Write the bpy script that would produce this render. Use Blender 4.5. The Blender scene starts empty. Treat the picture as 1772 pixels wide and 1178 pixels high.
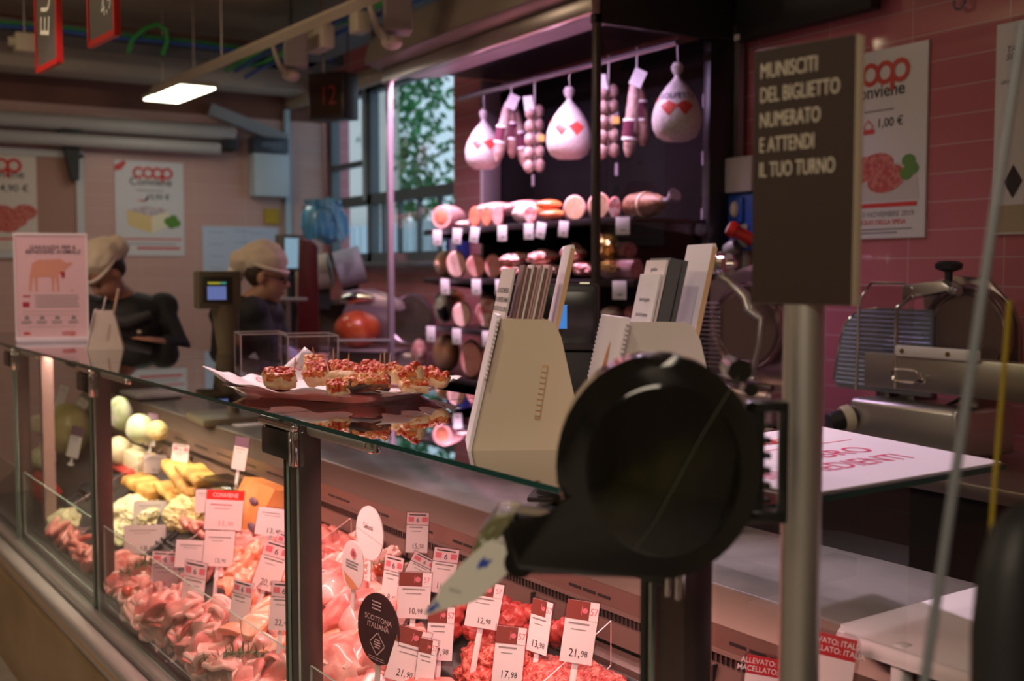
import bpy, bmesh, math, random
from mathutils import Vector, Matrix, noise
PI = math.pi
scene = bpy.context.scene
COL = scene.collection
R = math.radians
random.seed(7)

# ------------------------------------------------------------------ camera, world, lights, exposure
FPX = 1935.0
CAMH = 1.55
PSI = R(31.5)
PITCH = math.atan(119 / FPX)
cam_d = bpy.data.cameras.new('camera')
cam = bpy.data.objects.new('camera', cam_d)
COL.objects.link(cam)
cam.location = (0, 0, CAMH)
cam.rotation_euler = (PI / 2 - PITCH, 0, -PSI)
cam_d.sensor_width = 36
cam_d.lens = FPX / 1772 * 36
cam_d.clip_start = 0.02
cam_d.dof.use_dof = True
cam_d.dof.focus_distance = 2.25
cam_d.dof.aperture_fstop = 3.2
scene.camera = cam

world = bpy.data.worlds.new('World')
scene.world = world
world.use_nodes = True
_b = world.node_tree.nodes['Background']
_b.inputs[0].default_value = (0.62, 0.80, 1.0, 1)
_b.inputs[1].default_value = 1.1

scene.view_settings.view_transform = 'Standard'
scene.view_settings.look = 'None'
scene.view_settings.gamma = 1
scene.view_settings.exposure = 0.0
scene.view_settings.use_curve_mapping = False

KA = R(3.5)                      # the counter stands turned by 3.5 degrees to the room walls


def K(x, y, z=0.0):
    """a point given in the counter's own axes (y along it, x across it) -> world"""
    c, s = math.cos(KA), math.sin(KA)
    return Vector((c * x - s * y, s * x + c * y, z))


def area(name, loc, target, sx, sy, power, col, spread=180):
    d = bpy.data.lights.new(name, 'AREA')
    d.shape = 'RECTANGLE'
    d.size, d.size_y = sx, sy
    d.energy = power
    d.color = col
    d.spread = R(spread)
    o = bpy.data.objects.new(name, d)
    COL.objects.link(o)
    o.location = loc
    o.rotation_euler = (Vector(target) - Vector(loc)).to_track_quat('-Z', 'Y').to_euler()
    return o


def spot(name, loc, target, power, col, ang, blend=0.5, rad=0.05):
    d = bpy.data.lights.new(name, 'SPOT')
    d.energy = power
    d.color = col
    d.spot_size = R(ang)
    d.spot_blend = blend
    d.shadow_soft_size = rad
    o = bpy.data.objects.new(name, d)
    COL.objects.link(o)
    o.location = loc
    o.rotation_euler = (Vector(target) - Vector(loc)).to_track_quat('-Z', 'Y').to_euler()
    return o


PINK = (1.0, 0.66, 0.70)
MEATP = (1.0, 0.46, 0.44)
LILAC = (0.86, 0.56, 1.0)
WARM = (1.0, 0.82, 0.62)
# unseen panels added for ambient light on the customers' side, then the work area
area('shop_fill_light', (-1.2, -1.0, 3.1), (-0.5, -0.1, 0.0), 1.2, 1.2, 36, WARM, 125)
area('shop_fill_light', (-1.6, 3.6, 3.1), (-0.9, 3.6, 0), 1.2, 0.6, 22, WARM)
area('work_panel_light', (2.0, 6.9, 2.62), (2.0, 6.9, 0), 0.6, 0.3, 4.5, (1.0, 0.92, 0.84))
area('work_panel_light', (2.2, 1.2, 3.1), (2.5, 1.6, 0), 0.8, 0.6, 2.5, (1.0, 0.80, 0.70), 100)  # unseen panel, also added for ambient light
# point fills added out of view to brighten the ceiling
for _p, _e in ((K(-0.2, 4.8, 3.05), 26), (K(1.3, 5.0, 3.05), 4), (K(1.9, 3.2, 3.10), 2.5)):
    _d = bpy.data.lights.new('ceiling_fill_light', 'POINT')
    _d.energy = _e
    _d.color = (1.0, 0.78, 0.50)
    _d.shadow_soft_size = 0.08
    _o = bpy.data.objects.new('ceiling_fill_light', _d)
    COL.objects.link(_o)
    _o.location = _p
# pink tubes under the counter's glass top, one per bay
for _y, _l, _p in ((1.60, 1.0, 5.2), (2.95, 1.3, 8.0), (4.35, 1.0, 8.0)):
    area('case_tube_light', K(1.06, _y, 1.215), K(1.24, _y, 0.6), _l, 0.03, _p, MEATP if _y < 4 else (1.0, 0.74, 0.58), 125)
area('case_tube_light', K(1.36, 4.2, 1.10), K(1.28, 4.2, 0.7), 1.6, 0.03, 3.0, (1.0, 0.82, 0.52), 130)
# lilac tubes behind the valance of the wall cabinet
area('cabinet_tube_light', (2.67, 4.60, 2.60), (3.00, 4.60, 1.6), 1.8, 0.03, 20, LILAC, 130)
area('cabinet_tube_light', (2.655, 4.70, 2.595), (2.90, 4.70, 1.3), 1.7, 0.03, 22, (1.0, 0.62, 0.76), 100)
# ceiling spots over the counter
spot('counter_spot_light', K(1.45, 3.6, 3.0), K(1.2, 2.2, 1.25), 190, PINK, 38)
spot('counter_spot_light', K(1.9, 2.4, 3.0), K(1.30, 1.20, 1.25), 170, (1.0, 0.72, 0.92), 42)
spot('slicer_fill_spot', (2.0, 5.0, 2.95), (2.85, 6.3, 1.25), 30, (1.0, 0.72, 0.90), 34)  # spot added to brighten the slicer under the window
spot('counter_spot_light', K(0.5, 3.6, 3.0), K(1.15, 5.0, 1.35), 45, (1.0, 0.62, 0.66), 34)
spot('counter_spot_light', K(0.1, 1.0, 3.0), K(1.1, 1.7, 1.3), 26, (1.0, 0.80, 0.58), 36)


# ------------------------------------------------------------------ pixel helper: rays of the photograph cut with real planes
_F = Vector((math.sin(PSI) * math.cos(PITCH), math.cos(PSI) * math.cos(PITCH), -math.sin(PITCH)))
_R = Vector((math.cos(PSI), -math.sin(PSI), 0))
_U = _R.cross(_F)


def ray(px, py):
    return _F + _R * ((px - 886) / FPX) + _U * ((589 - py) / FPX)


def hit(px, py, ax, v):
    """where the line of sight meets the room plane axis = v"""
    d = ray(px, py)
    c = Vector((0, 0, CAMH))
    return c + d * ((v - c[ax]) / d[ax])


def hitk(px, py, ax, v):
    """the same in the counter's axes"""
    d = ray(px, py)
    c, s = math.cos(KA), math.sin(KA)
    d = Vector((c * d.x + s * d.y, -s * d.x + c * d.y, d.z))
    o = Vector((0, 0, CAMH))
    return o + d * ((v - o[ax]) / d[ax])


# ------------------------------------------------------------------ materials
_mats = {}


def M(name, col, rough=0.5, metal=0.0, spec=0.5, emit=None, es=1.0, col2=None, scale=12.0, detail=4.0, lo=0.4, hi=0.6,
      bump=0.0, bscale=None, coat=0.0, sss=0.0, stretch=None, trans=0.0, ior=1.45):
    if name in _mats:
        return _mats[name]
    m = bpy.data.materials.new(name)
    m.use_nodes = True
    nt = m.node_tree
    p = nt.nodes['Principled BSDF']
    p.inputs['Base Color'].default_value = (*col, 1)
    p.inputs['Roughness'].default_value = rough
    p.inputs['Metallic'].default_value = metal
    p.inputs['Specular IOR Level'].default_value = spec
    p.inputs['Coat Weight'].default_value = coat
    p.inputs['Coat Roughness'].default_value = 0.08
    if trans:
        p.inputs['Transmission Weight'].default_value = trans
        p.inputs['IOR'].default_value = ior
    if emit:
        p.inputs['Emission Color'].default_value = (*emit, 1)
        p.inputs['Emission Strength'].default_value = es
    if sss:
        p.inputs['Subsurface Weight'].default_value = sss
        p.inputs['Subsurface Radius'].default_value = (0.02, 0.008, 0.005)
    if col2 or bump:
        tc = nt.nodes.new('ShaderNodeTexCoord')
        src = tc.outputs['Object']
        if stretch:
            mp = nt.nodes.new('ShaderNodeMapping')
            mp.inputs['Scale'].default_value = stretch
            nt.links.new(src, mp.inputs[0])
            src = mp.outputs[0]
    if col2:
        n = nt.nodes.new('ShaderNodeTexNoise')
        n.inputs['Scale'].default_value = scale
        n.inputs['Detail'].default_value = detail
        nt.links.new(src, n.inputs['Vector'])
        r = nt.nodes.new('ShaderNodeValToRGB')
        r.color_ramp.elements[0].position = lo
        r.color_ramp.elements[1].position = hi
        r.color_ramp.elements[0].color = (*col, 1)
        r.color_ramp.elements[1].color = (*col2, 1)
        nt.links.new(n.outputs[0], r.inputs[0])
        nt.links.new(r.outputs[0], p.inputs['Base Color'])
    if bump:
        n2 = nt.nodes.new('ShaderNodeTexNoise')
        n2.inputs['Scale'].default_value = bscale or scale * 2
        n2.inputs['Detail'].default_value = 4
        nt.links.new(src, n2.inputs['Vector'])
        b = nt.nodes.new('ShaderNodeBump')
        b.inputs['Strength'].default_value = bump
        b.inputs['Distance'].default_value = 0.01
        nt.links.new(n2.outputs[0], b.inputs['Height'])
        nt.links.new(b.outputs[0], p.inputs['Normal'])
    _mats[name] = m
    return m


def glass(name, tint=(0.97, 0.99, 0.98), refl=1.0, rough=0.0, ior=1.5):
    """thin pane: see-through plus Fresnel mirror reflection"""
    if name in _mats:
        return _mats[name]
    m = bpy.data.materials.new(name)
    m.use_nodes = True
    nt = m.node_tree
    nt.nodes.clear()
    out = nt.nodes.new('ShaderNodeOutputMaterial')
    mix = nt.nodes.new('ShaderNodeMixShader')
    tr = nt.nodes.new('ShaderNodeBsdfTransparent')
    tr.inputs[0].default_value = (*tint, 1)
    gl = nt.nodes.new('ShaderNodeBsdfGlossy')
    gl.inputs['Roughness'].default_value = rough
    fr = nt.nodes.new('ShaderNodeFresnel')
    fr.inputs['IOR'].default_value = ior
    mul = nt.nodes.new('ShaderNodeMath')
    mul.operation = 'MULTIPLY'
    mul.use_clamp = True
    mul.inputs[1].default_value = refl
    geo = nt.nodes.new('ShaderNodeNewGeometry')        # a sheet reflects once, on the side the light comes from
    inv = nt.nodes.new('ShaderNodeMath')
    inv.operation = 'SUBTRACT'
    inv.inputs[0].default_value = 1.0
    nt.links.new(geo.outputs['Backfacing'], inv.inputs[1])
    m2 = nt.nodes.new('ShaderNodeMath')
    m2.operation = 'MULTIPLY'
    nt.links.new(fr.outputs[0], m2.inputs[0])
    nt.links.new(inv.outputs[0], m2.inputs[1])
    nt.links.new(m2.outputs[0], mul.inputs[0])
    nt.links.new(mul.outputs[0], mix.inputs[0])
    nt.links.new(tr.outputs[0], mix.inputs[1])
    nt.links.new(gl.outputs[0], mix.inputs[2])
    nt.links.new(mix.outputs[0], out.inputs[0])
    _mats[name] = m
    return m


def tile_mat(name, c1, c2, grout, w, h, ax, rough=0.12):
    """straight-laid glazed wall tiles, w x h metres; ax: which object axis runs along the wall"""
    if name in _mats:
        return _mats[name]
    m = bpy.data.materials.new(name)
    m.use_nodes = True
    nt = m.node_tree
    p = nt.nodes['Principled BSDF']
    p.inputs['Roughness'].default_value = rough
    tc = nt.nodes.new('ShaderNodeTexCoord')
    sep = nt.nodes.new('ShaderNodeSeparateXYZ')
    com = nt.nodes.new('ShaderNodeCombineXYZ')
    nt.links.new(tc.outputs['Object'], sep.inputs[0])
    nt.links.new(sep.outputs[ax], com.inputs[0])
    nt.links.new(sep.outputs[2], com.inputs[1])
    br = nt.nodes.new('ShaderNodeTexBrick')
    br.offset = 0.0
    br.squash = 1.0
    br.inputs['Scale'].default_value = 1.0
    br.inputs['Brick Width'].default_value = w
    br.inputs['Row Height'].default_value = h
    br.inputs['Mortar Size'].default_value = 0.0022
    br.inputs['Mortar Smooth'].default_value = 0.2
    br.inputs['Bias'].default_value = 0.0
    br.inputs['Color1'].default_value = (*c1, 1)
    br.inputs['Color2'].default_value = (*c2, 1)
    br.inputs['Mortar'].default_value = (*grout, 1)
    nt.links.new(com.outputs[0], br.inputs['Vector'])
    nt.links.new(br.outputs['Color'], p.inputs['Base Color'])
    bp = nt.nodes.new('ShaderNodeBump')
    bp.inputs['Strength'].default_value = 0.5
    bp.inputs['Distance'].default_value = 0.002
    bp.invert = True
    nt.links.new(br.outputs['Fac'], bp.inputs['Height'])
    nt.links.new(bp.outputs[0], p.inputs['Normal'])
    _mats[name] = m
    return m


steel = M('brushed_steel', (0.52, 0.50, 0.48), 0.32, 1.0, bump=0.05, bscale=60, stretch=(1, 12, 1))
steel_d = M('dark_steel', (0.20, 0.17, 0.17), 0.35, 1.0)
chrome = M('chrome', (0.80, 0.78, 0.76), 0.10, 1.0)
alu = M('satin_aluminium', (0.62, 0.60, 0.56), 0.42, 0.9)
cast_alu = M('cast_aluminium', (0.55, 0.54, 0.52), 0.30, 0.85)
blk = M('black_plastic', (0.012, 0.012, 0.012), 0.22, 0, 0.5)
blk_m = M('black_matt_plastic', (0.015, 0.015, 0.016), 0.55)
blk_g = M('black_gloss_plastic', (0.006, 0.006, 0.005), 0.10, 0, 0.5, coat=0.4)
white = M('white_paper', (0.82, 0.80, 0.79), 0.6)
white_p = M('white_plastic', (0.80, 0.79, 0.77), 0.35)
ink = M('black_ink', (0.02, 0.02, 0.025), 0.6)
grey_ink = M('grey_ink', (0.25, 0.24, 0.24), 0.6)
red_ink = M('red_ink', (0.62, 0.03, 0.03), 0.5)
red_b = M('red_card', (0.50, 0.03, 0.04), 0.45)
wine = M('wine_red_card', (0.26, 0.05, 0.05), 0.4)
gl = glass('clear_glass')
gl_top = glass('counter_top_glass', (0.70, 0.75, 0.73), 2.4)
gl_edge = M('green_glass_edge', (0.006, 0.055, 0.05), 0.08, 0, 0.6)
gl_edge_l = M('pale_green_glass_edge', (0.30, 0.42, 0.34), 0.15, 0, 0.6)
acryl = glass('clear_acrylic', (0.90, 0.88, 0.92), 1.0)
acryl_e = M('acrylic_edge', (0.62, 0.56, 0.66), 0.15)


# ------------------------------------------------------------------ mesh builder
class MB:
    def __init__(self):
        self.bm = bmesh.new()
        self.mi = 0

    def m(self, i):
        self.mi = i
        return self

    def _fin(self, geom_faces):
        for f in geom_faces:
            f.material_index = self.mi
            f.smooth = True

    def box(self, c, s, rot=None, bev=0.0, seg=2):
        r = bmesh.ops.create_cube(self.bm, size=1.0)
        vs = r['verts']
        mat = Matrix.Translation(c) @ (rot.to_4x4() if rot is not None else Matrix()) @ Matrix.Diagonal((s[0], s[1], s[2], 1))
        bmesh.ops.transform(self.bm, matrix=mat, verts=vs)
        fs = {f for v in vs for f in v.link_faces}
        self._fin(fs)
        if bev:
            es = {e for v in vs for e in v.link_edges}
            r = bmesh.ops.bevel(self.bm, geom=list(es), offset=bev, segments=seg, affect='EDGES', profile=0.5)
            self._fin(r['faces'])
        return self

    def cyl(self, p0, p1, r0, r1=None, n=20):
        return self.tube([p0, p1], [r0, r0 if r1 is None else r1], n)

    def tube(self, pts, r, n=12, cap=True, closed=False):
        pts = [Vector(p) for p in pts]
        N = len(pts)
        rr = r if isinstance(r, (list, tuple)) else [r] * N
        rings = []
        t0 = (pts[1] - pts[0]).normalized()
        up = Vector((0, 0, 1)) if abs(t0.z) < 0.95 else Vector((1, 0, 0))
        nx = t0.cross(up).normalized()
        for i in range(N):
            if closed:
                t = (pts[(i + 1) % N] - pts[i - 1]).normalized()
            elif i == 0:
                t = t0
            elif i == N - 1:
                t = (pts[-1] - pts[-2]).normalized()
            else:
                t = ((pts[i + 1] - pts[i]).normalized() + (pts[i] - pts[i - 1]).normalized())
                t = t.normalized() if t.length > 1e-6 else (pts[i + 1] - pts[i]).normalized()
            nx = (nx - t * nx.dot(t))
            nx = nx.normalized() if nx.length > 1e-6 else t.orthogonal().normalized()
            ny = t.cross(nx)
            rings.append([self.bm.verts.new(pts[i] + (nx * math.cos(a) + ny * math.sin(a)) * rr[i])
                          for a in [2 * PI * k / n for k in range(n)]])
        fs = []
        rng = range(N) if closed else range(N - 1)
        for i in rng:
            a, b = rings[i], rings[(i + 1) % N]
            for k in range(n):
                fs.append(self.bm.faces.new((a[k], a[(k + 1) % n], b[(k + 1) % n], b[k])))
        if cap and not closed:
            fs.append(self.bm.faces.new(list(reversed(rings[0]))))
            fs.append(self.bm.faces.new(rings[-1]))
        self._fin(fs)
        return self

    def lathe(self, prof, mat=None, n=28, sx=1.0, sy=1.0):
        """profile of (radius, z) turned round local z"""
        mat = mat or Matrix()
        rings = []
        for (r, z) in prof:
            if r < 1e-6:
                rings.append([self.bm.verts.new(mat @ Vector((0, 0, z)))])
            else:
                rings.append([self.bm.verts.new(mat @ Vector((r * sx * math.cos(2 * PI * k / n), r * sy * math.sin(2 * PI * k / n), z)))
                              for k in range(n)])
        fs = []
        for a, b in zip(rings, rings[1:]):
            for k in range(n):
                k2 = (k + 1) % n
                if len(a) == 1 and len(b) == 1:
                    continue
                if len(a) == 1:
                    fs.append(self.bm.faces.new((a[0], b[k2], b[k])))
                elif len(b) == 1:
                    fs.append(self.bm.faces.new((a[k], a[k2], b[0])))
                else:
                    fs.append(self.bm.faces.new((a[k], a[k2], b[k2], b[k])))
        self._fin(fs)
        return self

    def prism(self, pts, d, mat=None, bev=0.0):
        """2-D outline in local x,z pushed d along local y"""
        mat = mat or Matrix()
        a = [self.bm.verts.new(mat @ Vector((x, 0, z))) for x, z in pts]
        b = [self.bm.verts.new(mat @ Vector((x, d, z))) for x, z in pts]
        n = len(pts)
        fs = [self.bm.faces.new(a), self.bm.faces.new(list(reversed(b)))]
        for k in range(n):
            fs.append(self.bm.faces.new((a[k], b[k], b[(k + 1) % n], a[(k + 1) % n])))
        self._fin(fs)
        if bev:
            es = [e for e in (set(fs[0].edges) | set(fs[1].edges))]
            r = bmesh.ops.bevel(self.bm, geom=es, offset=bev, segments=2, affect='EDGES', profile=0.5)
            self._fin(r['faces'])
        return self

    def flat(self, pts, mat=None):
        mat = mat or Matrix()
        f = self.bm.faces.new([self.bm.verts.new(mat @ Vector((x, 0, z))) for x, z in pts])
        self._fin([f])
        return self

    def blob(self, c, rad, amp=0.15, freq=3.0, seed=0.0, sub=3, rot=None, squash=None, oct2=0.0):
        r = bmesh.ops.create_icosphere(self.bm, subdivisions=sub, radius=1.0)
        rm = rot.to_4x4() if rot is not None else Matrix()
        sv = Vector((seed * 7.13, seed * 3.7, seed * 1.9))
        for v in r['verts']:
            d = v.co.normalized()
            k = 1 + amp * noise.noise(d * freq + sv)
            if oct2:
                k += oct2 * noise.noise(d * freq * 4 + sv)
            p = Vector((d.x * rad[0], d.y * rad[1], d.z * rad[2])) * k
            if squash is not None and p.z < squash:
                p.z = squash + (p.z - squash) * 0.15
            v.co = Vector(c) + (rm @ p)
        self._fin({f for v in r['verts'] for f in v.link_faces})
        return self

    def surf(self, fn, nu, nv, closed_u=False, closed_v=False):
        g = [[self.bm.verts.new(fn(i / nu, j / nv)) for j in range(nv + (0 if closed_v else 1))] for i in range(nu + (0 if closed_u else 1))]
        fs = []
        for i in range(nu):
            for j in range(nv):
                i2 = (i + 1) % len(g)
                j2 = (j + 1) % len(g[0])
                fs.append(self.bm.faces.new((g[i][j], g[i2][j], g[i2][j2], g[i][j2])))
        self._fin(fs)
        return self

    def mesh(self, name, ang=38):
        bmesh.ops.recalc_face_normals(self.bm, faces=self.bm.faces)
        me = bpy.data.meshes.new(name)
        self.bm.to_mesh(me)
        self.bm.free()
        me.set_sharp_from_angle(angle=R(ang))
        return me

    def build(self, name, mats, parent=None, loc=None, rot=None, ang=38):
        me = self.mesh(name, ang)
        for mm in (mats if isinstance(mats, (list, tuple)) else [mats]):
            me.materials.append(mm)
        o = bpy.data.objects.new(name, me)
        COL.objects.link(o)
        if parent is not None:
            o.parent = parent
        if loc is not None:
            o.location = loc
        if rot is not None:
            o.rotation_euler = rot
        return o


def tag(o, label, cat, group=None):
    o['label'] = label
    o['category'] = cat
    if group:
        o['group'] = group
    return o


def thing(name, label, cat, loc=(0, 0, 0), rz=0.0, group=None, rot=None):
    o = bpy.data.objects.new(name, None)
    o.empty_display_size = 0.05
    COL.objects.link(o)
    o.location = loc
    o.rotation_euler = rot if rot is not None else (0, 0, rz)
    return tag(o, label, cat, group)


def struct(o):
    o['kind'] = 'structure'
    return o


def dup(root, loc=None, rot=None, label=None, group=None, scale=None):
    r = root.copy()
    COL.objects.link(r)
    for ch in root.children:
        c = ch.copy()
        COL.objects.link(c)
        c.parent = r
        for g in ch.children:
            d = g.copy()
            COL.objects.link(d)
            d.parent = c
    if loc is not None:
        r.location = loc
    if rot is not None:
        r.rotation_euler = rot
    if scale is not None:
        r.scale = scale
    if label:
        r['label'] = label
    if group:
        r['group'] = group
    return r


def TX(x, y, z):
    """matrix that stands text up in the local x-z plane facing -y"""
    return Matrix.Translation((x, y, z)) @ Matrix.Rotation(PI / 2, 4, 'X')


def text_into(mb, s, size, mat, bold=0.0, align='CENTER', shear=0.0, squeeze=1.0, depth=0.0, spacing=1.0):
    """letters as mesh faces, added to a builder"""
    c = bpy.data.curves.new('txt', 'FONT')
    c.body = s
    c.size = size
    c.align_x = align
    c.offset = min(bold, 0.008) * size
    c.shear = shear
    c.extrude = depth
    c.space_line = spacing
    c.resolution_u = 3
    o = bpy.data.objects.new('txt', c)
    COL.objects.link(o)
    dg = bpy.context.evaluated_depsgraph_get()
    me = bpy.data.meshes.new_from_object(o.evaluated_get(dg))
    bpy.data.objects.remove(o)
    bpy.data.curves.remove(c)
    mm = mat @ Matrix.Diagonal((squeeze, 1, 1, 1))
    me.transform(mm)
    for p in me.polygons:
        p.material_index = mb.mi
    mb.bm.from_mesh(me)
    bpy.data.meshes.remove(me)
    return mb


def lettering(parent, s, size, mat, m, name='lettering', **kw):
    mb = MB()
    text_into(mb, s, size, mat, **kw)
    return mb.build(name, m, parent)


def ring2d(cx, cz, ro, ri, a0=0.0, a1=360.0, n=28):
    full = abs(a1 - a0) >= 359.9
    out = [(cx + ro * math.cos(R(a0 + (a1 - a0) * k / n)), cz + ro * math.sin(R(a0 + (a1 - a0) * k / n))) for k in range(n + 1)]
    inn = [(cx + ri * math.cos(R(a0 + (a1 - a0) * k / n)), cz + ri * math.sin(R(a0 + (a1 - a0) * k / n))) for k in range(n + 1)]
    return out, inn


def ring_into(mb, mat, cx, cz, ro, ri, a0=0.0, a1=360.0, n=28):
    out, inn = ring2d(cx, cz, ro, ri, a0, a1, n)
    for k in range(n):
        mb.flat([out[k], out[k + 1], inn[k + 1], inn[k]], mat)


def link_logo(mb, mat, s):
    """the four linked round letters c o o p, each s tall, drawn round the origin"""
    ro, ri, st = 0.5 * s, 0.29 * s, 0.79 * s
    ring_into(mb, mat, -1.5 * st, 0, ro, ri, 42, 318)
    ring_into(mb, mat @ T(0, -0.0004, 0), -0.5 * st, 0, ro, ri)
    ring_into(mb, mat @ T(0, -0.0008, 0), 0.5 * st, 0, ro, ri)
    ring_into(mb, mat @ T(0, -0.0012, 0), 1.5 * st, 0, ro, ri, -140, 218)
    x = 1.5 * st - ro
    mb.flat([(x, 0), (x + 0.21 * s, 0), (x + 0.21 * s, -0.78 * s), (x, -0.78 * s)], mat @ T(0, -0.0016, 0))


def bars(mb, mat, x0, x1, z0, n, step, h, seed=1, ragged=0.25):
    """lines of print too small to read"""
    rr = random.Random(seed)
    for k in range(n):
        xe = x1 - (x1 - x0) * ragged * rr.random()
        z = z0 - k * step
        mb.flat([(x0, z), (xe, z), (xe, z + h), (x0, z + h)], mat)


def rrect(w, h, r, n=5, cx=0.0, cz=0.0):
    p = []
    for (sx, sz, a) in ((1, 1, 0), (-1, 1, 90), (-1, -1, 180), (1, -1, 270)):
        for k in range(n + 1):
            t = R(a + 90 * k / n)
            p.append((cx + sx * (w / 2 - r) + r * math.cos(t), cz + sz * (h / 2 - r) + r * math.sin(t)))
    return p


def T(x=0, y=0, z=0):
    return Matrix.Translation((x, y, z))

# ------------------------------------------------------------------ the room
XW, YF = 3.40, 8.40                                   # tiled long wall, far wall
WY0, WY1, WZ0, WZ1 = 6.25, 8.36, 1.62, 2.92           # window hole in the long wall
tile_w = tile_mat('pink_wall_tiles', (0.47, 0.155, 0.185), (0.50, 0.17, 0.205), (0.56, 0.38, 0.38), 0.394, 0.1, 1, 0.07)
tile_f = tile_mat('salmon_wall_tiles', (0.56, 0.36, 0.32), (0.58, 0.38, 0.34), (0.60, 0.45, 0.42), 0.394, 0.1, 0, 0.25)
plaster = M('brown_plaster', (0.17, 0.075, 0.055), 0.8, col2=(0.21, 0.095, 0.07), scale=2)
ceil_m = M('beige_ceiling_paint', (0.60, 0.51, 0.39), 0.85, col2=(0.64, 0.55, 0.43), scale=1.5)
floor_m = M('grey_stone_floor', (0.28, 0.25, 0.23), 0.35, col2=(0.34, 0.31, 0.28), scale=4)
paint = M('cream_wall_paint', (0.60, 0.54, 0.46), 0.8)
ZC = 3.30

b = MB()
b.box((XW + 0.1, (WY0 - 3.2) / 2 - 0.0, ZC / 2), (0.2, WY0 + 3.2, ZC))
b.box((XW + 0.1, (WY0 + WY1) / 2, WZ0 / 2), (0.2, WY1 - WY0, WZ0))
b.box((XW + 0.1, (WY0 + WY1) / 2, (WZ1 + ZC) / 2), (0.2, WY1 - WY0, ZC - WZ1))
b.box((XW + 0.1, (WY1 + YF + 0.2) / 2, ZC / 2), (0.2, YF + 0.2 - WY1, ZC))
struct(b.build('wall_back', tile_w))
b = MB()
b.box((-0.2, YF + 0.1, 1.36), (7.2, 0.2, 2.72))
b.m(1).box((-0.2, YF + 0.1, (2.72 + ZC) / 2), (7.2, 0.2, ZC - 2.72))
struct(b.build('wall_far', [tile_f, plaster]))
struct(MB().box((-3.7, 2.6, ZC / 2), (0.2, 11.8, ZC)).build('wall_side', paint))
struct(MB().box((-0.1, -3.1, ZC / 2), (7.0, 0.2, ZC)).build('wall_near', paint))
struct(MB().box((-0.1, 2.7, -0.05), (7.4, 11.8, 0.1)).build('floor', floor_m))
struct(MB().box((-0.1, 2.7, ZC + 0.05), (7.4, 11.8, 0.1)).build('ceiling', ceil_m))

# window in the long wall: two casements, a mid rail and a cross bar
frm = M('blue_grey_window_frame', (0.10, 0.13, 0.15), 0.4)
frm_l = M('pale_blue_window_post', (0.42, 0.58, 0.66), 0.4)
w1 = struct(bpy.data.objects.new('window_1', None))
COL.objects.link(w1)
w1.location = (XW, 0, 0)
f = MB()
X0 = 0.06
for y in (WY0, 7.60, WY1 - 0.02):
    f.box((X0, y, (WZ0 + WZ1) / 2), (0.07, 0.07, WZ1 - WZ0))
for z in (WZ0 + 0.03, 2.08, WZ1 - 0.03):
    f.box((X0, (WY0 + WY1) / 2, z), (0.07, WY1 - WY0, 0.075))
f.box((X0, 8.0, 2.36), (0.05, 0.75, 0.04))
for y in (6.55, 6.85, 7.15, 7.42):
    f.box((X0, y, 1.86), (0.03, 0.03, 0.42))
f.build('window_frame', frm, w1)
MB().box((X0 - 0.03, 7.66, 2.5), (0.04, 0.05, 0.84)).build('casement_post', frm_l, w1)
MB().box((X0, (WY0 + WY1) / 2, (WZ0 + WZ1) / 2), (0.006, WY1 - WY0, WZ1 - WZ0)).build('glass_pane', gl, w1)
MB().box((-0.06, (WY0 + WY1) / 2, WZ0 - 0.02), (0.16, WY1 - WY0 + 0.06, 0.03), bev=0.006).build('window_sill', frm, w1)

# the yard outside
struct(MB().box((6.2, 10.0, -0.05), (5.4, 12.0, 0.1)).build('courtyard_ground', M('yard_concrete', (0.30, 0.30, 0.29), 0.9)))
cream = M('cream_render', (0.78, 0.74, 0.66), 0.8)
c0 = hit(604, 200, 0, 4.45)
c1 = hit(641, 200, 0, 4.45)
o = MB().box((4.6, (c0.y + c1.y) / 2, 1.9), (0.3, abs(c1.y - c0.y), 3.8)).build('gate_post', cream)
tag(o, 'tall cream rendered post outside the window', 'post')
o = MB()
for k in range(16):
    o.box((4.3, 8.2 + 0.16 * k, 0.99), (0.02, 0.11, 1.98))
for z in (0.4, 1.6):
    o.box((4.33, 9.4, z), (0.03, 2.6, 0.08))
tag(o.build('garden_fence', M('pale_blue_fence', (0.55, 0.70, 0.75), 0.6)), 'pale slatted fence outside below the window', 'fence')
lf = MB()
rr = random.Random(3)
for k in range(5200):
    c = Vector((5.0 + rr.gauss(0, 0.20), 9.6 + rr.random() * 2.1, 0.9 + rr.random() * 3.0))
    a = Vector((rr.gauss(0, 1), rr.gauss(0, 1), rr.gauss(0, 1))).normalized()
    u = a.orthogonal().normalized() * 0.05
    v = a.cross(u).normalized() * 0.028
    lf._fin([lf.bm.faces.new([lf.bm.verts.new(c + u), lf.bm.verts.new(c + v), lf.bm.verts.new(c - u), lf.bm.verts.new(c - v)])])
leaf = M('green_leaves', (0.02, 0.13, 0.035), 0.6, col2=(0.06, 0.30, 0.09), scale=3)
bush = lf.build('climbing_shrub', leaf)
tag(bush, 'green leafy shrub growing outside the window', 'shrub')
MB().tube([(5.0, 10.6, 0), (5.05, 10.5, 1.2), (4.98, 10.7, 2.6), (5.02, 10.6, 3.7)], [0.05, 0.04, 0.03, 0.015], 8).build('stem', M('bark', (0.10, 0.07, 0.05), 0.9), bush)

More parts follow.
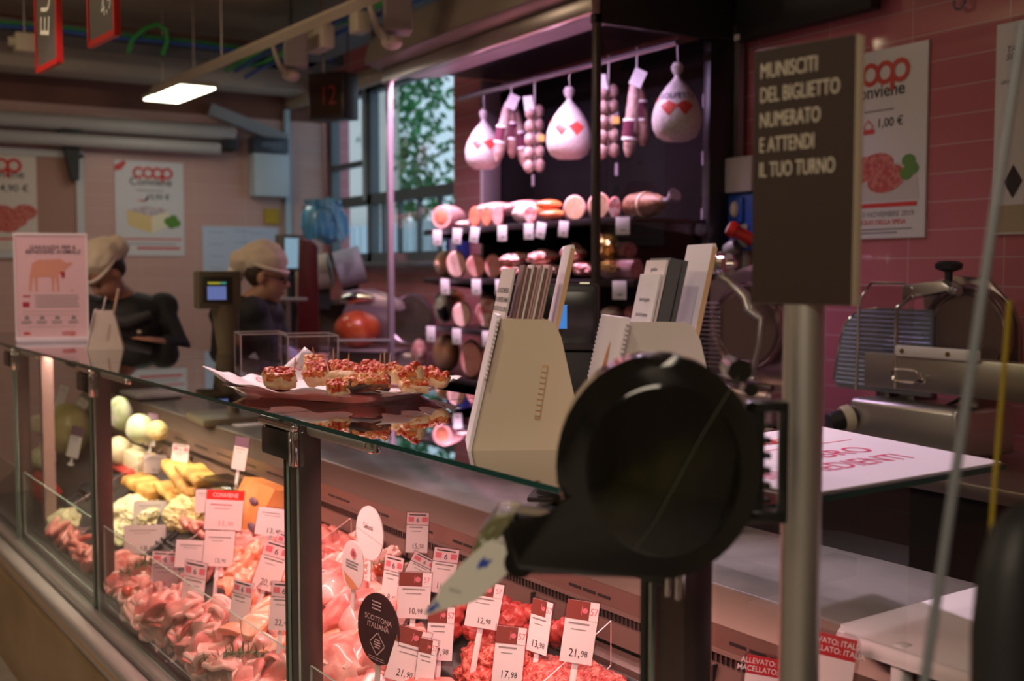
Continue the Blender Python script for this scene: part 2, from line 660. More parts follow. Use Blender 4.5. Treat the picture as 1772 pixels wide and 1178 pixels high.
# service pipes and beams under the ceiling
duct_m = M('beige_painted_duct', (0.42, 0.36, 0.28), 0.6)
b = MB()
b.box((-0.2, 8.05, 2.95), (7.0, 0.30, 0.16), bev=0.02)
struct(b.build('trim_1', M('beige_soffit', (0.44, 0.38, 0.30), 0.7)))
tag(MB().tube([(3.12, 8.36, 2.86), (3.18, 7.4, 2.86), (3.18, 4.0, 2.86), (3.18, 1.0, 2.86)], 0.055, 16).build('air_pipe', duct_m),
    'beige air pipe running under the ceiling above the window', 'pipe')
tag(MB().tube([K(2.26, 7.2, 2.7), K(2.26, 1.2, 2.7)], 0.03, 4).build('light_track', duct_m), 'long beige light track hanging over the work area', 'light track')
for i, y in enumerate((6.0, 4.4, 2.6)):
    o = MB().cyl(K(2.26, y, 2.72), K(2.26, y, ZC), 0.004, n=6).build('hanger_wire', steel_d)
    tag(o, ('thin hanger wire of the light track beside the square lamp', 'thin hanger wire of the light track above the first track lamp', 'thin hanger wire of the light track near the wall cabinet')[i], 'wire', 'hanger wires of the light track')
# cable trays with bundles
ctray = M('galvanised_tray', (0.13, 0.13, 0.13), 0.5, 0.6)
b = MB()
b.box((0.6, 7.45, 2.98), (5.0, 0.34, 0.02))
for s_ in (-0.17, 0.17):
    b.box((0.6, 7.45 + s_, 3.01), (5.0, 0.012, 0.07))
tag(b.build('cable_tray', ctray), 'dark cable tray crossing under the ceiling toward the window wall', 'cable tray')
b = MB()
b.box((2.72, 5.2, 2.98), (0.42, 5.0, 0.02))
for s_ in (-0.21, 0.21):
    b.box((2.72 + s_, 5.2, 3.01), (0.012, 5.0, 0.07))
tag(b.build('cable_tray', ctray), 'dark cable tray running above the wall cabinet', 'cable tray')
grn, blu = M('green_cable', (0.03, 0.30, 0.05), 0.5), M('blue_cable', (0.03, 0.09, 0.35), 0.5)
for nm, mm, dz, dy, lb in (('green_cable', grn, 0.02, -0.20, 'green cable lying along the front of the ceiling tray'),
                           ('blue_cable', blu, 0.0, -0.22, 'blue cable lying along the front of the ceiling tray')):
    tag(MB().tube([(-1.5 + 0.3 * k, 7.45 + dy + 0.012 * math.sin(k * 1.7), 2.99 + dz + 0.008 * math.sin(k * 2.3)) for k in range(16)], 0.014, 8).build(nm, mm), lb, 'cable')
tag(MB().tube([hit(222, 92, 1, 7.2), hit(228, 70, 1, 7.2), hit(250, 50, 1, 7.2), hit(272, 42, 1, 7.2), hit(287, 52, 1, 7.2), hit(290, 72, 1, 7.2), hit(280, 96, 1, 7.2)], 0.014, 8).build('green_cable', grn),
    'loose loop of green cable standing above the ceiling tray', 'cable')
tag(MB().tube([(2.49, 2.9 + 0.4 * k, 2.98 + 0.015 * math.sin(k * 2.1)) for k in range(13)], 0.016, 8).build('green_cable', grn), 'green cable above the wall cabinet on the side tray', 'cable')
tag(MB().tube([(2.47, 2.9 + 0.4 * k, 2.95 + 0.012 * math.sin(k * 1.3 + 1)) for k in range(13)], 0.014, 8).build('blue_cable', blu), 'blue cable above the wall cabinet on the side tray', 'cable')
for k_, (dx, dz, mm, lb) in enumerate(((0.04, 0.0, grn, 'second green cable along the side tray above the wall cabinet'), (0.10, -0.03, blu, 'second blue cable along the side tray above the wall cabinet'), (-0.05, 0.01, grn, 'green cable sagging at the edge of the side tray'))):
    tag(MB().tube([(2.46 + dx + 0.02 * math.sin(k * 1.9 + k_), 2.9 + 0.4 * k, 2.94 + dz + 0.02 * math.sin(k * 1.7 + 2 * k_)) for k in range(13)], 0.013, 8).build('green_cable' if mm is grn else 'blue_cable', mm), lb, 'cable')
jb = M('beige_junction_box', (0.55, 0.49, 0.38), 0.5)
for (x0, y0, x1, y1, dep, lb) in ((24, 57, 62, 93, 0.12, 'beige junction box on the ceiling tray beside the chalkboards'),
                                  (535, 45, 575, 82, 0.14, 'beige junction box hanging beneath the light track'),
                                  (612, 25, 634, 55, 0.10, 'smaller beige junction box between the two track lamps')):
    ys = 7.1 if x0 < 100 else None
    if ys:
        a, c = hit(x0, y0, 1, ys), hit(x1, y1, 1, ys)
        ce, sz = (a + c) / 2, (abs(c.x - a.x), dep, abs(a.z - c.z))
    else:
        a, c = hit(x0, y0, 0, 2.44), hit(x1, y1, 0, 2.44)
        ce, sz = (a + c) / 2, (0.08, abs(c.y - a.y) * 0.7, abs(a.z - c.z) * 0.9)
    t = thing('junction_box', lb, 'junction box', ce)
    MB().box((0, 0, 0), sz, bev=0.01).build('housing', jb, t)
    if ys:
        MB().cyl((0, 0, sz[2] / 2), (0, 0, ZC - ce.z + 0.01), 0.006, n=8).build('hanger_rod', steel_d, t)
        MB().cyl((-sz[0] / 2 - 0.035, -0.02, 0), (-sz[0] / 2 + 0.005, -0.02, 0), 0.028, n=12).build('cable_gland', jb, t)
    else:
        MB().cyl((0, 0, sz[2] / 2), (0, 0, ZC - ce.z + 0.01), 0.006, n=8).build('hanger_rod', steel_d, t)

# lit square ceiling lamp
pl = thing('ceiling_lamp', 'glowing square lamp panel at the end of the light track', 'lamp', K(2.44, 7.26, 2.70), KA)
MB().box((0, 0, 0.02), (0.26, 0.76, 0.03), bev=0.01).build('housing', M('lamp_housing', (0.3, 0.27, 0.2), 0.5), pl)
MB().box((0, 0, 0.0), (0.235, 0.71, 0.012), bev=0.004).build('diffuser', M('lamp_diffuser', (1, 1, 1), 0.5, emit=(1.0, 0.95, 0.72), es=6.0), pl)
for y in (-0.3, 0.3):
    MB().cyl((0, y, 0.03), (0, y, 0.60), 0.005, n=6).build('hanger_rod', steel_d, pl)

# track lamps: a box housing and a curved reflector below
def track_lamp(px0, px1, py0, py1, lb):
    c = hit((px0 + px1) / 2, (py0 + py1) / 2, 0, 2.25)
    k = (c - Vector((0, 0, CAMH))).length / FPX
    h = (py1 - py0) * k
    t = thing('track_lamp', lb, 'lamp', c, -PSI + R(10), 'lamps on the light track')
    MB().box((0.03 * 1.0, 0, 0.02), (0.13, 0.14, h), bev=0.008).build('housing', M('lamp_grey', (0.27, 0.235, 0.22), 0.5), t)
    MB().box((0.03, -0.071, 0.02), (0.11, 0.006, h - 0.03)).build('cover_plate', M('lamp_plate', (0.20, 0.165, 0.16), 0.55), t)
    b = MB()
    for k_ in range(4):
        y = -0.05 + 0.033 * k_
        b.tube([(-0.10, y, h * 0.30), (-0.085, y, 0.0), (-0.06, y, -h * 0.35), (-0.01, y, -h * 0.62)], 0.011, 8)
    b.build('heat_sink_fins', M('lamp_fins', (0.36, 0.31, 0.26), 0.5), t)
    MB().blob((0.005, 0, -h * 0.60), (0.05, 0.06, 0.035), 0.0, sub=3).build('lens_ring', M('lamp_lens', (0.50, 0.42, 0.34), 0.3), t)
    MB().cyl((0.0, 0, h / 2), (0, 0, ZC - c.z + 0.01), 0.012, n=10).build('track_adapter', blk_m, t)


track_lamp(470, 535, 62, 122, 'grey track lamp hanging between the two beige junction boxes and the square lamp')
track_lamp(640, 712, -15, 62, 'larger grey track lamp hanging close above the wall cabinet')

# two chalkboards with red rims, hanging from the ceiling
slate = M('chalkboard_slate', (0.11, 0.10, 0.09), 0.35)
redf = M('red_frame', (0.50, 0.02, 0.015), 0.35)
chalk = M('chalk', (0.75, 0.75, 0.70), 0.9)


def chalkboard(ky, pxl, pyl, pxr, pyr, words, lb):
    """bottom corners seen at (pxl,pyl) and (pxr,pyr)"""
    A = hitk(pxl, pyl, 2, 2.30)
    B = hitk(pxr, pyr, 2, 2.30)
    a, c = K(A.x, A.y, A.z), K(B.x, B.y, B.z)
    w = (c - a).length
    ang = math.atan2((c - a).y, (c - a).x)
    t = thing('chalkboard', lb, 'chalkboard', (a.x, a.y, 2.30), ang, 'hanging chalkboards')
    H = 0.62
    MB().box((w / 2, 0, H / 2), (w - 0.02, 0.012, H - 0.02)).build('slate', slate, t)
    b = MB()
    for z in (0.008, H - 0.008):
        b.box((w / 2, 0, z), (w, 0.02, 0.02))
    for x in (0.004, w - 0.004):
        b.box((x, 0, H / 2), (0.016, 0.02, H))
    b.build('frame', redf, t)
    mb = MB()
    for (s, size, x, z, an) in words:
        text_into(mb, s, size, TX(x * w, -0.0075, z) @ Matrix.Rotation(R(an), 4, 'Z'), align='LEFT', bold=-0.005)
    mb.build('chalk_writing', chalk, t)
    for x in (0.15 * w, 0.85 * w):
        MB().cyl((x, 0, H), (x, 0, ZC - 2.30), 0.003, n=6).build('hanging_cord', steel_d, t)


chalkboard(0, 67, 127, 104, 108, [('EU', 0.17, 0.62, 0.10, 80), ('R', 0.12, 0.9, 0.36, 80)], 'chalkboard with red rim hanging lower, beside the beige junction box')
chalkboard(0, 157, 83, 203, 60, [('EUR', 0.13, 0.20, 0.16, 38), ('4,9', 0.09, 0.52, 0.07, 12)], 'chalkboard with red rim hanging above the green cable loop')

# the red number display
c = hit(577, 168, 0, 2.6)
nd = thing('number_display', 'black queue number display with dim red digits hanging from the ceiling', 'display', c, R(-90) + R(33))
MB().box((0, 0.0, 0), (0.25, 0.16, 0.27), bev=0.006).build('housing', M('display_housing', (0.018, 0.012, 0.011), 0.4), nd)
MB().box((0, -0.081, 0), (0.22, 0.004, 0.24)).build('screen', M('display_screen', (0.03, 0.012, 0.010), 0.2), nd)
mb = MB()
text_into(mb, '12', 0.16, TX(0.02, -0.0845, -0.055), bold=-0.01, squeeze=0.75)
mb.build('digit', M('dim_red_led', (0.10, 0.006, 0.006), 0.4, emit=(0.5, 0.01, 0.01), es=0.07), nd)
for x in (-0.09, 0.09):
    MB().cyl((x, 0.02, 0.13), (x, 0.02, ZC - c.z), 0.004, n=6).build('hanging_rod', steel_d, nd)

# ------------------------------------------------------------------ far wall fittings
P8 = YF - 0.002




def wall_panel(name, lb, cat, p0, p1, facing, d=0.008, m=white, group=None):
    """flat panel between two opposite corners on a wall; facing 'far' (-y) or 'long' (-x); returns (thing, w, h), local origin at its middle"""
    c = (p0 + p1) / 2
    if facing == 'far':
        w = abs(p1.x - p0.x)
        t = thing(name, lb, cat, (c.x, YF - d / 2 - 0.001, c.z), 0, group)
    else:
        w = abs(p1.y - p0.y)
        t = thing(name, lb, cat, (XW - d / 2 - 0.001, c.y, c.z), R(-90), group)
    h = abs(p1.z - p0.z)
    MB().box((0, 0, 0), (w, d, h)).build('panel', m, t)
    return t, w, h


E_ = -0.0055                       # print lies just proud of an 8 mm panel
poster_w = M('grey_white_poster', (0.66, 0.66, 0.68), 0.35)
logo_red = M('logo_red', (0.58, 0.03, 0.025), 0.4)
cheese_y = M('print_cheese_yellow', (0.72, 0.55, 0.25), 0.5)
cheese_l = M('print_cheese_pale', (0.80, 0.74, 0.56), 0.5)
rind_p = M('print_rind_purple', (0.42, 0.33, 0.40), 0.5, col2=(0.62, 0.55, 0.56), scale=30)
leaf_p = M('print_leaf_green', (0.10, 0.26, 0.03), 0.5)
meat_p = M('print_meat_red', (0.45, 0.06, 0.05), 0.5, col2=(0.60, 0.20, 0.16), scale=60)

t, w, h = wall_panel('poster', 'white poster with a wedge of cheese pictured on it', 'poster', hit(197, 276, 1, YF), hit(319, 443, 1, YF), 'far', m=poster_w)
mb = MB()
link_logo(mb, T(0.05 * w, E_, 0.375 * h), 0.125 * h)
mb.build('logo', logo_red, t)
mb = MB()
mb.flat([(-0.5 * w, 0.44 * h), (-0.36 * w, 0.5 * h), (-0.33 * w, 0.47 * h), (-0.40 * w, 0.40 * h), (-0.5 * w, 0.385 * h)], T(0, E_, 0))
mb.build('red_corner', logo_red, t)
lettering(t, 'Conviene', 0.085 * w * 1.9, TX(0.02 * w, E_, 0.245 * h), ink, bold=0.02)
lettering(t, '10,90 €', 0.11 * w, TX(0.12 * w, E_, 0.10 * h), ink, 'price', bold=0.02)
mb = MB()
bars(mb, T(0, E_, 0), -0.2 * w, 0.22 * w, 0.185 * h, 1, 0.03, 0.008)
bars(mb, T(0, E_, 0), -0.45 * w, 0.42 * w, -0.38 * h, 1, 0.03, 0.008, 2, 0.05)
mb.build('small_print', grey_ink, t)
mb = MB()
mb.flat([(-0.46 * w, -0.33 * h), (0.46 * w, -0.33 * h), (0.46 * w, -0.315 * h), (-0.46 * w, -0.315 * h)], T(0, E_, 0))
mb.build('red_bar', red_ink, t)
mb = MB()
bars(mb, T(0, E_, 0), -0.2 * w, 0.44 * w, -0.43 * h, 1, 0.03, 0.016, 3, 0.05)
mb.build('red_print', red_ink, t)
mb = MB()
mb.flat([(-0.2 * w, 0.09 * h), (-0.03 * w, 0.09 * h), (-0.03 * w, 0.13 * h), (-0.1 * w, 0.07 * h)], T(0, E_, 0))
mb.build('red_mark', red_ink, t)
mb = MB()
mb.flat([(-0.34 * w, -0.02 * h), (0.02 * w, -0.08 * h), (0.02 * w, -0.26 * h), (-0.32 * w, -0.18 * h)], T(0, E_, 0))
mb.m(1).flat([(0.02 * w, -0.08 * h), (0.27 * w, -0.02 * h), (0.24 * w, -0.19 * h), (0.02 * w, -0.26 * h)], T(0, E_, 0))
mb.m(2).flat([(-0.34 * w, -0.02 * h), (-0.1 * w, 0.02 * h), (0.16 * w, 0.015 * h), (0.27 * w, -0.02 * h), (0.02 * w, -0.08 * h)], T(0, E_, 0))
mb.m(3)
for a_, c_, s_ in ((0.27, -0.13, 0.055), (0.34, -0.10, 0.05), (0.38, -0.15, 0.055), (0.31, -0.17, 0.05)):
    mb.flat([(a_ * w + s_ * w * 1.3 * math.cos(R(40 * k)), c_ * h + s_ * h * 0.8 * math.sin(R(40 * k))) for k in range(9)], T(0, E_ - 0.0006 - 0.003 * a_, 0))
mb.build('picture', [cheese_y, cheese_l, rind_p, leaf_p], t)

# framed poster at the picture's edge, seen in part
A, B = hit(-95, 256, 1, YF), hit(140, 441, 1, YF)
t, w, h = wall_panel('wall_board', 'white-rimmed wall board holding a poster with sliced meat', 'board', A, B, 'far', d=0.012, m=M('board_backing', (0.36, 0.20, 0.15), 0.5))
b = MB()
for z in (-h / 2, h / 2):
    b.box((0, -0.006, z), (w + 0.05, 0.03, 0.05))
for x in (-w / 2, w / 2):
    b.box((x, -0.006, 0), (0.05, 0.03, h))
b.build('frame', M('pale_frame', (0.55, 0.56, 0.56), 0.45), t)
ox = hit(-2, 350, 1, YF).x - (A.x + B.x) / 2
pw = 0.48
p_ = tag(MB().box((0, 0, 0), (pw, 0.006, h * 0.92)).build('poster', M('warm_white_poster', (0.66, 0.60, 0.54), 0.35), loc=t.location + Vector((ox, -0.0105, 0))),
         'poster with red meat slices pinned on the white-rimmed wall board', 'poster')
mb = MB()
link_logo(mb, T(-0.02, -0.0035, 0.36 * h), 0.10)
mb.build('logo', logo_red, p_)
lettering(p_, 'Conviene', 0.085, TX(0.0, -0.0035, 0.24 * h), ink, bold=0.02)
lettering(p_, '14,90 €', 0.07, TX(0.08, -0.0035, 0.11 * h), ink, 'price', bold=0.02)
mb = MB()
for k, (a_, c_) in enumerate(((-0.10, -0.10), (0.02, -0.08), (0.10, -0.13), (0.16, -0.07), (0.05, -0.17), (-0.05, -0.18))):
    mb.flat([(a_ + 0.08 * math.cos(R(30 * q)), c_ * h / 0.8 + 0.055 * math.sin(R(30 * q))) for q in range(12)], T(0, -0.0033 - 0.0002 * k, 0))
mb.build('picture', meat_p, p_)
mb = MB()
mb.flat([(-0.22, -0.36 * h), (0.22, -0.36 * h), (0.22, -0.34 * h), (-0.22, -0.34 * h)], T(0, -0.0035, 0))
mb.build('red_bar', red_ink, p_)

# two long white roller tubes on black brackets, along the far wall
rol = M('roller_cover', (0.44, 0.43, 0.42), 0.45)
t = thing('roller_shutter_box', 'long pale roller box with black brackets high on the far wall', 'roller box', (0.9, YF - 0.12, 2.53))
b = MB()
xr = hit(397, 235, 1, YF).x - 0.9
b.tube([(-2.5, 0, 0.05), (xr, 0, 0.05)], 0.055, 18)
b.build('upper_tube', rol, t)
MB().tube([(-2.5, -0.02, -0.07), (xr - 0.12, -0.02, -0.07)], 0.045, 18).build('lower_tube', rol, t)
for px in (118, 388):
    x = hit(px, 250, 1, YF).x - 0.9
    b = MB()
    b.box((x, 0.04, -0.01), (0.13 if px > 200 else 0.16, 0.15, 0.14), bev=0.02)
    if px < 200:
        b.prism([(x - 0.06, -0.05), (x + 0.06, -0.05), (x + 0.05, -0.34), (x, -0.34)], 0.06, T(0, 0.02, 0))
    b.build('bracket', blk_m, t)
# pale diagonal strut at the corner
tag(MB().box((0, 0, 0), (0.62, 0.05, 0.09)).build('support_strut', M('strut_grey', (0.33, 0.36, 0.38), 0.5), loc=hit(430, 216, 1, YF - 0.06), rot=(0, R(18), 0)),
    'short grey sloping strut on the far wall above the electrical box', 'strut')

# electrical box with small display, conduit beside it
A, B = hit(428, 240, 1, YF), hit(489, 345, 1, YF)
c = (A + B) / 2
t = thing('electrical_cabinet', 'pale blue electrical box with dark display on the far wall', 'electrical box', (c.x, YF - 0.08, c.z))
w, h = B.x - A.x, A.z - B.z
MB().box((0, 0, -0.12 * h), (w, 0.15, 0.72 * h), bev=0.01).build('housing', M('pale_blue_box', (0.50, 0.62, 0.70), 0.4), t)
MB().box((0, 0.0, 0.38 * h), (w, 0.15, 0.26 * h), bev=0.008).build('display_unit', M('dark_blue_box', (0.05, 0.07, 0.10), 0.3), t)
MB().box((0, -0.078, 0.38 * h), (w * 0.6, 0.004, 0.09 * h)).build('display', M('grey_display', (0.10, 0.12, 0.15), 0.2), t)
tag(MB().box((hit(490, 250, 1, YF).x + 0.02, YF - 0.025, 2.2), (0.04, 0.045, 1.2)).build('conduit', frm_l), 'pale blue vertical conduit beside the electrical box', 'conduit')
A, B = hit(457, 361, 1, YF), hit(482, 388, 1, YF)
o = MB().box(((A.x + B.x) / 2, YF - 0.012, (A.z + B.z) / 2), (B.x - A.x, 0.02, A.z - B.z)).build('notice', M('yellow_notice', (0.45, 0.30, 0.01), 0.5))
tag(o, 'small yellow notice beneath the electrical box', 'notice')
t, w, h = wall_panel('paper_sheet', 'wide bluish white paper with plans taped to the far wall', 'paper', hit(350, 391, 1, YF), hit(482, 470, 1, YF), 'far', d=0.004, m=M('bluish_paper', (0.52, 0.62, 0.78), 0.6))
mb = MB()
for x0, z0, n in ((-0.42, 0.36, 5), (-0.1, 0.40, 3), (0.12, 0.36, 6)):
    bars(mb, T(0, -0.0033, 0), x0 * w, (x0 + 0.24) * w, z0 * h, n, 0.09, 0.006, n)
mb.flat([(0.04 * w, -0.45 * h), (0.045 * w, -0.45 * h), (0.045 * w, 0.45 * h), (0.04 * w, 0.45 * h)], T(0, -0.0033, 0))
mb.build('print', M('faint_blue_ink', (0.30, 0.38, 0.52), 0.6), t)

# ------------------------------------------------------------------ long wall fittings
A, B = hit(1447, 82, 0, XW), hit(1603, 412, 0, XW)
B.z = 1.675
A.z = 2.378
t, w, h = wall_panel('poster', 'white poster with red round patties hanging on the pink tiles', 'poster', A, B, 'long', d=0.01, m=poster_w)
E2 = -0.0065
mb = MB()
link_logo(mb, T(-0.01 * w, E2, 0.375 * h), 0.125 * h)
mb.build('logo', logo_red, t)
lettering(t, 'Conviene', 0.155 * w, TX(-0.02 * w, E2, 0.25 * h), ink, bold=0.02)
lettering(t, '1,00 €', 0.105 * w, TX(0.13 * w, E2, 0.09 * h), ink, 'price', bold=0.02)
lettering(t, 'AL 13 NOVEMBRE 2019', 0.066 * w, TX(0.06 * w, E2, -0.385 * h), grey_ink, 'date')
mb = MB()
mb.flat([(-0.5 * w, -0.335 * h), (0.42 * w, -0.335 * h), (0.42 * w, -0.312 * h), (-0.5 * w, -0.312 * h)], T(0, E2, 0))
mb.build('red_bar', red_ink, t)
mb = MB()
text_into(mb, 'A DOMICILIO DELLA SPESA', 0.055 * w, TX(-0.02 * w, E2, -0.425 * h), bold=0.03)
mb.build('red_lettering', red_ink, t)
mb = MB()
ring_into(mb, T(0, E2, 0), -0.1 * w, 0.10 * h, 0.06 * w, 0.045 * w, 0, 360, 4)
mb.flat([(-0.16 * w, 0.06 * h), (-0.03 * w, 0.06 * h), (-0.03 * w, 0.085 * h), (-0.16 * w, 0.085 * h)], T(0, E2 - 0.0004, 0))
mb.build('red_mark', red_ink, t)
mb = MB()
bars(mb, T(0, E2, 0), -0.15 * w, 0.18 * w, 0.175 * h, 1, 0.02, 0.006)
bars(mb, T(0, E2, 0), -0.42 * w, 0.40 * w, -0.455 * h, 2, 0.013, 0.005)
mb.build('small_print', grey_ink, t)
mb = MB()
mb.flat([(-0.49 * w, -0.30 * h), (0.44 * w, -0.30 * h), (0.40 * w, -0.12 * h), (-0.49 * w, -0.06 * h)], T(0, E2 + 0.0005, 0))
mb.m(1)
for k, (a_, c_) in enumerate(((-0.20, -0.13), (-0.02, -0.12), (0.10, -0.185))):
    mb.flat([(a_ * w + 0.20 * w * math.cos(R(18 * q)), c_ * h + 0.075 * h * math.sin(R(18 * q) + 0.2)) for q in range(20)], T(0, E2 - 0.0003 * k, 0))
mb.m(2)
for a_, c_ in ((0.33, -0.10), (0.36, -0.14), (0.31, -0.165)):
    mb.flat([(a_ * w + 0.07 * w * math.cos(R(40 * q)), c_ * h + 0.035 * h * math.sin(R(40 * q))) for q in range(9)], T(0, E2 - 0.0012 - 0.004 * (a_ - 0.3), 0))
mb.build('picture', [M('print_plate', (0.55, 0.52, 0.50), 0.5), meat_p, leaf_p], t)

A, B = hit(1729, 42, 0, XW), hit(1850, 390, 0, XW)
A.z, B.z = 2.378, 1.675
t, w, h = wall_panel('poster', 'pale poster with a dark diamond emblem, cut by the picture edge', 'poster', A, B, 'long', d=0.01, m=poster_w)
lettering(t, 'TA\nSE', 0.12 * w * 0.9, TX(-0.36 * w, E2, 0.36 * h), ink, bold=0.03, align='LEFT', shear=0.25, spacing=0.85)
lettering(t, 'UNA', 0.06 * w, TX(-0.42 * w, E2, 0.215 * h), ink, 'small_lettering', bold=0.02, align='LEFT', shear=0.25)
mb = MB()
mb.flat([(-0.35 * w, -0.25 * h), (-0.22 * w, -0.17 * h), (-0.09 * w, -0.25 * h), (-0.22 * w, -0.33 * h)], T(0, E2, 0))
mb.build('emblem', ink, t)
mb = MB()
mb.flat([(-0.49 * w, -0.49 * h), (0.49 * w, -0.49 * h), (0.49 * w, -0.36 * h), (-0.49 * w, -0.36 * h)], T(0, E2 + 0.0005, 0))
mb.build('picture', M('print_tan', (0.42, 0.34, 0.22), 0.5), t)

# sockets and box on the tiles beside the cabinet
A, B = hit(1253, 281, 0, XW), hit(1330, 336, 0, XW)
c = (A + B) / 2
tag(MB().box((XW - 0.05, c.y, (2.035 + 1.885) / 2), (0.10, A.y - B.y, 0.15), bev=0.008).build('junction_box', M('grey_white_box', (0.55, 0.52, 0.54), 0.4)), 'plain white box on the pink tiles above the blue sockets', 'box')
blue_p = M('blue_plastic', (0.02, 0.09, 0.50), 0.35)
t = thing('power_socket_unit', 'blue double power socket unit mounted on the pink tiles', 'socket', (XW - 0.04, (A.y + B.y) / 2, 1.76), R(-90))
MB().box((0, 0, 0), (A.y - B.y, 0.08, 0.24), bev=0.01).build('back_box', blue_p, t)
for x in (-0.075, 0.035):
    f = MB().box((x, -0.045, 0.05), (0.085, 0.02, 0.11), bev=0.008).build('socket_cover', blue_p, t)
    MB().lathe([(0, 0.012), (0.02, 0.012), (0.026, 0.004), (0.028, 0)], Matrix.Translation((x, -0.055, 0.055)) @ Matrix.Rotation(PI / 2, 4, 'X') @ Matrix.Diagonal((0.8, 1.3, 1, 1)), 16).build('dial', M('cream_dial', (0.62, 0.56, 0.46), 0.4), f)
MB().box((0.075, -0.043, -0.06), (0.06, 0.01, 0.10), bev=0.004).build('label_plate', M('grey_plate', (0.30, 0.32, 0.26), 0.5), t)
c = hit(1283, 405, 0, XW - 0.12)
pg = thing('power_plug', 'red and grey industrial plug stuck in the blue socket unit', 'plug', c, R(-90))
q = Matrix.Rotation(R(-55), 4, 'Y') @ Matrix.Rotation(R(35), 4, 'X')
MB().lathe([(0, 0.06), (0.030, 0.06), (0.034, 0.05), (0.034, 0.025), (0.026, 0.02), (0.026, -0.06), (0, -0.06)], q, 20).build('red_shell', M('red_plastic', (0.55, 0.02, 0.01), 0.35), pg)
MB().lathe([(0, 0.063), (0.025, 0.063), (0.028, 0.0605)], q, 20).build('white_face', white_p, pg)
MB().lathe([(0.010, -0.055), (0.03, -0.05), (0.032, 0.0), (0.024, 0.012)], Matrix.Translation((-0.035, 0.0, -0.05)) @ Matrix.Rotation(R(70), 4, 'Y'), 18).build('grey_collar', M('grey_plastic', (0.33, 0.32, 0.33), 0.4), pg)
MB().tube([(-0.05, 0, -0.05), (-0.07, 0.0, -0.09), (-0.09, 0.01, -0.15), (-0.10, 0.02, -0.26), (-0.10, 0.03, -0.42)], 0.009, 8).build('power_cord', M('pale_cord', (0.45, 0.43, 0.44), 0.5), pg)
# vertical white trunking below the socket
tag(MB().box((XW - 0.012, hit(1293, 480, 0, XW).y, 1.50), (0.022, 0.03, 0.30)).build('cable_trunking', white_p), 'slim white cable trunking below the blue socket unit', 'trunking')
# dark screen whose lower edge shows at the top
A, B = hit(1285, 0, 0, XW - 0.1), hit(1400, 0, 0, XW - 0.1)
t = thing('wall_screen', 'black wall screen, lower edge only, above the pink tiles', 'screen', (XW - 0.06, (A.y + B.y) / 2 - 0.12, 2.73), R(-90))
MB().box((0, 0, 0), (0.72, 0.06, 0.42), bev=0.006).build('housing', blk_m, t)
MB().box((-0.345, -0.033, -0.195), (0.03, 0.004, 0.025)).build('sticker', white, t)
# hook with blue ring above
c = hit(1660, 5, 0, XW - 0.03)
t = thing('wall_hook', 'small chrome ring hook at the top of the pink tiles', 'hook', c)
b = MB()
b.tube([(0, 0.022 * math.cos(R(20 * k)), 0.022 * math.sin(R(20 * k))) for k in range(18)], 0.004, 8, closed=True)
b.build('ring', M('blue_chrome', (0.35, 0.38, 0.60), 0.15, 1.0), t)
MB().cyl((0.028, 0, 0.02), (-0.002, 0, 0.02), 0.004, n=8).build('stud', chrome, t)

# ------------------------------------------------------------------ refrigerated wall cabinet with cured meats
CX0, CX1, CY0, CY1 = 2.62, 3.36, 3.64, 5.57
cab = thing('refrigerated_cabinet', 'tall dark open refrigerated cabinet with hanging rail and meat shelves, against the pink tiles', 'cabinet', (0, 0, 0))
cab_d = M('cabinet_dark_enamel', (0.014, 0.010, 0.013), 0.4)
cab_b = M('cabinet_inner_back', (0.004, 0.003, 0.004), 0.8, 0, 0.12)
cab_g = M('cabinet_grey_trim', (0.30, 0.26, 0.27), 0.35, 0.5)
cab_w = M('cabinet_reflector', (0.55, 0.48, 0.56), 0.35)
mid_y = (CY0 + CY1) / 2
MB().box((CX1 - 0.02, mid_y, 1.60), (0.03, CY1 - CY0, 1.95)).build('back_panel', cab_b, cab)
MB().box(((CX0 + CX1) / 2, mid_y, 0.40), (CX1 - CX0, CY1 - CY0, 0.80), bev=0.01).build('base', cab_d, cab)
b = MB()
b.box((2.56, mid_y - 0.005, 2.74), (0.10, CY1 - CY0 + 0.03, 0.20), rot=Matrix.Rotation(R(14), 3, 'Y'), bev=0.01)
b.build('valance', M('valance_grey', (0.26, 0.22, 0.19), 0.4, 0.4), cab)
MB().box((2.612, mid_y, 2.607), (0.044, CY1 - CY0 + 0.02, 0.088), bev=0.006).build('valance_edge', M('valance_edge_alu', (0.60, 0.53, 0.52), 0.3, 0.8), cab)
MB().box((2.585, 3.95, 2.735), (0.006, 0.07, 0.02), rot=Matrix.Rotation(R(14), 3, 'Y')).build('badge', red_ink, cab)
MB().box(((CX0 + CX1) / 2 + 0.04, mid_y, 2.66), (CX1 - CX0 - 0.05, CY1 - CY0, 0.04)).build('top_panel', cab_d, cab)
MB().box((2.83, mid_y, 2.615), (0.20, CY1 - CY0 - 0.06, 0.01), rot=Matrix.Rotation(R(-6), 3, 'Y')).build('light_reflector', cab_w, cab)
b = MB()
b.box(((CX0 + CX1) / 2, CY0 + 0.01, 2.75), (CX1 - CX0 + 0.02, 0.03, 0.44))
b.build('end_header', M('header_dark', (0.024, 0.022, 0.021), 0.4), cab)
MB().box((CX1 - 0.075, CY0 + 0.02, 1.35), (0.15, 0.045, 2.6), bev=0.005).build('rear_column', cab_d, cab)
MB().box((CX1 - 0.002, CY0 - 0.02, 1.6), (0.03, 0.03, 2.0)).build('edge_trim', cab_g, cab)
MB().box((CX0 + 0.01, CY0 + 0.01, 1.72), (0.028, 0.03, 1.88), bev=0.003).build('front_post', M('post_dark_bronze', (0.10, 0.085, 0.08), 0.35, 0.5), cab)
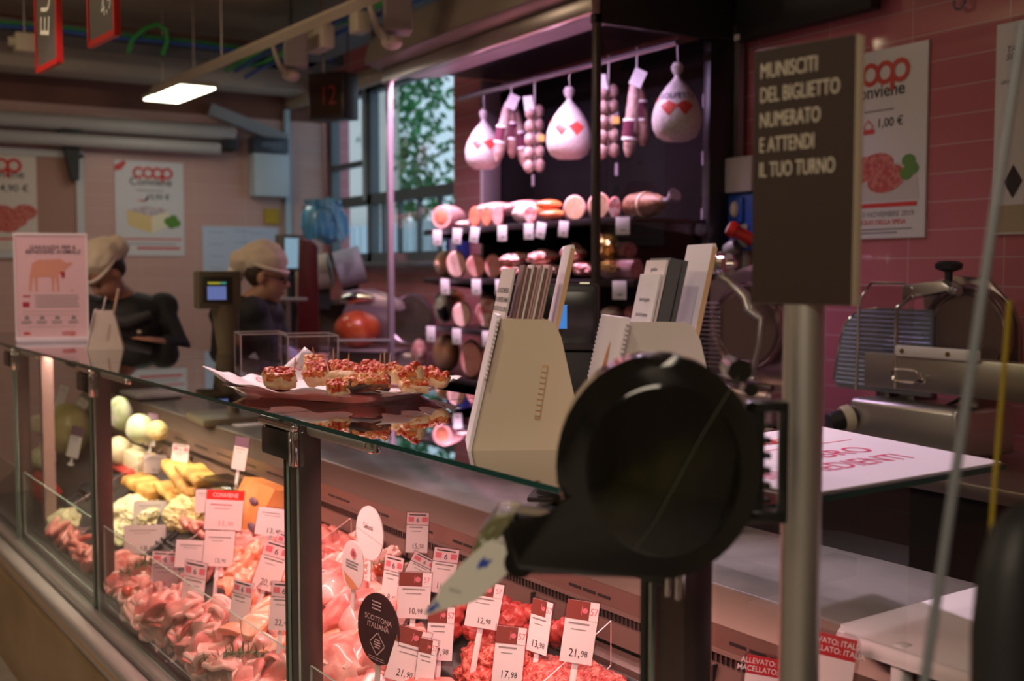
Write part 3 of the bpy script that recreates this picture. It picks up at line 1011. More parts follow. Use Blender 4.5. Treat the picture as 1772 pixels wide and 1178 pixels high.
MB().box((CX0 + 0.01, CY1 - 0.01, 1.72), (0.032, 0.03, 1.84), bev=0.003).build('front_post', M('post_mauve_alu', (0.42, 0.34, 0.40), 0.35, 0.5), cab)
MB().box((CX1 - 0.10, CY1 - 0.015, 1.70), (0.12, 0.03, 1.86), bev=0.003).build('rear_post', M('post_pale_alu', (0.34, 0.29, 0.32), 0.4, 0.4), cab)
for y in (CY0 + 0.003, CY1 - 0.003):
    MB().box(((CX0 + CX1) / 2, y, 1.70), (CX1 - CX0 - 0.08, 0.006, 1.80)).build('end_glass', gl, cab)
b = MB()
slot = M('rail_slot_white', (0.55, 0.48, 0.58), 0.4)
for y in (3.80, 4.44, 5.2):
    for z in (1.62, 1.80, 2.05, 2.30):
        b.box((CX1 - 0.038, y, z), (0.006, 0.018, 0.06))
b.build('shelf_rail_slots', slot, cab)
# rail
MB().cyl((3.05, CY0 + 0.02, 2.50), (3.05, CY1 - 0.02, 2.515), 0.014, n=14).build('hanging_rail', M('rail_steel', (0.55, 0.48, 0.55), 0.25, 0.9), cab)
SH = {1: 1.775, 2: 1.512, 3: 1.252, 4: 0.985}
shm = M('shelf_dark_metal', (0.05, 0.04, 0.045), 0.3, 0.6)
for k, z in SH.items():
    b = MB()
    b.box((3.08, mid_y, z - 0.008), (0.50, CY1 - CY0 - 0.04, 0.012))
    b.box((2.835, mid_y, z - 0.010), (0.014, CY1 - CY0 - 0.04, 0.03), bev=0.003)
    b.build('shelf', shm, cab)
for z in SH.values():
    for y in (CY0 + 0.06, CY1 - 0.06):
        MB().prism([(0, 0), (0.46, 0), (0.46, -0.07), (0.02, -0.015)], 0.004, T(2.85, y, z - 0.014)).build('shelf_bracket', shm, cab)


def face_cam(p):
    """z rotation that turns local -y towards the shopper's standpoint"""
    return math.atan2(-p[0], p[1])


# -- hams in white nets
netw = M('white_net_casing', (0.52, 0.46, 0.46), 0.42, col2=(0.62, 0.56, 0.55), scale=60, bump=0.5, bscale=150, coat=0.15)
PROF = [(0.0, 0.0), (0.055, 0.004), (0.085, 0.022), (0.101, 0.055), (0.105, 0.09), (0.101, 0.125), (0.088, 0.165), (0.068, 0.20),
        (0.047, 0.23), (0.027, 0.252), (0.014, 0.268), (0.011, 0.278), (0.022, 0.295), (0.026, 0.315), (0.016, 0.33), (0.0, 0.332)]


def prof_r(z):
    for (r0, z0), (r1, z1) in zip(PROF, PROF[1:]):
        if z0 <= z <= z1:
            return r0 + (r1 - r0) * (z - z0) / max(z1 - z0, 1e-6)
    return 0.02


def wrap(bm, off=0.0015):
    bmesh.ops.subdivide_edges(bm, edges=[e for e in bm.edges if e.calc_length() > 0.012], cuts=2, use_grid_fill=True)
    for v in bm.verts:
        r = prof_r(v.co.z) + off
        a = v.co.x / max(r, 0.03)
        v.co = Vector((r * math.sin(a), -r * math.cos(a), v.co.z))


def net_ham(px, py_t, py_b, lb, word):
    p = hit(px, py_t, 0, 3.05)
    q = hit(px, py_b, 0, 3.05)
    h = p.z - q.z
    s = h / 0.332
    t = thing('netted_ham', lb, 'ham', (3.05, p.y, q.z), face_cam(p), 'netted hams hanging from the cabinet rail')
    o = MB().lathe(PROF, n=36).build('casing', netw, t)
    mb = MB()
    mb.flat([(-0.14, 0.163), (0.14, 0.163), (0.14, 0.170), (-0.14, 0.170)])
    for x in (-0.036, 0.036):
        mb.flat([(x - 0.040, 0.142), (x, 0.163), (x + 0.040, 0.142), (x, 0.098)])
    for x in (-0.12, 0.12):
        mb.flat([(x - 0.03, 0.160), (x + 0.02, 0.185), (x + 0.03, 0.175), (x, 0.16)])
    wrap(mb.bm)
    mb.build('red_label', M('label_red', (0.55, 0.06, 0.05), 0.3), t)
    if word:
        mb = MB()
        text_into(mb, word, 0.034, Matrix.Rotation(PI / 2, 4, 'X') @ T(0, 0.172, 0), bold=0.02)
        for v in mb.bm.verts:
            v.co.y = 0
        wrap(mb.bm, 0.002)
        mb.build('lettering', M('navy_ink', (0.03, 0.03, 0.10), 0.4), t)
    b = MB()
    top = (2.512 - q.z) / s
    b.tube([(0, 0, 0.27), (0.005, 0, 0.31), (0.0, 0, top - 0.04), (0.004, 0, top - 0.012), (0, 0.012 / s, top + 0.016), (0, 0.022, top)], 0.003, 6)
    b.build('hook_cord', steel_d, t)
    t.scale = (s, s, s)


net_ham(837, 190, 293, 'white netted ham hanging nearest the window end of the rail', None)
net_ham(985, 150, 276, 'white netted ham hanging between two strings of small sausages', None)
net_ham(1172, 108, 245, 'largest white netted ham, behind the end glass beside the dark column', 'GOLFETTA')

sal_skin = M('salami_skin', (0.20, 0.09, 0.08), 0.45, col2=(0.34, 0.19, 0.17), scale=25, bump=0.3)
sal_skin2 = M('pale_salami_skin', (0.28, 0.16, 0.145), 0.5, col2=(0.42, 0.29, 0.26), scale=30, bump=0.3)
band_m = M('dark_wine_band', (0.10, 0.015, 0.04), 0.35)
tie_m = M('white_string', (0.7, 0.66, 0.62), 0.7)
tag_w = M('white_tag_card', (0.80, 0.76, 0.78), 0.5)


def salami_bunch(px, py_t, py_b, lb, dx):
    p, q = hit(px, py_t, 0, 3.05), hit(px, py_b, 0, 3.05)
    L = p.z - q.z
    t = thing('salami_bunch', lb, 'salami', (3.05, p.y, q.z), face_cam(p), 'salami bunches on the cabinet rail')
    n = len(dx)
    for i, (xo, l0, tl) in enumerate(dx):
        b = MB()
        pts, rr_ = [], []
        for k in range(11):
            u = k / 10
            pts.append((xo * (1 - 0.75 * u) + 0.006 * math.sin(3 * u + i), 0.022 * (i - 1) * 0.6, l0 + (L * 0.90 - l0) * u))
            rr_.append(0.033 * (math.sin(PI * min(1, 0.10 + u * 0.86)) ** 0.38))
        rr_[0] *= 0.5
        s_ = b.tube(pts, rr_, 14).build('salami', sal_skin if i % 2 else sal_skin2, t)
        m_ = MB()
        u0 = tl
        c0 = Vector((xo * (1 - 0.75 * u0), 0.022 * (i - 1) * 0.6, l0 + (L * 0.90 - l0) * u0))
        dirv = Vector((-xo * 0.75, 0, L * 0.90 - l0)).normalized()
        m_.cyl(c0 - dirv * 0.035, c0 + dirv * 0.035, 0.0345, n=16)
        m_.build('paper_band', band_m, s_)
        for sg in (-1, 1):
            MB().cyl(c0 + dirv * (0.040 * sg - 0.005), c0 + dirv * (0.040 * sg + 0.005), 0.0348, n=16).build('white_band_edge', tag_w, s_)
    MB().box((0.005, -0.035, L * 0.90), (0.055, 0.002, 0.075), rot=Matrix.Rotation(R(25), 3, 'Y')).build('hang_tag', tag_w, t)
    MB().tube([(0, 0, L * 0.88), (0, 0, L), (0, 0, 2.50 - q.z), (0, 0.014, 2.528 - q.z), (0, 0.022, 2.512 - q.z)], 0.0035, 6).build('string_loop', tie_m, t)


salami_bunch(885, 165, 290, 'bunch of three salamis with dark bands beside the ham at the window end', [(-0.075, 0.03, 0.45), (0.0, 0.05, 0.48), (0.07, 0.0, 0.42)])
salami_bunch(1102, 122, 272, 'pair of long salamis with dark bands behind the end glass', [(-0.035, 0.0, 0.35), (0.025, 0.05, 0.52)])


def sausage_string(px, py_t, py_b, lb, n=5):
    p, q = hit(px, py_t, 0, 3.05), hit(px, py_b, 0, 3.05)
    L = p.z - q.z
    t = thing('sausage_string', lb, 'sausages', (3.05, p.y, q.z), face_cam(p), 'strings of small sausages on the cabinet rail')
    for s_ in (-1, 1):
        for k in range(n):
            z = (k + 0.5 + (0.12 if s_ > 0 else 0)) * (L * 0.86) / n
            b = MB()
            b.blob((s_ * 0.026 * (1 - 0.25 * k / n), 0.01 * s_, z), (0.028, 0.028, L * 0.86 / n * 0.52), 0.06, 2.0, k + s_, 2)
            b.build('sausage', sal_skin2, t)
    MB().box((-0.03, -0.03, L * 0.89), (0.045, 0.002, 0.07), rot=Matrix.Rotation(R(-8), 3, 'Y')).build('hang_tag', tag_w, t)
    MB().box((0.035, -0.02, L * 0.45), (0.03, 0.002, 0.03)).build('yellow_label', M('yellow_label', (0.60, 0.38, 0.08), 0.5), t)
    MB().tube([(0, 0, 0.04), (0, 0, L), (0, 0, 2.50 - q.z), (0, 0.014, 2.528 - q.z), (0, 0.022, 2.512 - q.z)], 0.0035, 6).build('string_loop', tie_m, t)


sausage_string(925, 165, 300, 'string of small pale sausages between a salami bunch and a netted ham')
sausage_string(1053, 128, 275, 'string of small pale sausages just behind the dark front post')

# -- products on the shelves
pk = {
    'ham': M('cooked_ham_skin', (0.74, 0.36, 0.34), 0.45, col2=(0.80, 0.48, 0.42), scale=14),
    'hamcut': M('cooked_ham_cut', (0.78, 0.30, 0.28), 0.4, col2=(0.82, 0.42, 0.38), scale=18),
    'mort': M('mortadella_cut', (0.84, 0.58, 0.36), 0.45, col2=(0.88, 0.68, 0.48), scale=50, lo=0.5, hi=0.6),
    'mortskin': M('mortadella_skin', (0.76, 0.42, 0.42), 0.4),
    'pale': M('pale_pink_cut', (0.86, 0.56, 0.48), 0.4, col2=(0.88, 0.62, 0.54), scale=20),
    'redo': M('red_orange_cut', (0.66, 0.17, 0.09), 0.4, col2=(0.72, 0.26, 0.15), scale=30),
    'chor': M('chorizo_orange', (0.58, 0.10, 0.025), 0.3, col2=(0.66, 0.20, 0.06), scale=20, coat=0.3),
    'mould': M('white_mould_skin', (0.70, 0.60, 0.54), 0.7, col2=(0.50, 0.34, 0.30), scale=30, bump=0.4),
    'marb': M('marbled_meat', (0.55, 0.16, 0.16), 0.45, col2=(0.80, 0.55, 0.52), scale=28, lo=0.45, hi=0.58),
    'pancetta': M('pancetta', (0.50, 0.11, 0.09), 0.42, col2=(0.84, 0.62, 0.56), scale=16, lo=0.46, hi=0.56, stretch=(1, 1, 4)),
    'gold': M('gold_foil', (0.80, 0.52, 0.20), 0.25, 0.9, bump=1.0, bscale=25),
    'dark': M('dark_salami_skin', (0.20, 0.09, 0.11), 0.45, col2=(0.28, 0.15, 0.17), scale=20),
    'darkcut': M('salami_cut', (0.36, 0.06, 0.08), 0.45, col2=(0.50, 0.18, 0.18), scale=60),
    'netb': M('brown_netted_skin', (0.16, 0.055, 0.03), 0.5, col2=(0.34, 0.16, 0.08), scale=22, bump=0.6),
    'label': M('black_white_label', (0.75, 0.72, 0.70), 0.4, col2=(0.02, 0.02, 0.03), scale=9, lo=0.52, hi=0.54),
    'film': M('shiny_film', (0.45, 0.38, 0.45), 0.15, 0.3, bump=0.8, bscale=20),
}


def joint(px, sh, wpx, hpx, skin, cut, name, lb, cat, group, L=0.26, X=2.87, cutr=0.9, yaw=0.0, core=None, lift=0.0, tip=False):
    """a sausage or joint lying with its cut face towards the shopper; wpx x hpx is the size of the face in the photo"""
    p = hit(px, 470, 0, X)
    d = (p - Vector((0, 0, CAMH))).length
    rx, rz = wpx / 2 * d / FPX, hpx / 2 * d / FPX
    t = thing(name, lb, cat, (X, p.y, SH[sh] + rz + lift), face_cam(p) + R(yaw), group)
    m_ = Matrix.Translation((0, 0, 0)) @ Matrix.Rotation(-PI / 2, 4, 'X')
    prof = [(cutr * 0.985, 0.002), (cutr, 0.006), (0.97, 0.03), (1.0, 0.08), (1.0, L * 0.7), (0.85, L * 0.92), (0.45, L), (0.0, L * 1.02)]
    if tip:
        prof = [(0.0, -0.02), (0.25, -0.012), (0.6, 0.02), (0.95, 0.09), (1.0, L * 0.5), (0.8, L * 0.92), (0.4, L), (0, L * 1.02)]
    b = MB()
    b.lathe([(r, z) for r, z in prof], m_, 24, sx=rx, sy=rz)
    b.build('rind', skin, t)
    if not tip:
        q = MB().lathe([(0, -0.001), (cutr * 0.93, -0.001), (cutr * 0.985, 0.003)], m_, 24, sx=rx, sy=rz).build('cut_face', cut, t)
        if core:
            MB().lathe([(0, -0.003), (0.55, -0.003), (0.6, -0.001)], m_, 20, sx=rx, sy=rz).build('core', core, q)
    return t


G1, G2, G3, G4 = ('cured meats on the upper shelf', 'cured meats on the middle shelf', 'cured meats on the third shelf', 'cured meats on the low shelf')
joint(764, 1, 42, 44, pk['ham'], pk['ham'], 'ham_roll', 'pink ham roll with a red core at the window end of the upper shelf', 'meat', G1, core=pk['redo'], yaw=-22)
joint(793, 1, 28, 17, pk['mould'], pk['mould'], 'small_salami', 'small white-moulded salami lying at the front edge of the upper shelf', 'meat', G1, L=0.1, X=2.85, yaw=-40, tip=True)
joint(822, 1, 21, 38, pk['redo'], pk['redo'], 'meat_stick', 'red-orange oval meat stick, first of the three standing ends on the upper shelf', 'meat', G1, L=0.18)
joint(842, 1, 20, 38, pk['hamcut'], pk['redo'], 'meat_stick', 'dull red meat stick in the middle of the three standing ends on the upper shelf', 'meat', G1, L=0.2)
joint(861, 1, 21, 38, pk['hamcut'], pk['hamcut'], 'meat_stick', 'pinkish meat stick, last of the three standing ends before the mouldy salami', 'meat', G1, L=0.2)
joint(830, 1, 46, 24, pk['ham'], pk['ham'], 'ham_roll', 'pale pink roll lying on top behind the meat sticks', 'meat', G1, X=2.99, lift=0.075, yaw=-60, tip=True)
joint(892, 1, 38, 40, pk['mould'], pk['marb'], 'moulded_salami', 'speckled grey-pink moulded salami next to the three meat sticks', 'meat', G1, yaw=-35, tip=True, L=0.3)
joint(918, 1, 24, 34, pk['mould'], pk['marb'], 'moulded_salami', 'moulded salami with a red marbled cut end in front of the chorizo', 'meat', G1, yaw=-8, X=2.86)
joint(880, 1, 40, 26, pk['marb'], pk['marb'], 'marbled_roll', 'marbled roll lying behind the moulded salamis', 'meat', G1, X=3.02, lift=0.07, yaw=-60, tip=True)
slab_o = []
for px, py, w, h, lb, sd, X_ in ((950, 354, 46, 17, 'glossy orange-red chorizo lying uppermost beside the yellow rounds', 3, 2.90), (956, 371, 48, 16, 'darker chorizo lying below the uppermost chorizo on the shelf', 4, 2.88), (938, 364, 30, 18, 'short chorizo end poking out beside the moulded salami', 6, 2.93)):
    p = hit(px, py, 0, X_)
    d = (p - Vector((0, 0, CAMH))).length / FPX
    tag(MB().blob((0, 0, 0), (w * d / 2, 0.035, h * d / 2), 0.12, 1.6, sd, 3).build('chorizo_sausage', pk['chor'], loc=p, rot=(0, 0, face_cam(p))), lb, 'meat', G1)
joint(994, 1, 40, 46, pk['mortskin'], pk['mort'], 'mortadella', 'mortadella with yellowish cut face next to the chorizo', 'meat', G1, X=2.86)
joint(1036, 1, 40, 48, pk['mortskin'], pk['mort'], 'mortadella', 'mortadella with yellowish cut face half hidden by the dark post', 'meat', G1, X=2.86)
joint(1063, 1, 24, 40, pk['marb'], pk['marb'], 'marbled_ham', 'marbled ham end behind the post next to the mortadella', 'meat', G1, X=2.90)
# the netted ham that points to the end of the shelf with a film tip
p = hit(1118, 352, 0, 2.96)
t = thing('netted_ham', 'brown netted ham with a shiny film tip lying at the end of the upper shelf', 'meat', (2.96, p.y, SH[1] + 0.055), R(-90), G1)
b = MB()
b.tube([(-0.14, 0, 0), (-0.10, 0, 0), (-0.02, 0, 0.0), (0.07, 0, 0.0), (0.12, 0, 0.008)], [0.02, 0.050, 0.055, 0.045, 0.018], 18)
b.build('rind', pk['netb'], t)
b = MB()
b.tube([(0.11, 0, 0.008), (0.15, 0, 0.015), (0.19, 0, 0.035)], [0.014, 0.012, 0.03], 10)
b.build('film_tip', pk['film'], t)
MB().cyl((-0.005, 0, 0), (0.012, 0, 0), 0.0565, n=18).build('string_band', M('tan_string', (0.62, 0.42, 0.28), 0.6), t)

joint(760, 2, 40, 50, M('roast_ham_skin', (0.72, 0.36, 0.20), 0.4, col2=(0.84, 0.60, 0.48), scale=12), pk['ham'], 'roast_ham', 'roasted orange-brown ham at the window end of the middle shelf', 'meat', G2, yaw=-20, tip=True)
joint(790, 2, 36, 50, pk['ham'], pk['pale'], 'cooked_ham', 'cooked ham with a pale pink oval cut next to the roasted ham', 'meat', G2, X=2.85)
joint(824, 2, 36, 44, pk['ham'], pk['hamcut'], 'cooked_ham', 'cooked ham with a rosy cut, first of the rosy pair on the middle shelf', 'meat', G2)
joint(854, 2, 32, 44, pk['hamcut'], pk['hamcut'], 'cooked_ham', 'cooked ham with a deeper rosy cut beside the pancetta slabs', 'meat', G2, X=2.89)
joint(873, 2, 44, 12, white_p, white_p, 'wrapped_roll', 'white wrapped roll lying behind the rosy hams', 'meat', G2, X=3.02, lift=0.08, yaw=-50, tip=True)


def slab(px, py, w, h, m, lb, sh, seed, rot=0.0, X=2.90):
    p = hit(px, py, 0, X)
    d = (p - Vector((0, 0, CAMH))).length / FPX
    t = tag(MB().blob((0, 0, 0), (w * d / 2, 0.10, h * d / 2), 0.22, 2.2, seed, 3).build('pancetta_slab', m, loc=(X, p.y, p.z), rot=(0, R(rot), face_cam(p))), lb, 'meat', G2 if sh == 2 else G3)
    return t


slab(895, 449, 58, 24, pk['pancetta'], 'streaky pancetta slab lying next to the rosy hams', 2, 1, -8)
slab(888, 468, 46, 22, pk['pancetta'], 'lower pancetta slab resting directly on the middle shelf by the rosy hams', 2, 2, 0, 2.88)
slab(940, 446, 56, 30, pk['pancetta'], 'pancetta slab behind the fanned leaflets', 2, 3, -6)
slab(950, 469, 60, 22, pk['marb'], 'flat marbled piece under the pancetta behind the leaflets', 2, 4)
slab(992, 440, 46, 34, pk['pancetta'], 'thick pancetta slab before the dark post', 2, 5, -5)
slab(1012, 466, 44, 26, pk['marb'], 'marbled piece with a gold edge low beside the dark post', 2, 6)


def foil(px, py, w, h, lb, seed):
    p = hit(px, py, 0, 2.88)
    d = (p - Vector((0, 0, CAMH))).length / FPX
    tag(MB().blob((0, 0, 0), (w * d / 2, 0.09, h * d / 2), 0.45, 2.6, seed, 3, oct2=0.12).build('foil_wrapped_meat', pk['gold'], loc=p, rot=(0, 0, face_cam(p))), lb, 'meat', G2)


foil(1052, 425, 40, 46, 'tall gold foil wrapped joint behind the dark post', 4)
foil(1060, 462, 50, 26, 'low crumpled gold foil parcel on the middle shelf', 5)
joint(1090, 2, 34, 32, pk['dark'], pk['darkcut'], 'dark_salami', 'dark salami with dull red cut stacked on top beside the gold foil', 'meat', G2, lift=0.09, X=2.92, yaw=35)
joint(1103, 2, 32, 40, pk['dark'], pk['darkcut'], 'dark_salami', 'dark salami with dull red cut lying below at the shelf end', 'meat', G2, X=2.88, yaw=35)

joint(768, 3, 36, 60, pk['label'], pk['label'], 'labelled_ham', 'wrapped ham with black and white label at the window end of the third shelf', 'meat', G3, X=2.93, tip=True)
joint(782, 3, 44, 30, pk['gold'], pk['gold'], 'foil_wrapped_meat', 'shiny gold wrapped joint behind the labelled ham', 'meat', G3, X=3.03, lift=0.10, tip=True)
joint(799, 3, 34, 46, pk['ham'], pk['pale'], 'cooked_ham', 'cooked ham with smooth pale pink cut standing on the third shelf', 'meat', G3, X=2.85)
joint(845, 3, 46, 58, pk['marb'], pk['marb'], 'marbled_ham', 'tall marbled pressed ham next to the smooth pale ham', 'meat', G3, X=2.88)
joint(1060, 3, 42, 26, M('fatty_white_meat', (0.82, 0.68, 0.66), 0.45, col2=(0.70, 0.25, 0.22), scale=20, lo=0.55, hi=0.62), pk['pale'], 'white_joint', 'fatty white joint low behind the end glass', 'meat', G3, X=2.88, lift=0.08, tip=True)
joint(1098, 3, 38, 30, pk['darkcut'], pk['darkcut'], 'red_joint', 'dark red joint beside the fatty white joint', 'meat', G3, X=2.90, lift=0.08, tip=True)
joint(772, 4, 48, 70, M('peach_ham', (0.80, 0.36, 0.22), 0.42, col2=(0.84, 0.50, 0.38), scale=8), pk['pale'], 'cooked_ham', 'big peach-coloured ham on the low shelf', 'meat', G4, X=2.90, tip=True)
joint(815, 4, 40, 66, pk['ham'], pk['hamcut'], 'cooked_ham', 'pink ham next to the peach-coloured ham on the low shelf', 'meat', G4, X=2.88)
joint(725, 4, 30, 50, pk['marb'], pk['marb'], 'marbled_ham', 'marbled ham at the window end of the low shelf', 'meat', G4, X=2.92, tip=True)
joint(845, 4, 24, 60, pk['hamcut'], pk['marb'], 'marbled_ham', 'narrow marbled ham beside the pink ham on the low shelf', 'meat', G4, X=2.92)


def shelf_tag(px, sh, lb, w=19, h=27, dz=0.0, tilt=0.0):
    p = hit(px, 470, 0, 2.815)
    d = (p - Vector((0, 0, CAMH))).length / FPX
    w, h = w * d, h * d
    t = thing('price_tag', lb, 'price tag', (2.815, p.y, SH[sh] + dz), R(-90) + R(25), 'price tags clipped to the cabinet shelves')
    t.rotation_euler[1] = R(tilt)
    MB().box((0, 0, -h / 2), (w, 0.002, h), bev=0.0005).build('card', tag_w, t)
    mb = MB()
    bars(mb, T(0, -0.0015, 0), -w * 0.15, w * 0.35, -h * 0.80, 1, 0.01, h * 0.10, int(px))
    mb.build('price_print', grey_ink, t)
    MB().box((0, 0.006, -0.004), (w * 0.5, 0.012, 0.008)).build('clip', acryl_e, t)


for px, lb, ti in ((757, 'under the ham roll with the red core', 0), (792, 'under the small white-moulded salami', 5), (823, 'under the first red meat stick, bright and slanted', 10),
                   (869, 'under the speckled moulded salami', 0), (915, 'under the chorizo, partly overlapped by another tag', 0), (938, 'slanted, overlapping its neighbour below the chorizo', 12), (976, 'beneath the first mortadella', 6)):
    shelf_tag(px, 1, 'white price tag on the upper shelf ' + lb, tilt=ti)
shelf_tag(1077, 1, 'larger white price tag behind the end glass on the upper shelf', 27, 30)
for px, lb in ((770, 'under the roasted ham'), (824, 'under the rosy ham pair'), (865, 'under the pancetta slabs')):
    shelf_tag(px, 2, 'white price tag on the middle shelf ' + lb)
shelf_tag(1072, 2, 'white price tag behind the end glass on the middle shelf', 27, 32)
for px, lb in ((790, 'under the smooth pale ham'), (842, 'under the tall marbled ham'), (745, 'below the labelled ham at the shelf end')):
    shelf_tag(px, 3, 'white price tag on the third shelf ' + lb)

# blue dispenser box and dark red bit seen through the end of the cabinet
c = hit(718, 410, 0, 3.28)
t = thing('soap_dispenser', 'blue box with a white picture on the wall under the window', 'dispenser', (3.37, 6.15, 1.72), R(-90))
MB().box((0, 0, 0), (0.22, 0.06, 0.18), bev=0.01).build('housing', M('navy_plastic', (0.03, 0.05, 0.30), 0.4), t)
MB().box((0.0, -0.032, -0.01), (0.07, 0.004, 0.10)).build('picture', M('pale_violet', (0.5, 0.42, 0.55), 0.5), t)

# ------------------------------------------------------------------ the glass counter (built in its own axes: x across, y along)
ctr = thing('deli_counter', 'long glass-fronted refrigerated deli counter with steel posts and wood-look base', 'counter', (0, 0, 0), KA)
YP = [1.023, 2.167, 3.745, 4.95, 6.0]
ZT = 1.25
XB = 0.955
wood = M('wood_panel', (0.32, 0.215, 0.125), 0.5, col2=(0.24, 0.16, 0.085), scale=6, stretch=(6, 0.6, 1), lo=0.3, hi=0.7)
post_m = M('bronze_steel_post', (0.13, 0.095, 0.095), 0.34, 0.7)
rail_m = M('bumper_aluminium', (0.50, 0.47, 0.46), 0.38, 0.6)
stone = M('grey_marble', (0.16, 0.16, 0.155), 0.2, col2=(0.22, 0.22, 0.21), scale=5, detail=8)
steel_w = M('warm_steel_sheet', (0.26, 0.17, 0.145), 0.34, 0.6, bump=0.04, bscale=40, stretch=(1, 1, 20))
fascia = M('beige_steel_fascia', (0.12, 0.082, 0.062), 0.35, 0.4)
deck_m = M('dark_deck_sheet', (0.055, 0.045, 0.045), 0.4, 0.3)
YA, YB = 0.985, 5.95
YL = YB - YA
YM = (YA + YB) / 2
MB().box((1.29, YM, 0.1775), (0.884, YL, 0.355)).build('base_cabinet', wood, ctr)
MB().box((1.33, YM, 0.375), (0.74, YL, 0.15)).build('tub_body', deck_m, ctr)
b = MB()
b.box((0.889, YM, 0.393), (0.055, YL, 0.072), bev=0.016, seg=3)
b.build('lower_bumper_rail', rail_m, ctr)
MB().box((0.921, YM, 0.385), (0.012, YL, 0.05)).build('bumper_gap_shade', blk_m, ctr)  # black strip put between the rails as the shade of the gap
b = MB()
b.box((0.948, YM, 0.396), (0.044, YL, 0.085), bev=0.013, seg=3)
b.build('upper_bumper_rail', rail_m, ctr)
MB().tube([(0.8625, YA, 0.393), (0.8625, YB, 0.393)], 0.004, 6).build('bumper_insert', M('tan_insert', (0.42, 0.22, 0.08), 0.5), ctr)
# sloping deck and the steel steps behind it
b = MB()
b.prism([(0.965, 0.40), (0.965, 0.439), (0.98, 0.45), (1.42, 0.765), (1.42, 0.70)], YL, T(0, YA, 0))
b.build('display_deck', deck_m, ctr)
b = MB()
b.prism([(1.415, 0.70), (1.415, 0.775), (1.455, 0.785), (1.455, 0.70)], YL, T(0, YA, 0))
b.prism([(1.448, 0.795), (1.440, 0.800), (1.450, 0.838), (1.458, 0.838)], YL, T(0, YA, 0))
b.build('rear_steel_panel', steel_w, ctr)
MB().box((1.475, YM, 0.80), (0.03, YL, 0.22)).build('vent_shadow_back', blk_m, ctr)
b = MB()
b.box((1.463, YM, 0.885), (0.012, YL, 0.048))
b.prism([(1.45, 0.858), (1.468, 0.858), (1.468, 0.866), (1.452, 0.864)], YL, T(0, YA, 0))
b.build('slotted_panel', steel_w, ctr)
b = MB()
y = YA + 0.06
while y < YB - 0.1:
    for k in range(3):
        b.box((1.4565, y + 0.048 * k, 0.882), (0.002, 0.040, 0.006))
    y += 0.235
b.build('vent_slots', blk_m, ctr)
b = MB()
y = YA + 0.02
while y < YB:
    b.box((1.460, y, 0.847), (0.006, 0.005, 0.020))
    y += 0.0125
b.build('comb_vent', steel_d, ctr)
for y in (1.42, 1.98, 2.54, 3.10, 3.66, 4.22):
    MB().box((1.4435, y, 0.818), (0.012, 0.004, 0.04)).build('panel_joint', blk_m, ctr)
b = MB()
b.prism([(1.455, 0.91), (1.49, 0.965), (1.50, 0.965), (1.50, 0.91)], YL, T(0, YA, 0))
b.build('worktop_fascia', fascia, ctr)
MB().box((1.69, 3.07, 0.955), (0.40, 3.88, 0.03), bev=0.004).build('marble_worktop', stone, ctr)
MB().box((1.69, 3.0, 0.60), (0.36, 4.0, 0.68)).build('service_side_body', M('service_panel_dark', (0.05, 0.045, 0.045), 0.4), ctr)
# posts
for i, y in enumerate(YP):
    p_ = MB().box((0.985, y, 0.845), (0.05, 0.052, 0.79), bev=0.004).build('post', post_m, ctr)
    MB().box((0.972, y + 0.040, 0.82), (0.016, 0.010, 0.74)).build('chrome_edge_strip', chrome, p_)
    MB().box((0.968, y + 0.052, 0.82), (0.016, 0.008, 0.74)).build('rubber_seal', blk, p_)
    b = MB()
    b.box((0.958, y + 0.062, 1.186), (0.035, 0.145, 0.062), bev=0.008)
    h_ = b.build('glass_hinge', blk, ctr)
    b = MB()
    b.tube([(0.950, y - 0.025, 1.2275), (0.950, y + 0.145, 1.2275)], 0.0105, 14)
    b.build('hinge_rod', chrome, h_)
    MB().lathe([(0, 0.006), (0.004, 0.006), (0.0085, 0.003), (0.0105, 0)], Matrix.Translation((0.950, y - 0.026, 1.2275)) @ Matrix.Rotation(PI / 2, 4, 'X'), 14).build('hinge_screw', chrome, h_)
    b = MB()
    for dy in (-0.012, -0.030):
        b.box((0.948, y + dy, 1.182), (0.012, 0.007, 0.072), bev=0.002)
    b.build('hinge_bracket', chrome, h_)
    if i:
        a_ = MB().box((0.985, y - 0.155, 1.2215), (0.022, 0.26, 0.026), bev=0.009, seg=3).build('support_arm', M('pale_arm_alu', (0.60, 0.55, 0.55), 0.5, 0.4), ctr)
        MB().box((0.985, y - 0.300, 1.222), (0.012, 0.05, 0.026), bev=0.004).build('arm_end_plate', chrome, a_)
        MB().lathe([(0, 0.010), (0.005, 0.010), (0.012, 0.006), (0.014, 0)], Matrix.Translation((0.979, y - 0.305, 1.222)) @ Matrix.Rotation(-PI / 2, 4, 'Y'), 16).build('arm_screw', chrome, a_)


def pane(name, x0, x1, y0, y1, z0, z1, m_face, m_edge, parent):
    """sheet of glass: broad faces clear, the thin rim coloured"""
    b = MB()
    b.box(((x0 + x1) / 2, (y0 + y1) / 2, (z0 + z1) / 2), (abs(x1 - x0), abs(y1 - y0), abs(z1 - z0)))
    d = (abs(x1 - x0), abs(y1 - y0), abs(z1 - z0))
    thin = d.index(min(d))
    for f in b.bm.faces:
        f.normal_update()
        f.material_index = 0 if abs(f.normal[thin]) > 0.7 else 1
        f.smooth = False
    return b.build(name, [m_face, m_edge], parent)


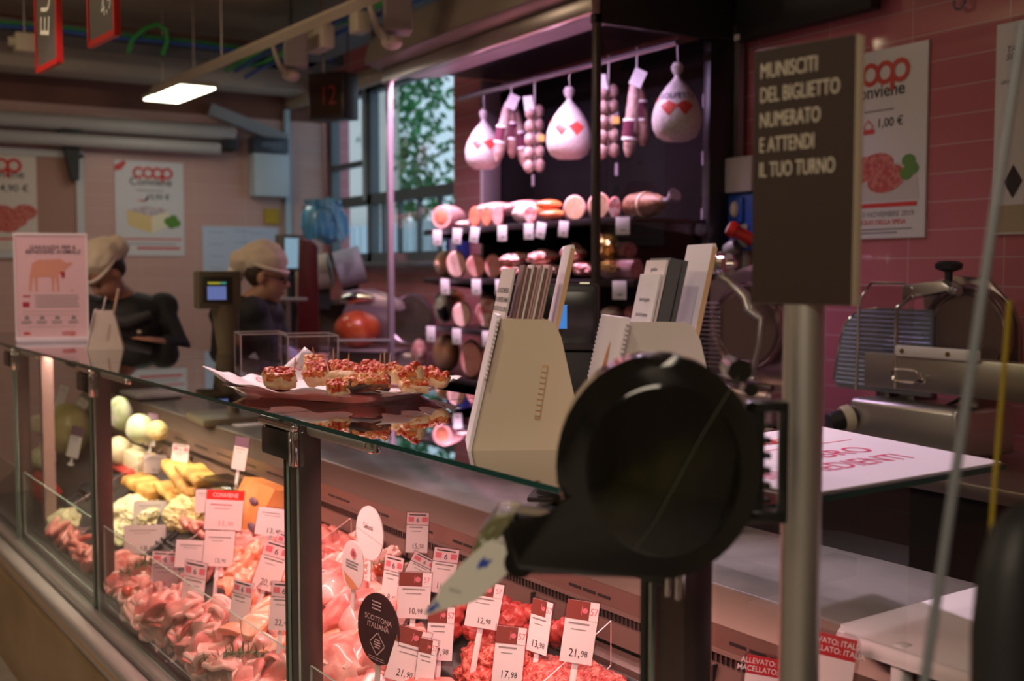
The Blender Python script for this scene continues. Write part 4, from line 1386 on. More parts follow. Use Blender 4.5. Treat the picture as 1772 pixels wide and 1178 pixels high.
pane('top_glass_pane', 0.938, 1.63, 0.978, 2.215, ZT - 0.009, ZT, gl_top, gl_edge, ctr)
pane('top_glass_pane', 0.938, 1.48, 2.221, 3.78, ZT - 0.009, ZT, gl_top, gl_edge, ctr)
pane('top_glass_pane', 0.938, 1.48, 3.786, 5.98, ZT - 0.009, ZT, gl_top, gl_edge, ctr)
for y0, y1 in zip(YP, YP[1:]):
    pane('front_glass_pane', XB, XB + 0.006, y0 + 0.03, y1 - 0.022, 0.44, 1.235, gl, gl_edge_l, ctr)
pane('end_glass_pane', 1.012, 1.40, 0.988, 0.994, 0.52, 1.238, gl, gl, ctr)
MB().box((1.46, 5.9, 1.10), (0.05, 0.04, 0.28)).build('rear_post', M('rosy_post', (0.40, 0.26, 0.25), 0.4, 0.4), ctr)
MB().box((1.06, 4.86, 0.87), (0.045, 0.045, 0.74)).build('rear_post', M('rosy_post', (0.40, 0.26, 0.25), 0.4, 0.4), ctr)
for y0, y1 in zip(YP, YP[1:]):
    pane('inner_barrier_pane', 0.972, 0.977, y0 + 0.04, y1 - 0.04, 0.47, 0.725, gl, gl_edge_l, ctr)
DV = [1.67, 2.80, 3.38, 4.40]
ac_div = glass('acrylic_divider', (0.93, 0.90, 0.91))
dedge = M('pink_acrylic_edge', (0.78, 0.56, 0.54), 0.2)
for y in DV:
    b = MB()
    b.prism([(1.03, 0.52), (1.03, 0.66), (1.41, 0.86), (1.41, 0.77)], 0.003, T(0, y, 0))
    for f in b.bm.faces:
        f.normal_update()
        f.material_index = 0 if abs(f.normal.y) > 0.7 else 1
    b.build('deck_divider', [ac_div, dedge], ctr)


SLOPE = math.atan2(0.315, 0.44)


def deck_z(x):
    return 0.45 + (x - 0.98) * (0.315 / 0.44)


# ------------------------------------------------------------------ trays on the deck
tray_m = M('anthracite_tray', (0.035, 0.033, 0.035), 0.35)


def on_deck(px, py, off=0.0):
    """where a line of sight meets the sloping deck, off metres above it (counter axes)"""
    d = ray(px, py)
    c, s_ = math.cos(KA), math.sin(KA)
    d = Vector((c * d.x + s_ * d.y, -s_ * d.x + c * d.y, d.z))
    k = 0.315 / 0.44
    t_ = (0.45 + off - k * 0.98 - CAMH) / (d.z - k * d.x)
    return Vector((0, 0, CAMH)) + d * t_


def deck_rot():
    return Matrix.Rotation(-SLOPE, 3, 'Y')


def deck_tray(x0, x1, y0, y1, lb):
    xc, yc = (x0 + x1) / 2, (y0 + y1) / 2
    w = (x1 - x0) / math.cos(SLOPE)
    t = thing('display_tray', lb, 'tray', K(xc, yc, deck_z(xc) + 0.004), KA, 'dark display trays on the sloping deck')
    t.rotation_euler = (Matrix.Rotation(KA, 3, 'Z') @ deck_rot()).to_euler()
    b = MB()
    b.box((0, 0, 0.003), (w, y1 - y0, 0.006), bev=0.002)
    b.build('tray_base', tray_m, t)
    b = MB()
    for s_ in (-1, 1):
        b.box((s_ * (w / 2 - 0.004), 0, 0.008), (0.008, y1 - y0, 0.014), bev=0.002)
        b.box((0, s_ * ((y1 - y0) / 2 - 0.004), 0.008), (w, 0.008, 0.014), bev=0.002)
    b.build('tray_rim', tray_m, t)


tray_rows = [(1.06, 1.50, 'minced beef by the counter end'), (1.52, 2.12, 'large pale meat joints'),
             (2.22, 2.62, 'broad orange-pink fillets behind the steel post'), (2.64, 3.32, 'heaped pink pork slices'), (3.34, 3.70, 'round pork medallions'), (3.80, 4.40, 'red sausages in the narrow bay'), (4.42, 4.90, 'salads at the counter end')]
for y0, y1, s_ in tray_rows:
    deck_tray(1.005, 1.195, y0, y1, 'dark display tray along the front glass carrying ' + s_)
tray_back = [(1.06, 1.66, 'minced meat under the tallest beef tag'), (1.68, 2.30, 'beef cubes'), (2.34, 2.78, 'pale pork ribs and herbs'), (2.82, 3.36, 'orange chicken chunks'), (3.40, 3.78, 'dark red sausages and the orange cheese'),
             (3.80, 4.22, 'white salad heaps'), (4.24, 4.62, 'flat yellow breads'), (4.64, 4.96, 'pale cheeses at the counter end')]
for y0, y1, s_ in tray_back:
    deck_tray(1.205, 1.405, y0, y1, 'dark display tray along the steel rear panel carrying ' + s_)

# ------------------------------------------------------------------ meat
pork = M('pork_meat', (0.62, 0.13, 0.115), 0.40, col2=(0.80, 0.36, 0.32), scale=18, lo=0.40, hi=0.66, coat=0.3, bump=0.25)
pork2 = M('pale_pork_meat', (0.72, 0.25, 0.22), 0.40, col2=(0.86, 0.48, 0.42), scale=16, coat=0.3, bump=0.25)
fat = M('white_fat', (0.84, 0.52, 0.46), 0.45, coat=0.2)
beef = M('beef_meat', (0.46, 0.03, 0.028), 0.38, col2=(0.62, 0.12, 0.10), scale=40, coat=0.35, bump=0.3)
mince_m = M('minced_meat', (0.52, 0.04, 0.032), 0.5, col2=(0.80, 0.24, 0.18), scale=85, lo=0.44, hi=0.60, bump=1.0, bscale=120, coat=0.2)
chick = M('orange_chicken', (0.80, 0.28, 0.15), 0.40, col2=(0.88, 0.50, 0.36), scale=20, coat=0.3, bump=0.25)
saus = M('fresh_sausage', (0.46, 0.08, 0.07), 0.35, col2=(0.62, 0.22, 0.18), scale=35, coat=0.35)


def proto_slice(seed, w=0.085, d=0.065, h=0.012, m=(pork, fat), wave=1.0):
    """limp slice with a fat rim along one side"""
    b = MB()

    def out(a):
        return 1 + 0.14 * math.sin(2 * a + seed) + 0.10 * math.sin(3 * a + seed * 2.1) + 0.05 * math.sin(5 * a + seed)

    def wz(x, y):
        return wave * (0.012 * math.sin(2.6 * x + seed) + 0.008 * math.sin(3.7 * y + 2 * seed) + 0.004 * math.sin(7 * x + 5 * y + seed))

    def fn(u, v):
        a = 2 * PI * u
        r = out(a) * math.sin(PI * v)
        x, y = r * math.cos(a), r * math.sin(a)
        z = h * math.copysign(abs(math.cos(PI * v)) ** 0.6, math.cos(PI * v)) + wz(x, y)
        return Vector((w * x, d * y, z))
    b.surf(fn, 30, 14, closed_u=True)
    o = b.build('meat_slice', m[0])
    b = MB()
    aa = [R(-50 + 12 * k) for k in range(17)]
    b.tube([(w * 0.97 * out(a) * math.cos(a), d * 0.97 * out(a) * math.sin(a), wz(0.97 * out(a) * math.cos(a), 0.97 * out(a) * math.sin(a))) for a in aa], [0.003] + [h * 0.8] * 15 + [0.003], 8)
    b.build('fat_rim', m[1], o)
    return o


def place(o, x, y, z, rot):
    o.location = K(x, y, z)
    o.rotation_euler = (Matrix.Rotation(KA, 3, 'Z') @ rot).to_euler()


def inside(p, poly):
    r_ = False
    for (x0, y0), (x1, y1) in zip(poly, poly[1:] + poly[:1]):
        if (y0 > p[1]) != (y1 > p[1]) and p[0] < (x1 - x0) * (p[1] - y0) / (y1 - y0) + x0:
            r_ = not r_
    return r_


def heap(protos, n, poly, off, lb, cat, group, name, tilt=22, seed=1, sc=(0.85, 1.2), spin=360, base=0.0, xr=(1.03, 1.40)):
    """things heaped on the deck over the patch whose outline is given; the last ones lie on top"""
    rr_ = random.Random(seed)
    xs, ys = [p[0] for p in poly], [p[1] for p in poly]
    first = set()
    i = 0
    while i < n:
        q = (rr_.uniform(min(xs), max(xs)), rr_.uniform(min(ys), max(ys)))
        if not inside(q, poly):
            continue
        h = off[0] + (off[1] - off[0]) * (i / n)
        p = on_deck(q[0], q[1], h)
        p.x = min(max(p.x, xr[0]), xr[1])
        src = protos[i % len(protos)]
        o = src if i % len(protos) not in first else dup(src)
        first.add(i % len(protos))
        o.name = name
        rot = deck_rot() @ Matrix.Rotation(R(rr_.uniform(-tilt, tilt)), 3, 'X') @ Matrix.Rotation(R(rr_.uniform(-tilt, tilt)), 3, 'Y') @ Matrix.Rotation(R(base + rr_.uniform(-spin / 2, spin / 2)), 3, 'Z')
        place(o, p.x, p.y, deck_z(p.x) + h, rot)
        s_ = rr_.uniform(*sc)
        o.scale = (s_, s_, s_)
        tag(o, lb, cat, group)
        i += 1


def proto_blob(seed, rad, m, amp=0.3, freq=1.6, sub=3, oct2=0.0, name='meat_piece'):
    return MB().blob((0, 0, 0), rad, amp, freq, seed, sub, oct2=oct2).build(name, m)


sl = [proto_slice(s_, w=0.075, d=0.060, h=0.010, m=(pork if s_ % 3 else pork2, fat), wave=1.3) for s_ in (1, 2, 3, 4, 5, 6)]
heap(sl, 84, [(215, 1090), (262, 1046), (330, 1030), (405, 1060), (470, 1090), (560, 1178), (600, 1290), (380, 1290), (300, 1185)], (0.022, 0.085),
     'raw pink pork slice in the big heap behind the front glass', 'meat slice', 'heap of raw pink pork slices', 'pork_slice', tilt=20, seed=4, sc=(0.8, 1.15))
sl = [proto_slice(s_, w=0.055, d=0.050, h=0.010, m=(pork if s_ % 2 else pork2, fat), wave=1.2) for s_ in (21, 22, 23)]
heap(sl, 40, [(196, 1060), (262, 1046), (420, 1178), (440, 1260), (300, 1185)], (0.018, 0.05),
     'raw pink pork slice at the foot of the big heap, close to the glass', 'meat slice', 'pork slices at the foot of the heap', 'pork_slice', tilt=24, seed=44, sc=(0.8, 1.1), xr=(1.02, 1.16))
sl = [proto_slice(s_, w=0.050, d=0.045, h=0.013, m=(pork, fat)) for s_ in (6, 7, 9)]
heap(sl, 20, [(192, 1045), (196, 1010), (250, 1000), (312, 1010), (330, 1032), (262, 1055)], (0.020, 0.06),
     'small round pork medallion on the tray by the second dark post', 'meat slice', 'round pork medallions', 'pork_medallion', tilt=25, seed=5)
jn = [proto_blob(11, (0.075, 0.10, 0.05), M('veal_pink', (0.66, 0.19, 0.16), 0.4, col2=(0.82, 0.42, 0.36), scale=14, coat=0.3, bump=0.3), 0.45), proto_blob(12, (0.08, 0.09, 0.05), pork, 0.45), proto_blob(13, (0.07, 0.09, 0.045), pork, 0.4), proto_slice(14, 0.10, 0.08, 0.022, (pork, fat))]
heap(jn, 22, [(552, 1040), (585, 1010), (640, 1040), (668, 1100), (740, 1180), (760, 1300), (600, 1300), (552, 1180)], (0.035, 0.10),
     'large raw meat joint heaped beside the steel post', 'meat', 'large raw meat joints', 'meat_joint', seed=8, xr=(1.07, 1.37))
cb = [proto_blob(20 + k, (0.021, 0.018, 0.016), beef, 0.3, 1.8, 3) for k in range(3)]
heap(cb, 84, [(770, 1100), (776, 1052), (850, 1036), (930, 1046), (990, 1078), (985, 1105), (900, 1105), (840, 1112)], (0.016, 0.075),
     'dark red beef cube in the heap by the rear steel panel', 'meat cube', 'heap of beef cubes', 'beef_cube', tilt=60, seed=9)
ck = [proto_blob(30 + k, (0.032, 0.025, 0.021), chick, 0.4, 1.8, 3) for k in range(3)]
heap(ck, 60, [(388, 1012), (396, 968), (432, 955), (500, 965), (545, 1000), (520, 1035), (430, 1040)], (0.020, 0.075),
     'orange-pink chicken chunk in the heap next to the steel post', 'meat chunk', 'heap of chicken chunks', 'chicken_chunk', tilt=50, seed=10)
fl = [proto_slice(s_, w=0.085, d=0.06, h=0.016, m=(chick, chick)) for s_ in (15, 17)]
heap(fl, 16, [(400, 1060), (440, 1035), (520, 1040), (600, 1110), (600, 1180), (530, 1150), (440, 1085)], (0.05, 0.10),
     'broad orange-pink meat fillet beside the chicken chunks', 'meat fillet', 'orange-pink fillets', 'meat_fillet', seed=12)


def mound(px, py, rx, ry, h, lb, seed, m=mince_m, nm='mince_mound', cat='minced meat', off=0.012, o2=0.10):
    o = MB().blob((0, 0, 0), (rx, ry, h), 0.22, 2.4, seed, 5, squash=-0.002, oct2=o2).build(nm, m)
    p = on_deck(px, py, off)
    p.x = min(max(p.x, 1.0 + rx), 1.415 - rx)
    place(o, p.x, p.y, deck_z(p.x) + off, deck_rot())
    tag(o, lb, cat)
    return o


mound(1075, 1150, 0.085, 0.15, 0.070, 'broad mound of minced beef near the counter end post', 41)
mound(870, 1165, 0.080, 0.13, 0.070, 'mound of minced beef below the stem of the 12,98 tag', 42)
mound(985, 1240, 0.10, 0.20, 0.075, 'long mound of minced beef in front of the other mounds', 43)
mound(1180, 1230, 0.09, 0.16, 0.060, 'mound of minced beef at the end glass', 44)


def sausage_proto(seed, L, r, m):
    b = MB()
    pts = [(0.012 * math.sin(2.2 * u + seed), L * (u - 0.5), 0.004 * math.cos(3 * u + seed)) for u in [k / 10 for k in range(11)]]
    b.tube(pts, [r * (0.45 if k in (0, 10) else 0.9 if k in (1, 9) else 1) for k in range(11)], 12)
    return b.build('sausage', m)


sp = [sausage_proto(k, 0.17, 0.014, saus) for k in range(3)]
heap(sp, 22, [(292, 915), (300, 900), (400, 888), (440, 920), (440, 945), (350, 925)], (0.016, 0.055), 'dark red raw sausage in the bundle below the orange cheese', 'sausage', 'bundle of dark red sausages', 'raw_sausage', tilt=8, seed=14, spin=40)
sp = [sausage_proto(k + 4, 0.10, 0.013, saus) for k in range(3)]
heap(sp, 26, [(62, 935), (80, 918), (150, 925), (152, 985), (120, 1000)], (0.018, 0.07), 'reddish raw sausage on the tray in the narrow bay between the dark posts', 'sausage', 'sausages in the narrow bay', 'raw_sausage', tilt=15, seed=15, spin=90)
sp = [sausage_proto(k + 8, 0.17, 0.019, saus) for k in range(3)]
heap(sp, 14, [(540, 925), (550, 900), (600, 915), (615, 950), (560, 955)], (0.02, 0.07), 'dark red sausage in the coil behind the round pinkish sign', 'sausage', 'dark sausages behind the round sign', 'raw_sausage', tilt=10, seed=16, spin=60)
ms = [proto_blob(60 + k, (0.05, 0.034, 0.03), pork, 0.3, 1.6, 3) for k in range(2)]
heap(ms, 9, [(195, 995), (200, 965), (262, 962), (270, 990)], (0.028, 0.05), 'rounded dark pink pork fillet on the tray by the second dark post', 'meat', 'pork fillets by the dark post', 'pork_fillet', seed=18)
ms = [proto_blob(64 + k, (0.045, 0.034, 0.03), pork, 0.3, 1.6, 3) for k in range(2)]
heap(ms, 6, [(105, 1000), (110, 975), (148, 975), (150, 1010)], (0.028, 0.04), 'rounded pink pork fillet in the narrow bay below the red sausages', 'meat', 'pork fillets in the narrow bay', 'pork_fillet', seed=28)
rb = [proto_slice(70 + k, w=0.09, d=0.026, h=0.012, m=(pork2, fat)) for k in range(2)]
heap(rb, 20, [(540, 1000), (548, 965), (600, 960), (660, 985), (670, 1010), (620, 1012)], (0.02, 0.055), 'long pale pork rib strip behind the leaf-shaped sign', 'meat strip', 'pale pork rib strips', 'pork_rib', tilt=8, seed=19, spin=80)
rb = [proto_slice(76 + k, w=0.085, d=0.030, h=0.010, m=(pork2, fat)) for k in range(2)]
heap(rb, 16, [(345, 975), (352, 945), (440, 935), (500, 940), (505, 965), (400, 962)], (0.018, 0.04), 'pale meat strip on the dark tray in front of the red sausages', 'meat strip', 'pale meat strips before the sausages', 'meat_strip', tilt=8, seed=29, spin=50)
tom = M('cherry_tomato', (0.62, 0.08, 0.03), 0.2, coat=0.4)
for i, (px, py, lb) in enumerate(((221, 1023, 'red cherry tomato lying on the pork medallions'), (658, 985, 'red cherry tomato among the pale pork ribs'))):
    p = on_deck(px, py, 0.075)
    o = MB().blob((0, 0, 0), (0.020, 0.020, 0.018), 0.03, 1, i, 3).build('cherry_tomato', tom, loc=K(p.x, p.y, p.z))
    tag(o, lb, 'tomato')
herb = M('rosemary_green', (0.10, 0.13, 0.05), 0.6, col2=(0.16, 0.17, 0.07), scale=30)


def sprig(px, py, off, L, ang, lb, seed, nm='rosemary_sprig', m=None, needle=0.03):
    rr_ = random.Random(seed)
    b = MB()
    b.tube([(-L / 2, 0, 0), (0, 0.01, 0.01), (L / 2, 0, 0)], [0.003, 0.0025, 0.001], 6)
    for k in range(110):
        u = rr_.random()
        a = rr_.uniform(0, 2 * PI)
        c = Vector((L * (u - 0.5), 0.01 * math.sin(PI * u), 0.01 * math.sin(PI * u)))
        d = Vector((0.5, math.cos(a), math.sin(a))).normalized() * needle
        b.tube([c, c + d], [0.0018, 0.0006], 4)
    o = b.build(nm, m or herb)
    p = on_deck(px, py, off)
    place(o, p.x, p.y, p.z, deck_rot() @ Matrix.Rotation(R(ang), 3, 'Z'))
    tag(o, lb, 'herb')


sprig(412, 1138, 0.105, 0.26, -62, 'rosemary sprig lying across the pork slice heap', 1)
sprig(240, 985, 0.075, 0.16, -50, 'green herb sprig on the pork fillets by the dark post', 2, 'herb_sprig')
sprig(655, 988, 0.06, 0.16, -55, 'green herb sprig on the pale pork ribs', 3, 'herb_sprig', M('chive_green', (0.12, 0.28, 0.06), 0.5), 0.02)

# salads, breads and cheeses in the far bays
salad = M('white_salad', (0.72, 0.66, 0.46), 0.5, col2=(0.60, 0.56, 0.28), scale=60, bump=0.8, bscale=80)
salad_y = M('creamy_yellow_salad', (0.78, 0.68, 0.36), 0.5, col2=(0.66, 0.54, 0.22), scale=55, bump=0.8, bscale=80)
salad_g = M('pale_green_salad', (0.46, 0.50, 0.24), 0.5, col2=(0.68, 0.68, 0.48), scale=40, bump=0.7)
bread = M('yellow_flat_bread', (0.46, 0.22, 0.04), 0.6, col2=(0.70, 0.46, 0.13), scale=14, bump=0.3)
cheese_o = M('orange_cheese', (0.72, 0.30, 0.08), 0.45, col2=(0.80, 0.42, 0.16), scale=8)
cheese_g = M('yellow_green_rind', (0.40, 0.34, 0.09), 0.4, col2=(0.60, 0.54, 0.26), scale=6, coat=0.3)
cream_m = M('cream_cheese', (0.76, 0.68, 0.46), 0.5, col2=(0.66, 0.56, 0.34), scale=10)
mound(325, 893, 0.075, 0.15, 0.065, 'heap of creamy yellow salad behind the 15,90 tag', 51, salad_y, 'salad_heap', 'salad')
mound(238, 892, 0.085, 0.19, 0.065, 'heap of greenish white salad beside the dark post', 52, salad, 'salad_heap', 'salad')
mound(215, 922, 0.06, 0.12, 0.040, 'low heap of green salad beneath the white one by the dark post', 53, salad_g, 'salad_heap', 'salad')
mound(110, 905, 0.07, 0.14, 0.040, 'low heap of pale salad in the narrow bay above the red sausages', 54, salad, 'salad_heap', 'salad')
for i, (px, py, L, rz_, h, ang, tx, lb) in enumerate(((255, 842, 0.24, 0.055, 0.030, 2, 0, 'long yellow flat bread lying next to the dark post'), (330, 822, 0.22, 0.055, 0.020, 14, 0.03, 'yellow flat bread leaning across the others'),
                                                (352, 838, 0.17, 0.05, 0.018, -10, 0, 'thin yellow flat bread at the end of the bread row'), (300, 852, 0.15, 0.045, 0.016, 8, 0, 'small flat bread crust in front of the bread row'),
                                                (360, 808, 0.15, 0.05, 0.02, 6, 0.06, 'flat bread topping the row beside the salad tub'))):
    p = on_deck(px, py, 0.04 + tx)
    b = MB()
    b.box((0, 0, 0), (rz_ * 2, L * 1.5, h * 1.5), bev=h * 0.5, seg=3)
    bmesh.ops.subdivide_edges(b.bm, edges=[e for e in b.bm.edges if e.calc_length() > 0.03], cuts=5, use_grid_fill=True)
    for v in b.bm.verts:
        v.co += noise.noise_vector(v.co * 16 + Vector((i * 5.0, 0, 0))) * 0.010
    o = b.build('flat_bread', bread)
    place(o, min(p.x, 1.36), p.y, deck_z(min(p.x, 1.36)) + 0.04 + tx, Matrix.Rotation(R(ang), 3, 'X'))
    tag(o, lb, 'bread')
p = on_deck(432, 842, 0.05)
t = thing('salad_tub', 'clear plastic tub of creamy salad beside the orange cheese', 'tub', K(1.36, p.y, deck_z(1.36) + 0.02), KA)
MB().blob((0, 0, 0.035), (0.05, 0.15, 0.04), 0.2, 2.4, 91, 4, oct2=0.08).build('salad', salad_y, t)
b = MB()
b.prism(rrect(0.11, 0.09, 0.02, 4, 0, 0.05), 0.34, T(0, -0.17, 0))
b.build('tub_wall', glass('tub_plastic', (0.85, 0.85, 0.80)), t)
MB().box((0, 0, 0.098), (0.115, 0.345, 0.006), bev=0.002).build('tub_lid_rim', glass('tub_plastic', (0.85, 0.85, 0.80)), t)
p = on_deck(472, 905, 0.0)
t = thing('orange_cheese', 'orange cheese wedge with dark oval stamps next to the salad tub', 'cheese', K(1.36, p.y, deck_z(1.36)), KA)
b = MB()
b.prism([(-0.055, 0), (0.05, 0.03), (0.05, 0.155), (-0.01, 0.165), (-0.055, 0.09)], 0.26, T(0, -0.13, 0), bev=0.018)
b.build('cheese_body', cheese_o, t)
st = MB()
for y, x, z in ((-0.05, -0.046, 0.115), (0.05, -0.060, 0.06), (-0.07, -0.06, 0.04)):
    st.blob((x, y, z), (0.008, 0.032, 0.014), 0, sub=2)
st.build('oval_stamp', M('violet_stamp', (0.14, 0.08, 0.12), 0.5), t)
for i, (px, py, rad, mm, nm, lb, xp) in enumerate(((122, 805, (0.10, 0.13, 0.125), cheese_g, 'round_cheese', 'big round yellow-green cheese between the two dark posts', 1.30),
                                              (208, 715, (0.05, 0.08, 0.075), M('leafy_green', (0.34, 0.42, 0.22), 0.5, col2=(0.62, 0.62, 0.56), scale=14), 'wrapped_cheese', 'greenish wrapped cheese beside the dark post under the worktop edge', 1.37),
                                              (243, 742, (0.055, 0.09, 0.06), M('white_wrap', (0.66, 0.66, 0.52), 0.4, col2=(0.50, 0.60, 0.34), scale=8), 'wrapped_cheese', 'white and green wrapped cheese next to the greenish one', 1.37),
                                              (206, 780, (0.05, 0.09, 0.06), cream_m, 'cheese_block', 'cream cheese piece below the wrapped cheeses', 1.33),
                                              (272, 745, (0.04, 0.06, 0.04), salad_y, 'cheese_block', 'small yellow cheese at the end of the wrapped ones', 1.37),
                                              (75, 800, (0.05, 0.09, 0.06), cream_m, 'cheese_block', 'cream cheese block behind the rosy post', 1.36),
                                              (78, 845, (0.06, 0.08, 0.06), salad_g, 'cheese_block', 'pale green-yellow cheese block below the cream one', 1.20),
                                              (112, 708, (0.045, 0.07, 0.035), cream_m, 'cheese_block', 'small cream cheese topping the pale cheese round', 1.38),
                                              (18, 730, (0.06, 0.12, 0.09), cream_m, 'cheese_block', 'large cream cheese at the open end of the counter', 1.36))):
    p = hitk(px, py, 0, xp)
    o = MB().blob((0, 0, 0), rad, 0.10, 1.3, 100 + i, 4).build(nm, mm)
    p.y = min(p.y, 5.75)
    z_ = max(p.z, deck_z(xp) + rad[2])
    if i == 5:
        z_ = deck_z(xp) + rad[2]
    if i == 7:                          # rests on the pale cheese round
        p = hitk(110, 722, 0, 1.36)
        xp, z_ = 1.33, p.z + 0.030
        p.y += 0.1
    place(o, xp, p.y, z_, Matrix.Identity(3))
    tag(o, lb, 'cheese')
# stacked supports under the cheeses that stand higher
for i, (px, py, w, lb) in enumerate(((230, 775, 0.42, 'pale slab of cheese under the wrapped cheeses'), (110, 742, 0.30, 'dark-labelled pale slab of cheese at the counter end'))):
    p = hitk(px, py, 0, 1.37)
    zb = deck_z(1.37)
    o = MB().box((0, 0, 0), (0.09, w, max(0.03, p.z - zb)), bev=0.01).build('cheese_slab', cream_m)
    place(o, 1.37, p.y, (p.z + zb) / 2, Matrix.Identity(3))
    tag(o, lb, 'cheese')
p = hitk(110, 722, 0, 1.36)
o = MB().lathe([(0, 0), (0.10, 0), (0.105, 0.01), (0.105, 0.06), (0.10, 0.07), (0, 0.07)], n=32).build('cheese_round', cream_m)
place(o, 1.33, p.y + 0.1, p.z - 0.07, Matrix.Identity(3))
tag(o, 'pale cheese round under the small cream cheese at the counter end', 'cheese')
p = hitk(230, 805, 0, 1.36)
o = MB().box((0, 0, 0), (0.08, 0.30, 0.03), bev=0.01).build('red_pack', M('red_wrap', (0.45, 0.05, 0.04), 0.35))
place(o, 1.34, p.y, deck_z(1.34) + 0.03, deck_rot())
tag(o, 'red wrapped pack lying between the cheeses and the flat breads', 'pack')
p = on_deck(75, 910, 0.0)
o = MB().box((0, 0, 0), (0.10, 0.30, 0.08), bev=0.01).build('red_crate', M('red_crate_plastic', (0.42, 0.03, 0.02), 0.35))
place(o, 1.10, 5.2, deck_z(1.10) + 0.06, deck_rot())
tag(o, 'red plastic box low at the open end of the counter', 'box')

# ------------------------------------------------------------------ price tags in the counter
tag_paper = M('tag_paper', (0.80, 0.74, 0.74), 0.45)
pink_head = M('pink_tag_head', (0.74, 0.58, 0.60), 0.45)
clear_h = glass('clear_tag_holder', (0.86, 0.80, 0.82))
wine_h = M('wine_tag_head', (0.22, 0.05, 0.04), 0.35)
rose_ink = M('rose_ink', (0.66, 0.16, 0.20), 0.5)
vio_h = M('violet_tag_head', (0.18, 0.10, 0.16), 0.4)


def price_card(px, y0, y1, wpx, xpl, style, price, lb, yaw=0.0, roll=0.0, stem=True):
    c = hitk(px, (y0 + y1) / 2, 0, xpl)
    wc = K(c.x, c.y, c.z)
    d = (wc - Vector((0, 0, CAMH))).length / FPX
    ck_ = max(0.5, math.cos(R(yaw)))
    w, h = wpx * d / ck_, (y1 - y0) * d
    t = thing('price_tag', lb, 'price tag', wc, 0, 'price tags standing in the glass counter')
    t.rotation_euler = (R(-8), R(roll), face_cam(wc) + R(yaw))
    MB().box((0, 0, 0), (w, 0.0014, h)).build('card', tag_paper, t)
    MB().box((0, 0.0016, -0.004), (w + 0.006, 0.0012, h + 0.014)).build('clear_holder', clear_h, t)
    e = -0.0012
    hz = h * 0.5
    if style in ('wine', 'pink', 'conv', 'vio'):
        hh = 0.30 * h if style != 'conv' else 0.24 * h
        hm = {'wine': wine_h, 'pink': pink_head, 'conv': M('bright_red_head', (0.80, 0.03, 0.02), 0.4), 'vio': vio_h}[style]
        hd = MB()
        hd.box((0, e * 0.6, hz - hh / 2), (w, 0.0008, hh))
        hd = hd.build('header', hm, t)
        mb = MB()
        if style == 'wine':
            mb.flat([(w * 0.22, hz - hh), (w * 0.5, hz - hh), (w * 0.5, hz), (w * 0.22, hz)], T(0, e * 1.2, 0))
            mb.m(1)
            ring_into(mb, T(0, e * 1.3, 0), w * 0.08, hz - hh * 0.5, w * 0.085, 0.0, 0, 360, 14)
            mb.flat([(-w * 0.03, hz - hh * 0.75), (-w * 0.01, hz - hh * 0.75), (-w * 0.01, hz - hh * 0.2), (-w * 0.03, hz - hh * 0.2)], T(0, e * 1.3, 0))
            text_into(mb, '57', hh * 0.55, TX(w * 0.36, e * 1.4, hz - hh * 0.7), squeeze=0.8)
            mb.build('header_print', [tag_paper, rose_ink], hd)
        elif style == 'pink':
            for k in (-0.3, 0.32):
                mb.flat([((k - 0.13) * w, hz - hh * 0.75), ((k + 0.13) * w, hz - hh * 0.75), ((k + 0.13) * w, hz - hh * 0.35), ((k - 0.13) * w, hz - hh * 0.35)], T(0, e * 1.2, 0))
            mb.m(1)
            bars(mb, T(0, e * 1.2, 0), -0.4 * w, 0.4 * w, hz - hh * 0.22, 1, 1, hh * 0.1, 1)
            text_into(mb, '6', hh * 0.55, TX(0, e * 1.2, hz - hh * 0.8), bold=0.02)
            mb.flat([(-w / 2, hz - hh - 0.0012), (w / 2, hz - hh - 0.0012), (w / 2, hz - hh), (-w / 2, hz - hh)], T(0, e * 1.2, 0))
            mb.build('header_print', [rose_ink, ink], hd)
        elif style == 'conv':
            text_into(mb, 'CONVIENE', hh * 0.62, TX(0, e * 1.3, hz - hh * 0.72), squeeze=0.88, bold=0.01)
            mb.build('header_lettering', tag_paper, hd)
    zb = 0.12 * h if style != 'plain' else 0.3 * h
    mb = MB()
    bars(mb, T(0, e, 0), -0.38 * w, 0.38 * w, zb, 1, 1, h * 0.028, int(px), 0.3)
    bars(mb, T(0, e, 0), -0.28 * w, 0.26 * w, zb - 0.09 * h, 1, 1, h * 0.016, int(px) + 1, 0.3)
    mb.build('small_print', grey_ink if style != 'conv' else rose_ink, t)
    if price:
        mb = MB()
        a_, c_ = price.split(',')
        text_into(mb, a_ + ',', 0.19 * h if w < h else 0.26 * h, TX(0.10 * w, e, -0.40 * h), align='RIGHT', squeeze=0.8 if w < h * 0.9 else 1.0)
        text_into(mb, c_, 0.145 * h if w < h else 0.2 * h, TX(0.12 * w, e, -0.385 * h), align='LEFT', squeeze=0.8 if w < h * 0.9 else 1.0)
        mb.build('price_lettering', ink if style != 'conv' else rose_ink, t)
    if stem:
        zb_ = deck_z(c.x) - c.z
        L = -h / 2 - zb_ + 0.0
        if L > 0.02:
            L = min(L, 0.14)
            s_ = MB().box((0, 0.004, -h / 2 - L / 2), (0.012, 0.005, L), bev=0.001).build('clip_stem', white_p, t)
            MB().box((0, 0.004, -h / 2 - L), (0.026, 0.02, 0.014), bev=0.003).build('clip_foot', white_p, s_)
    return t


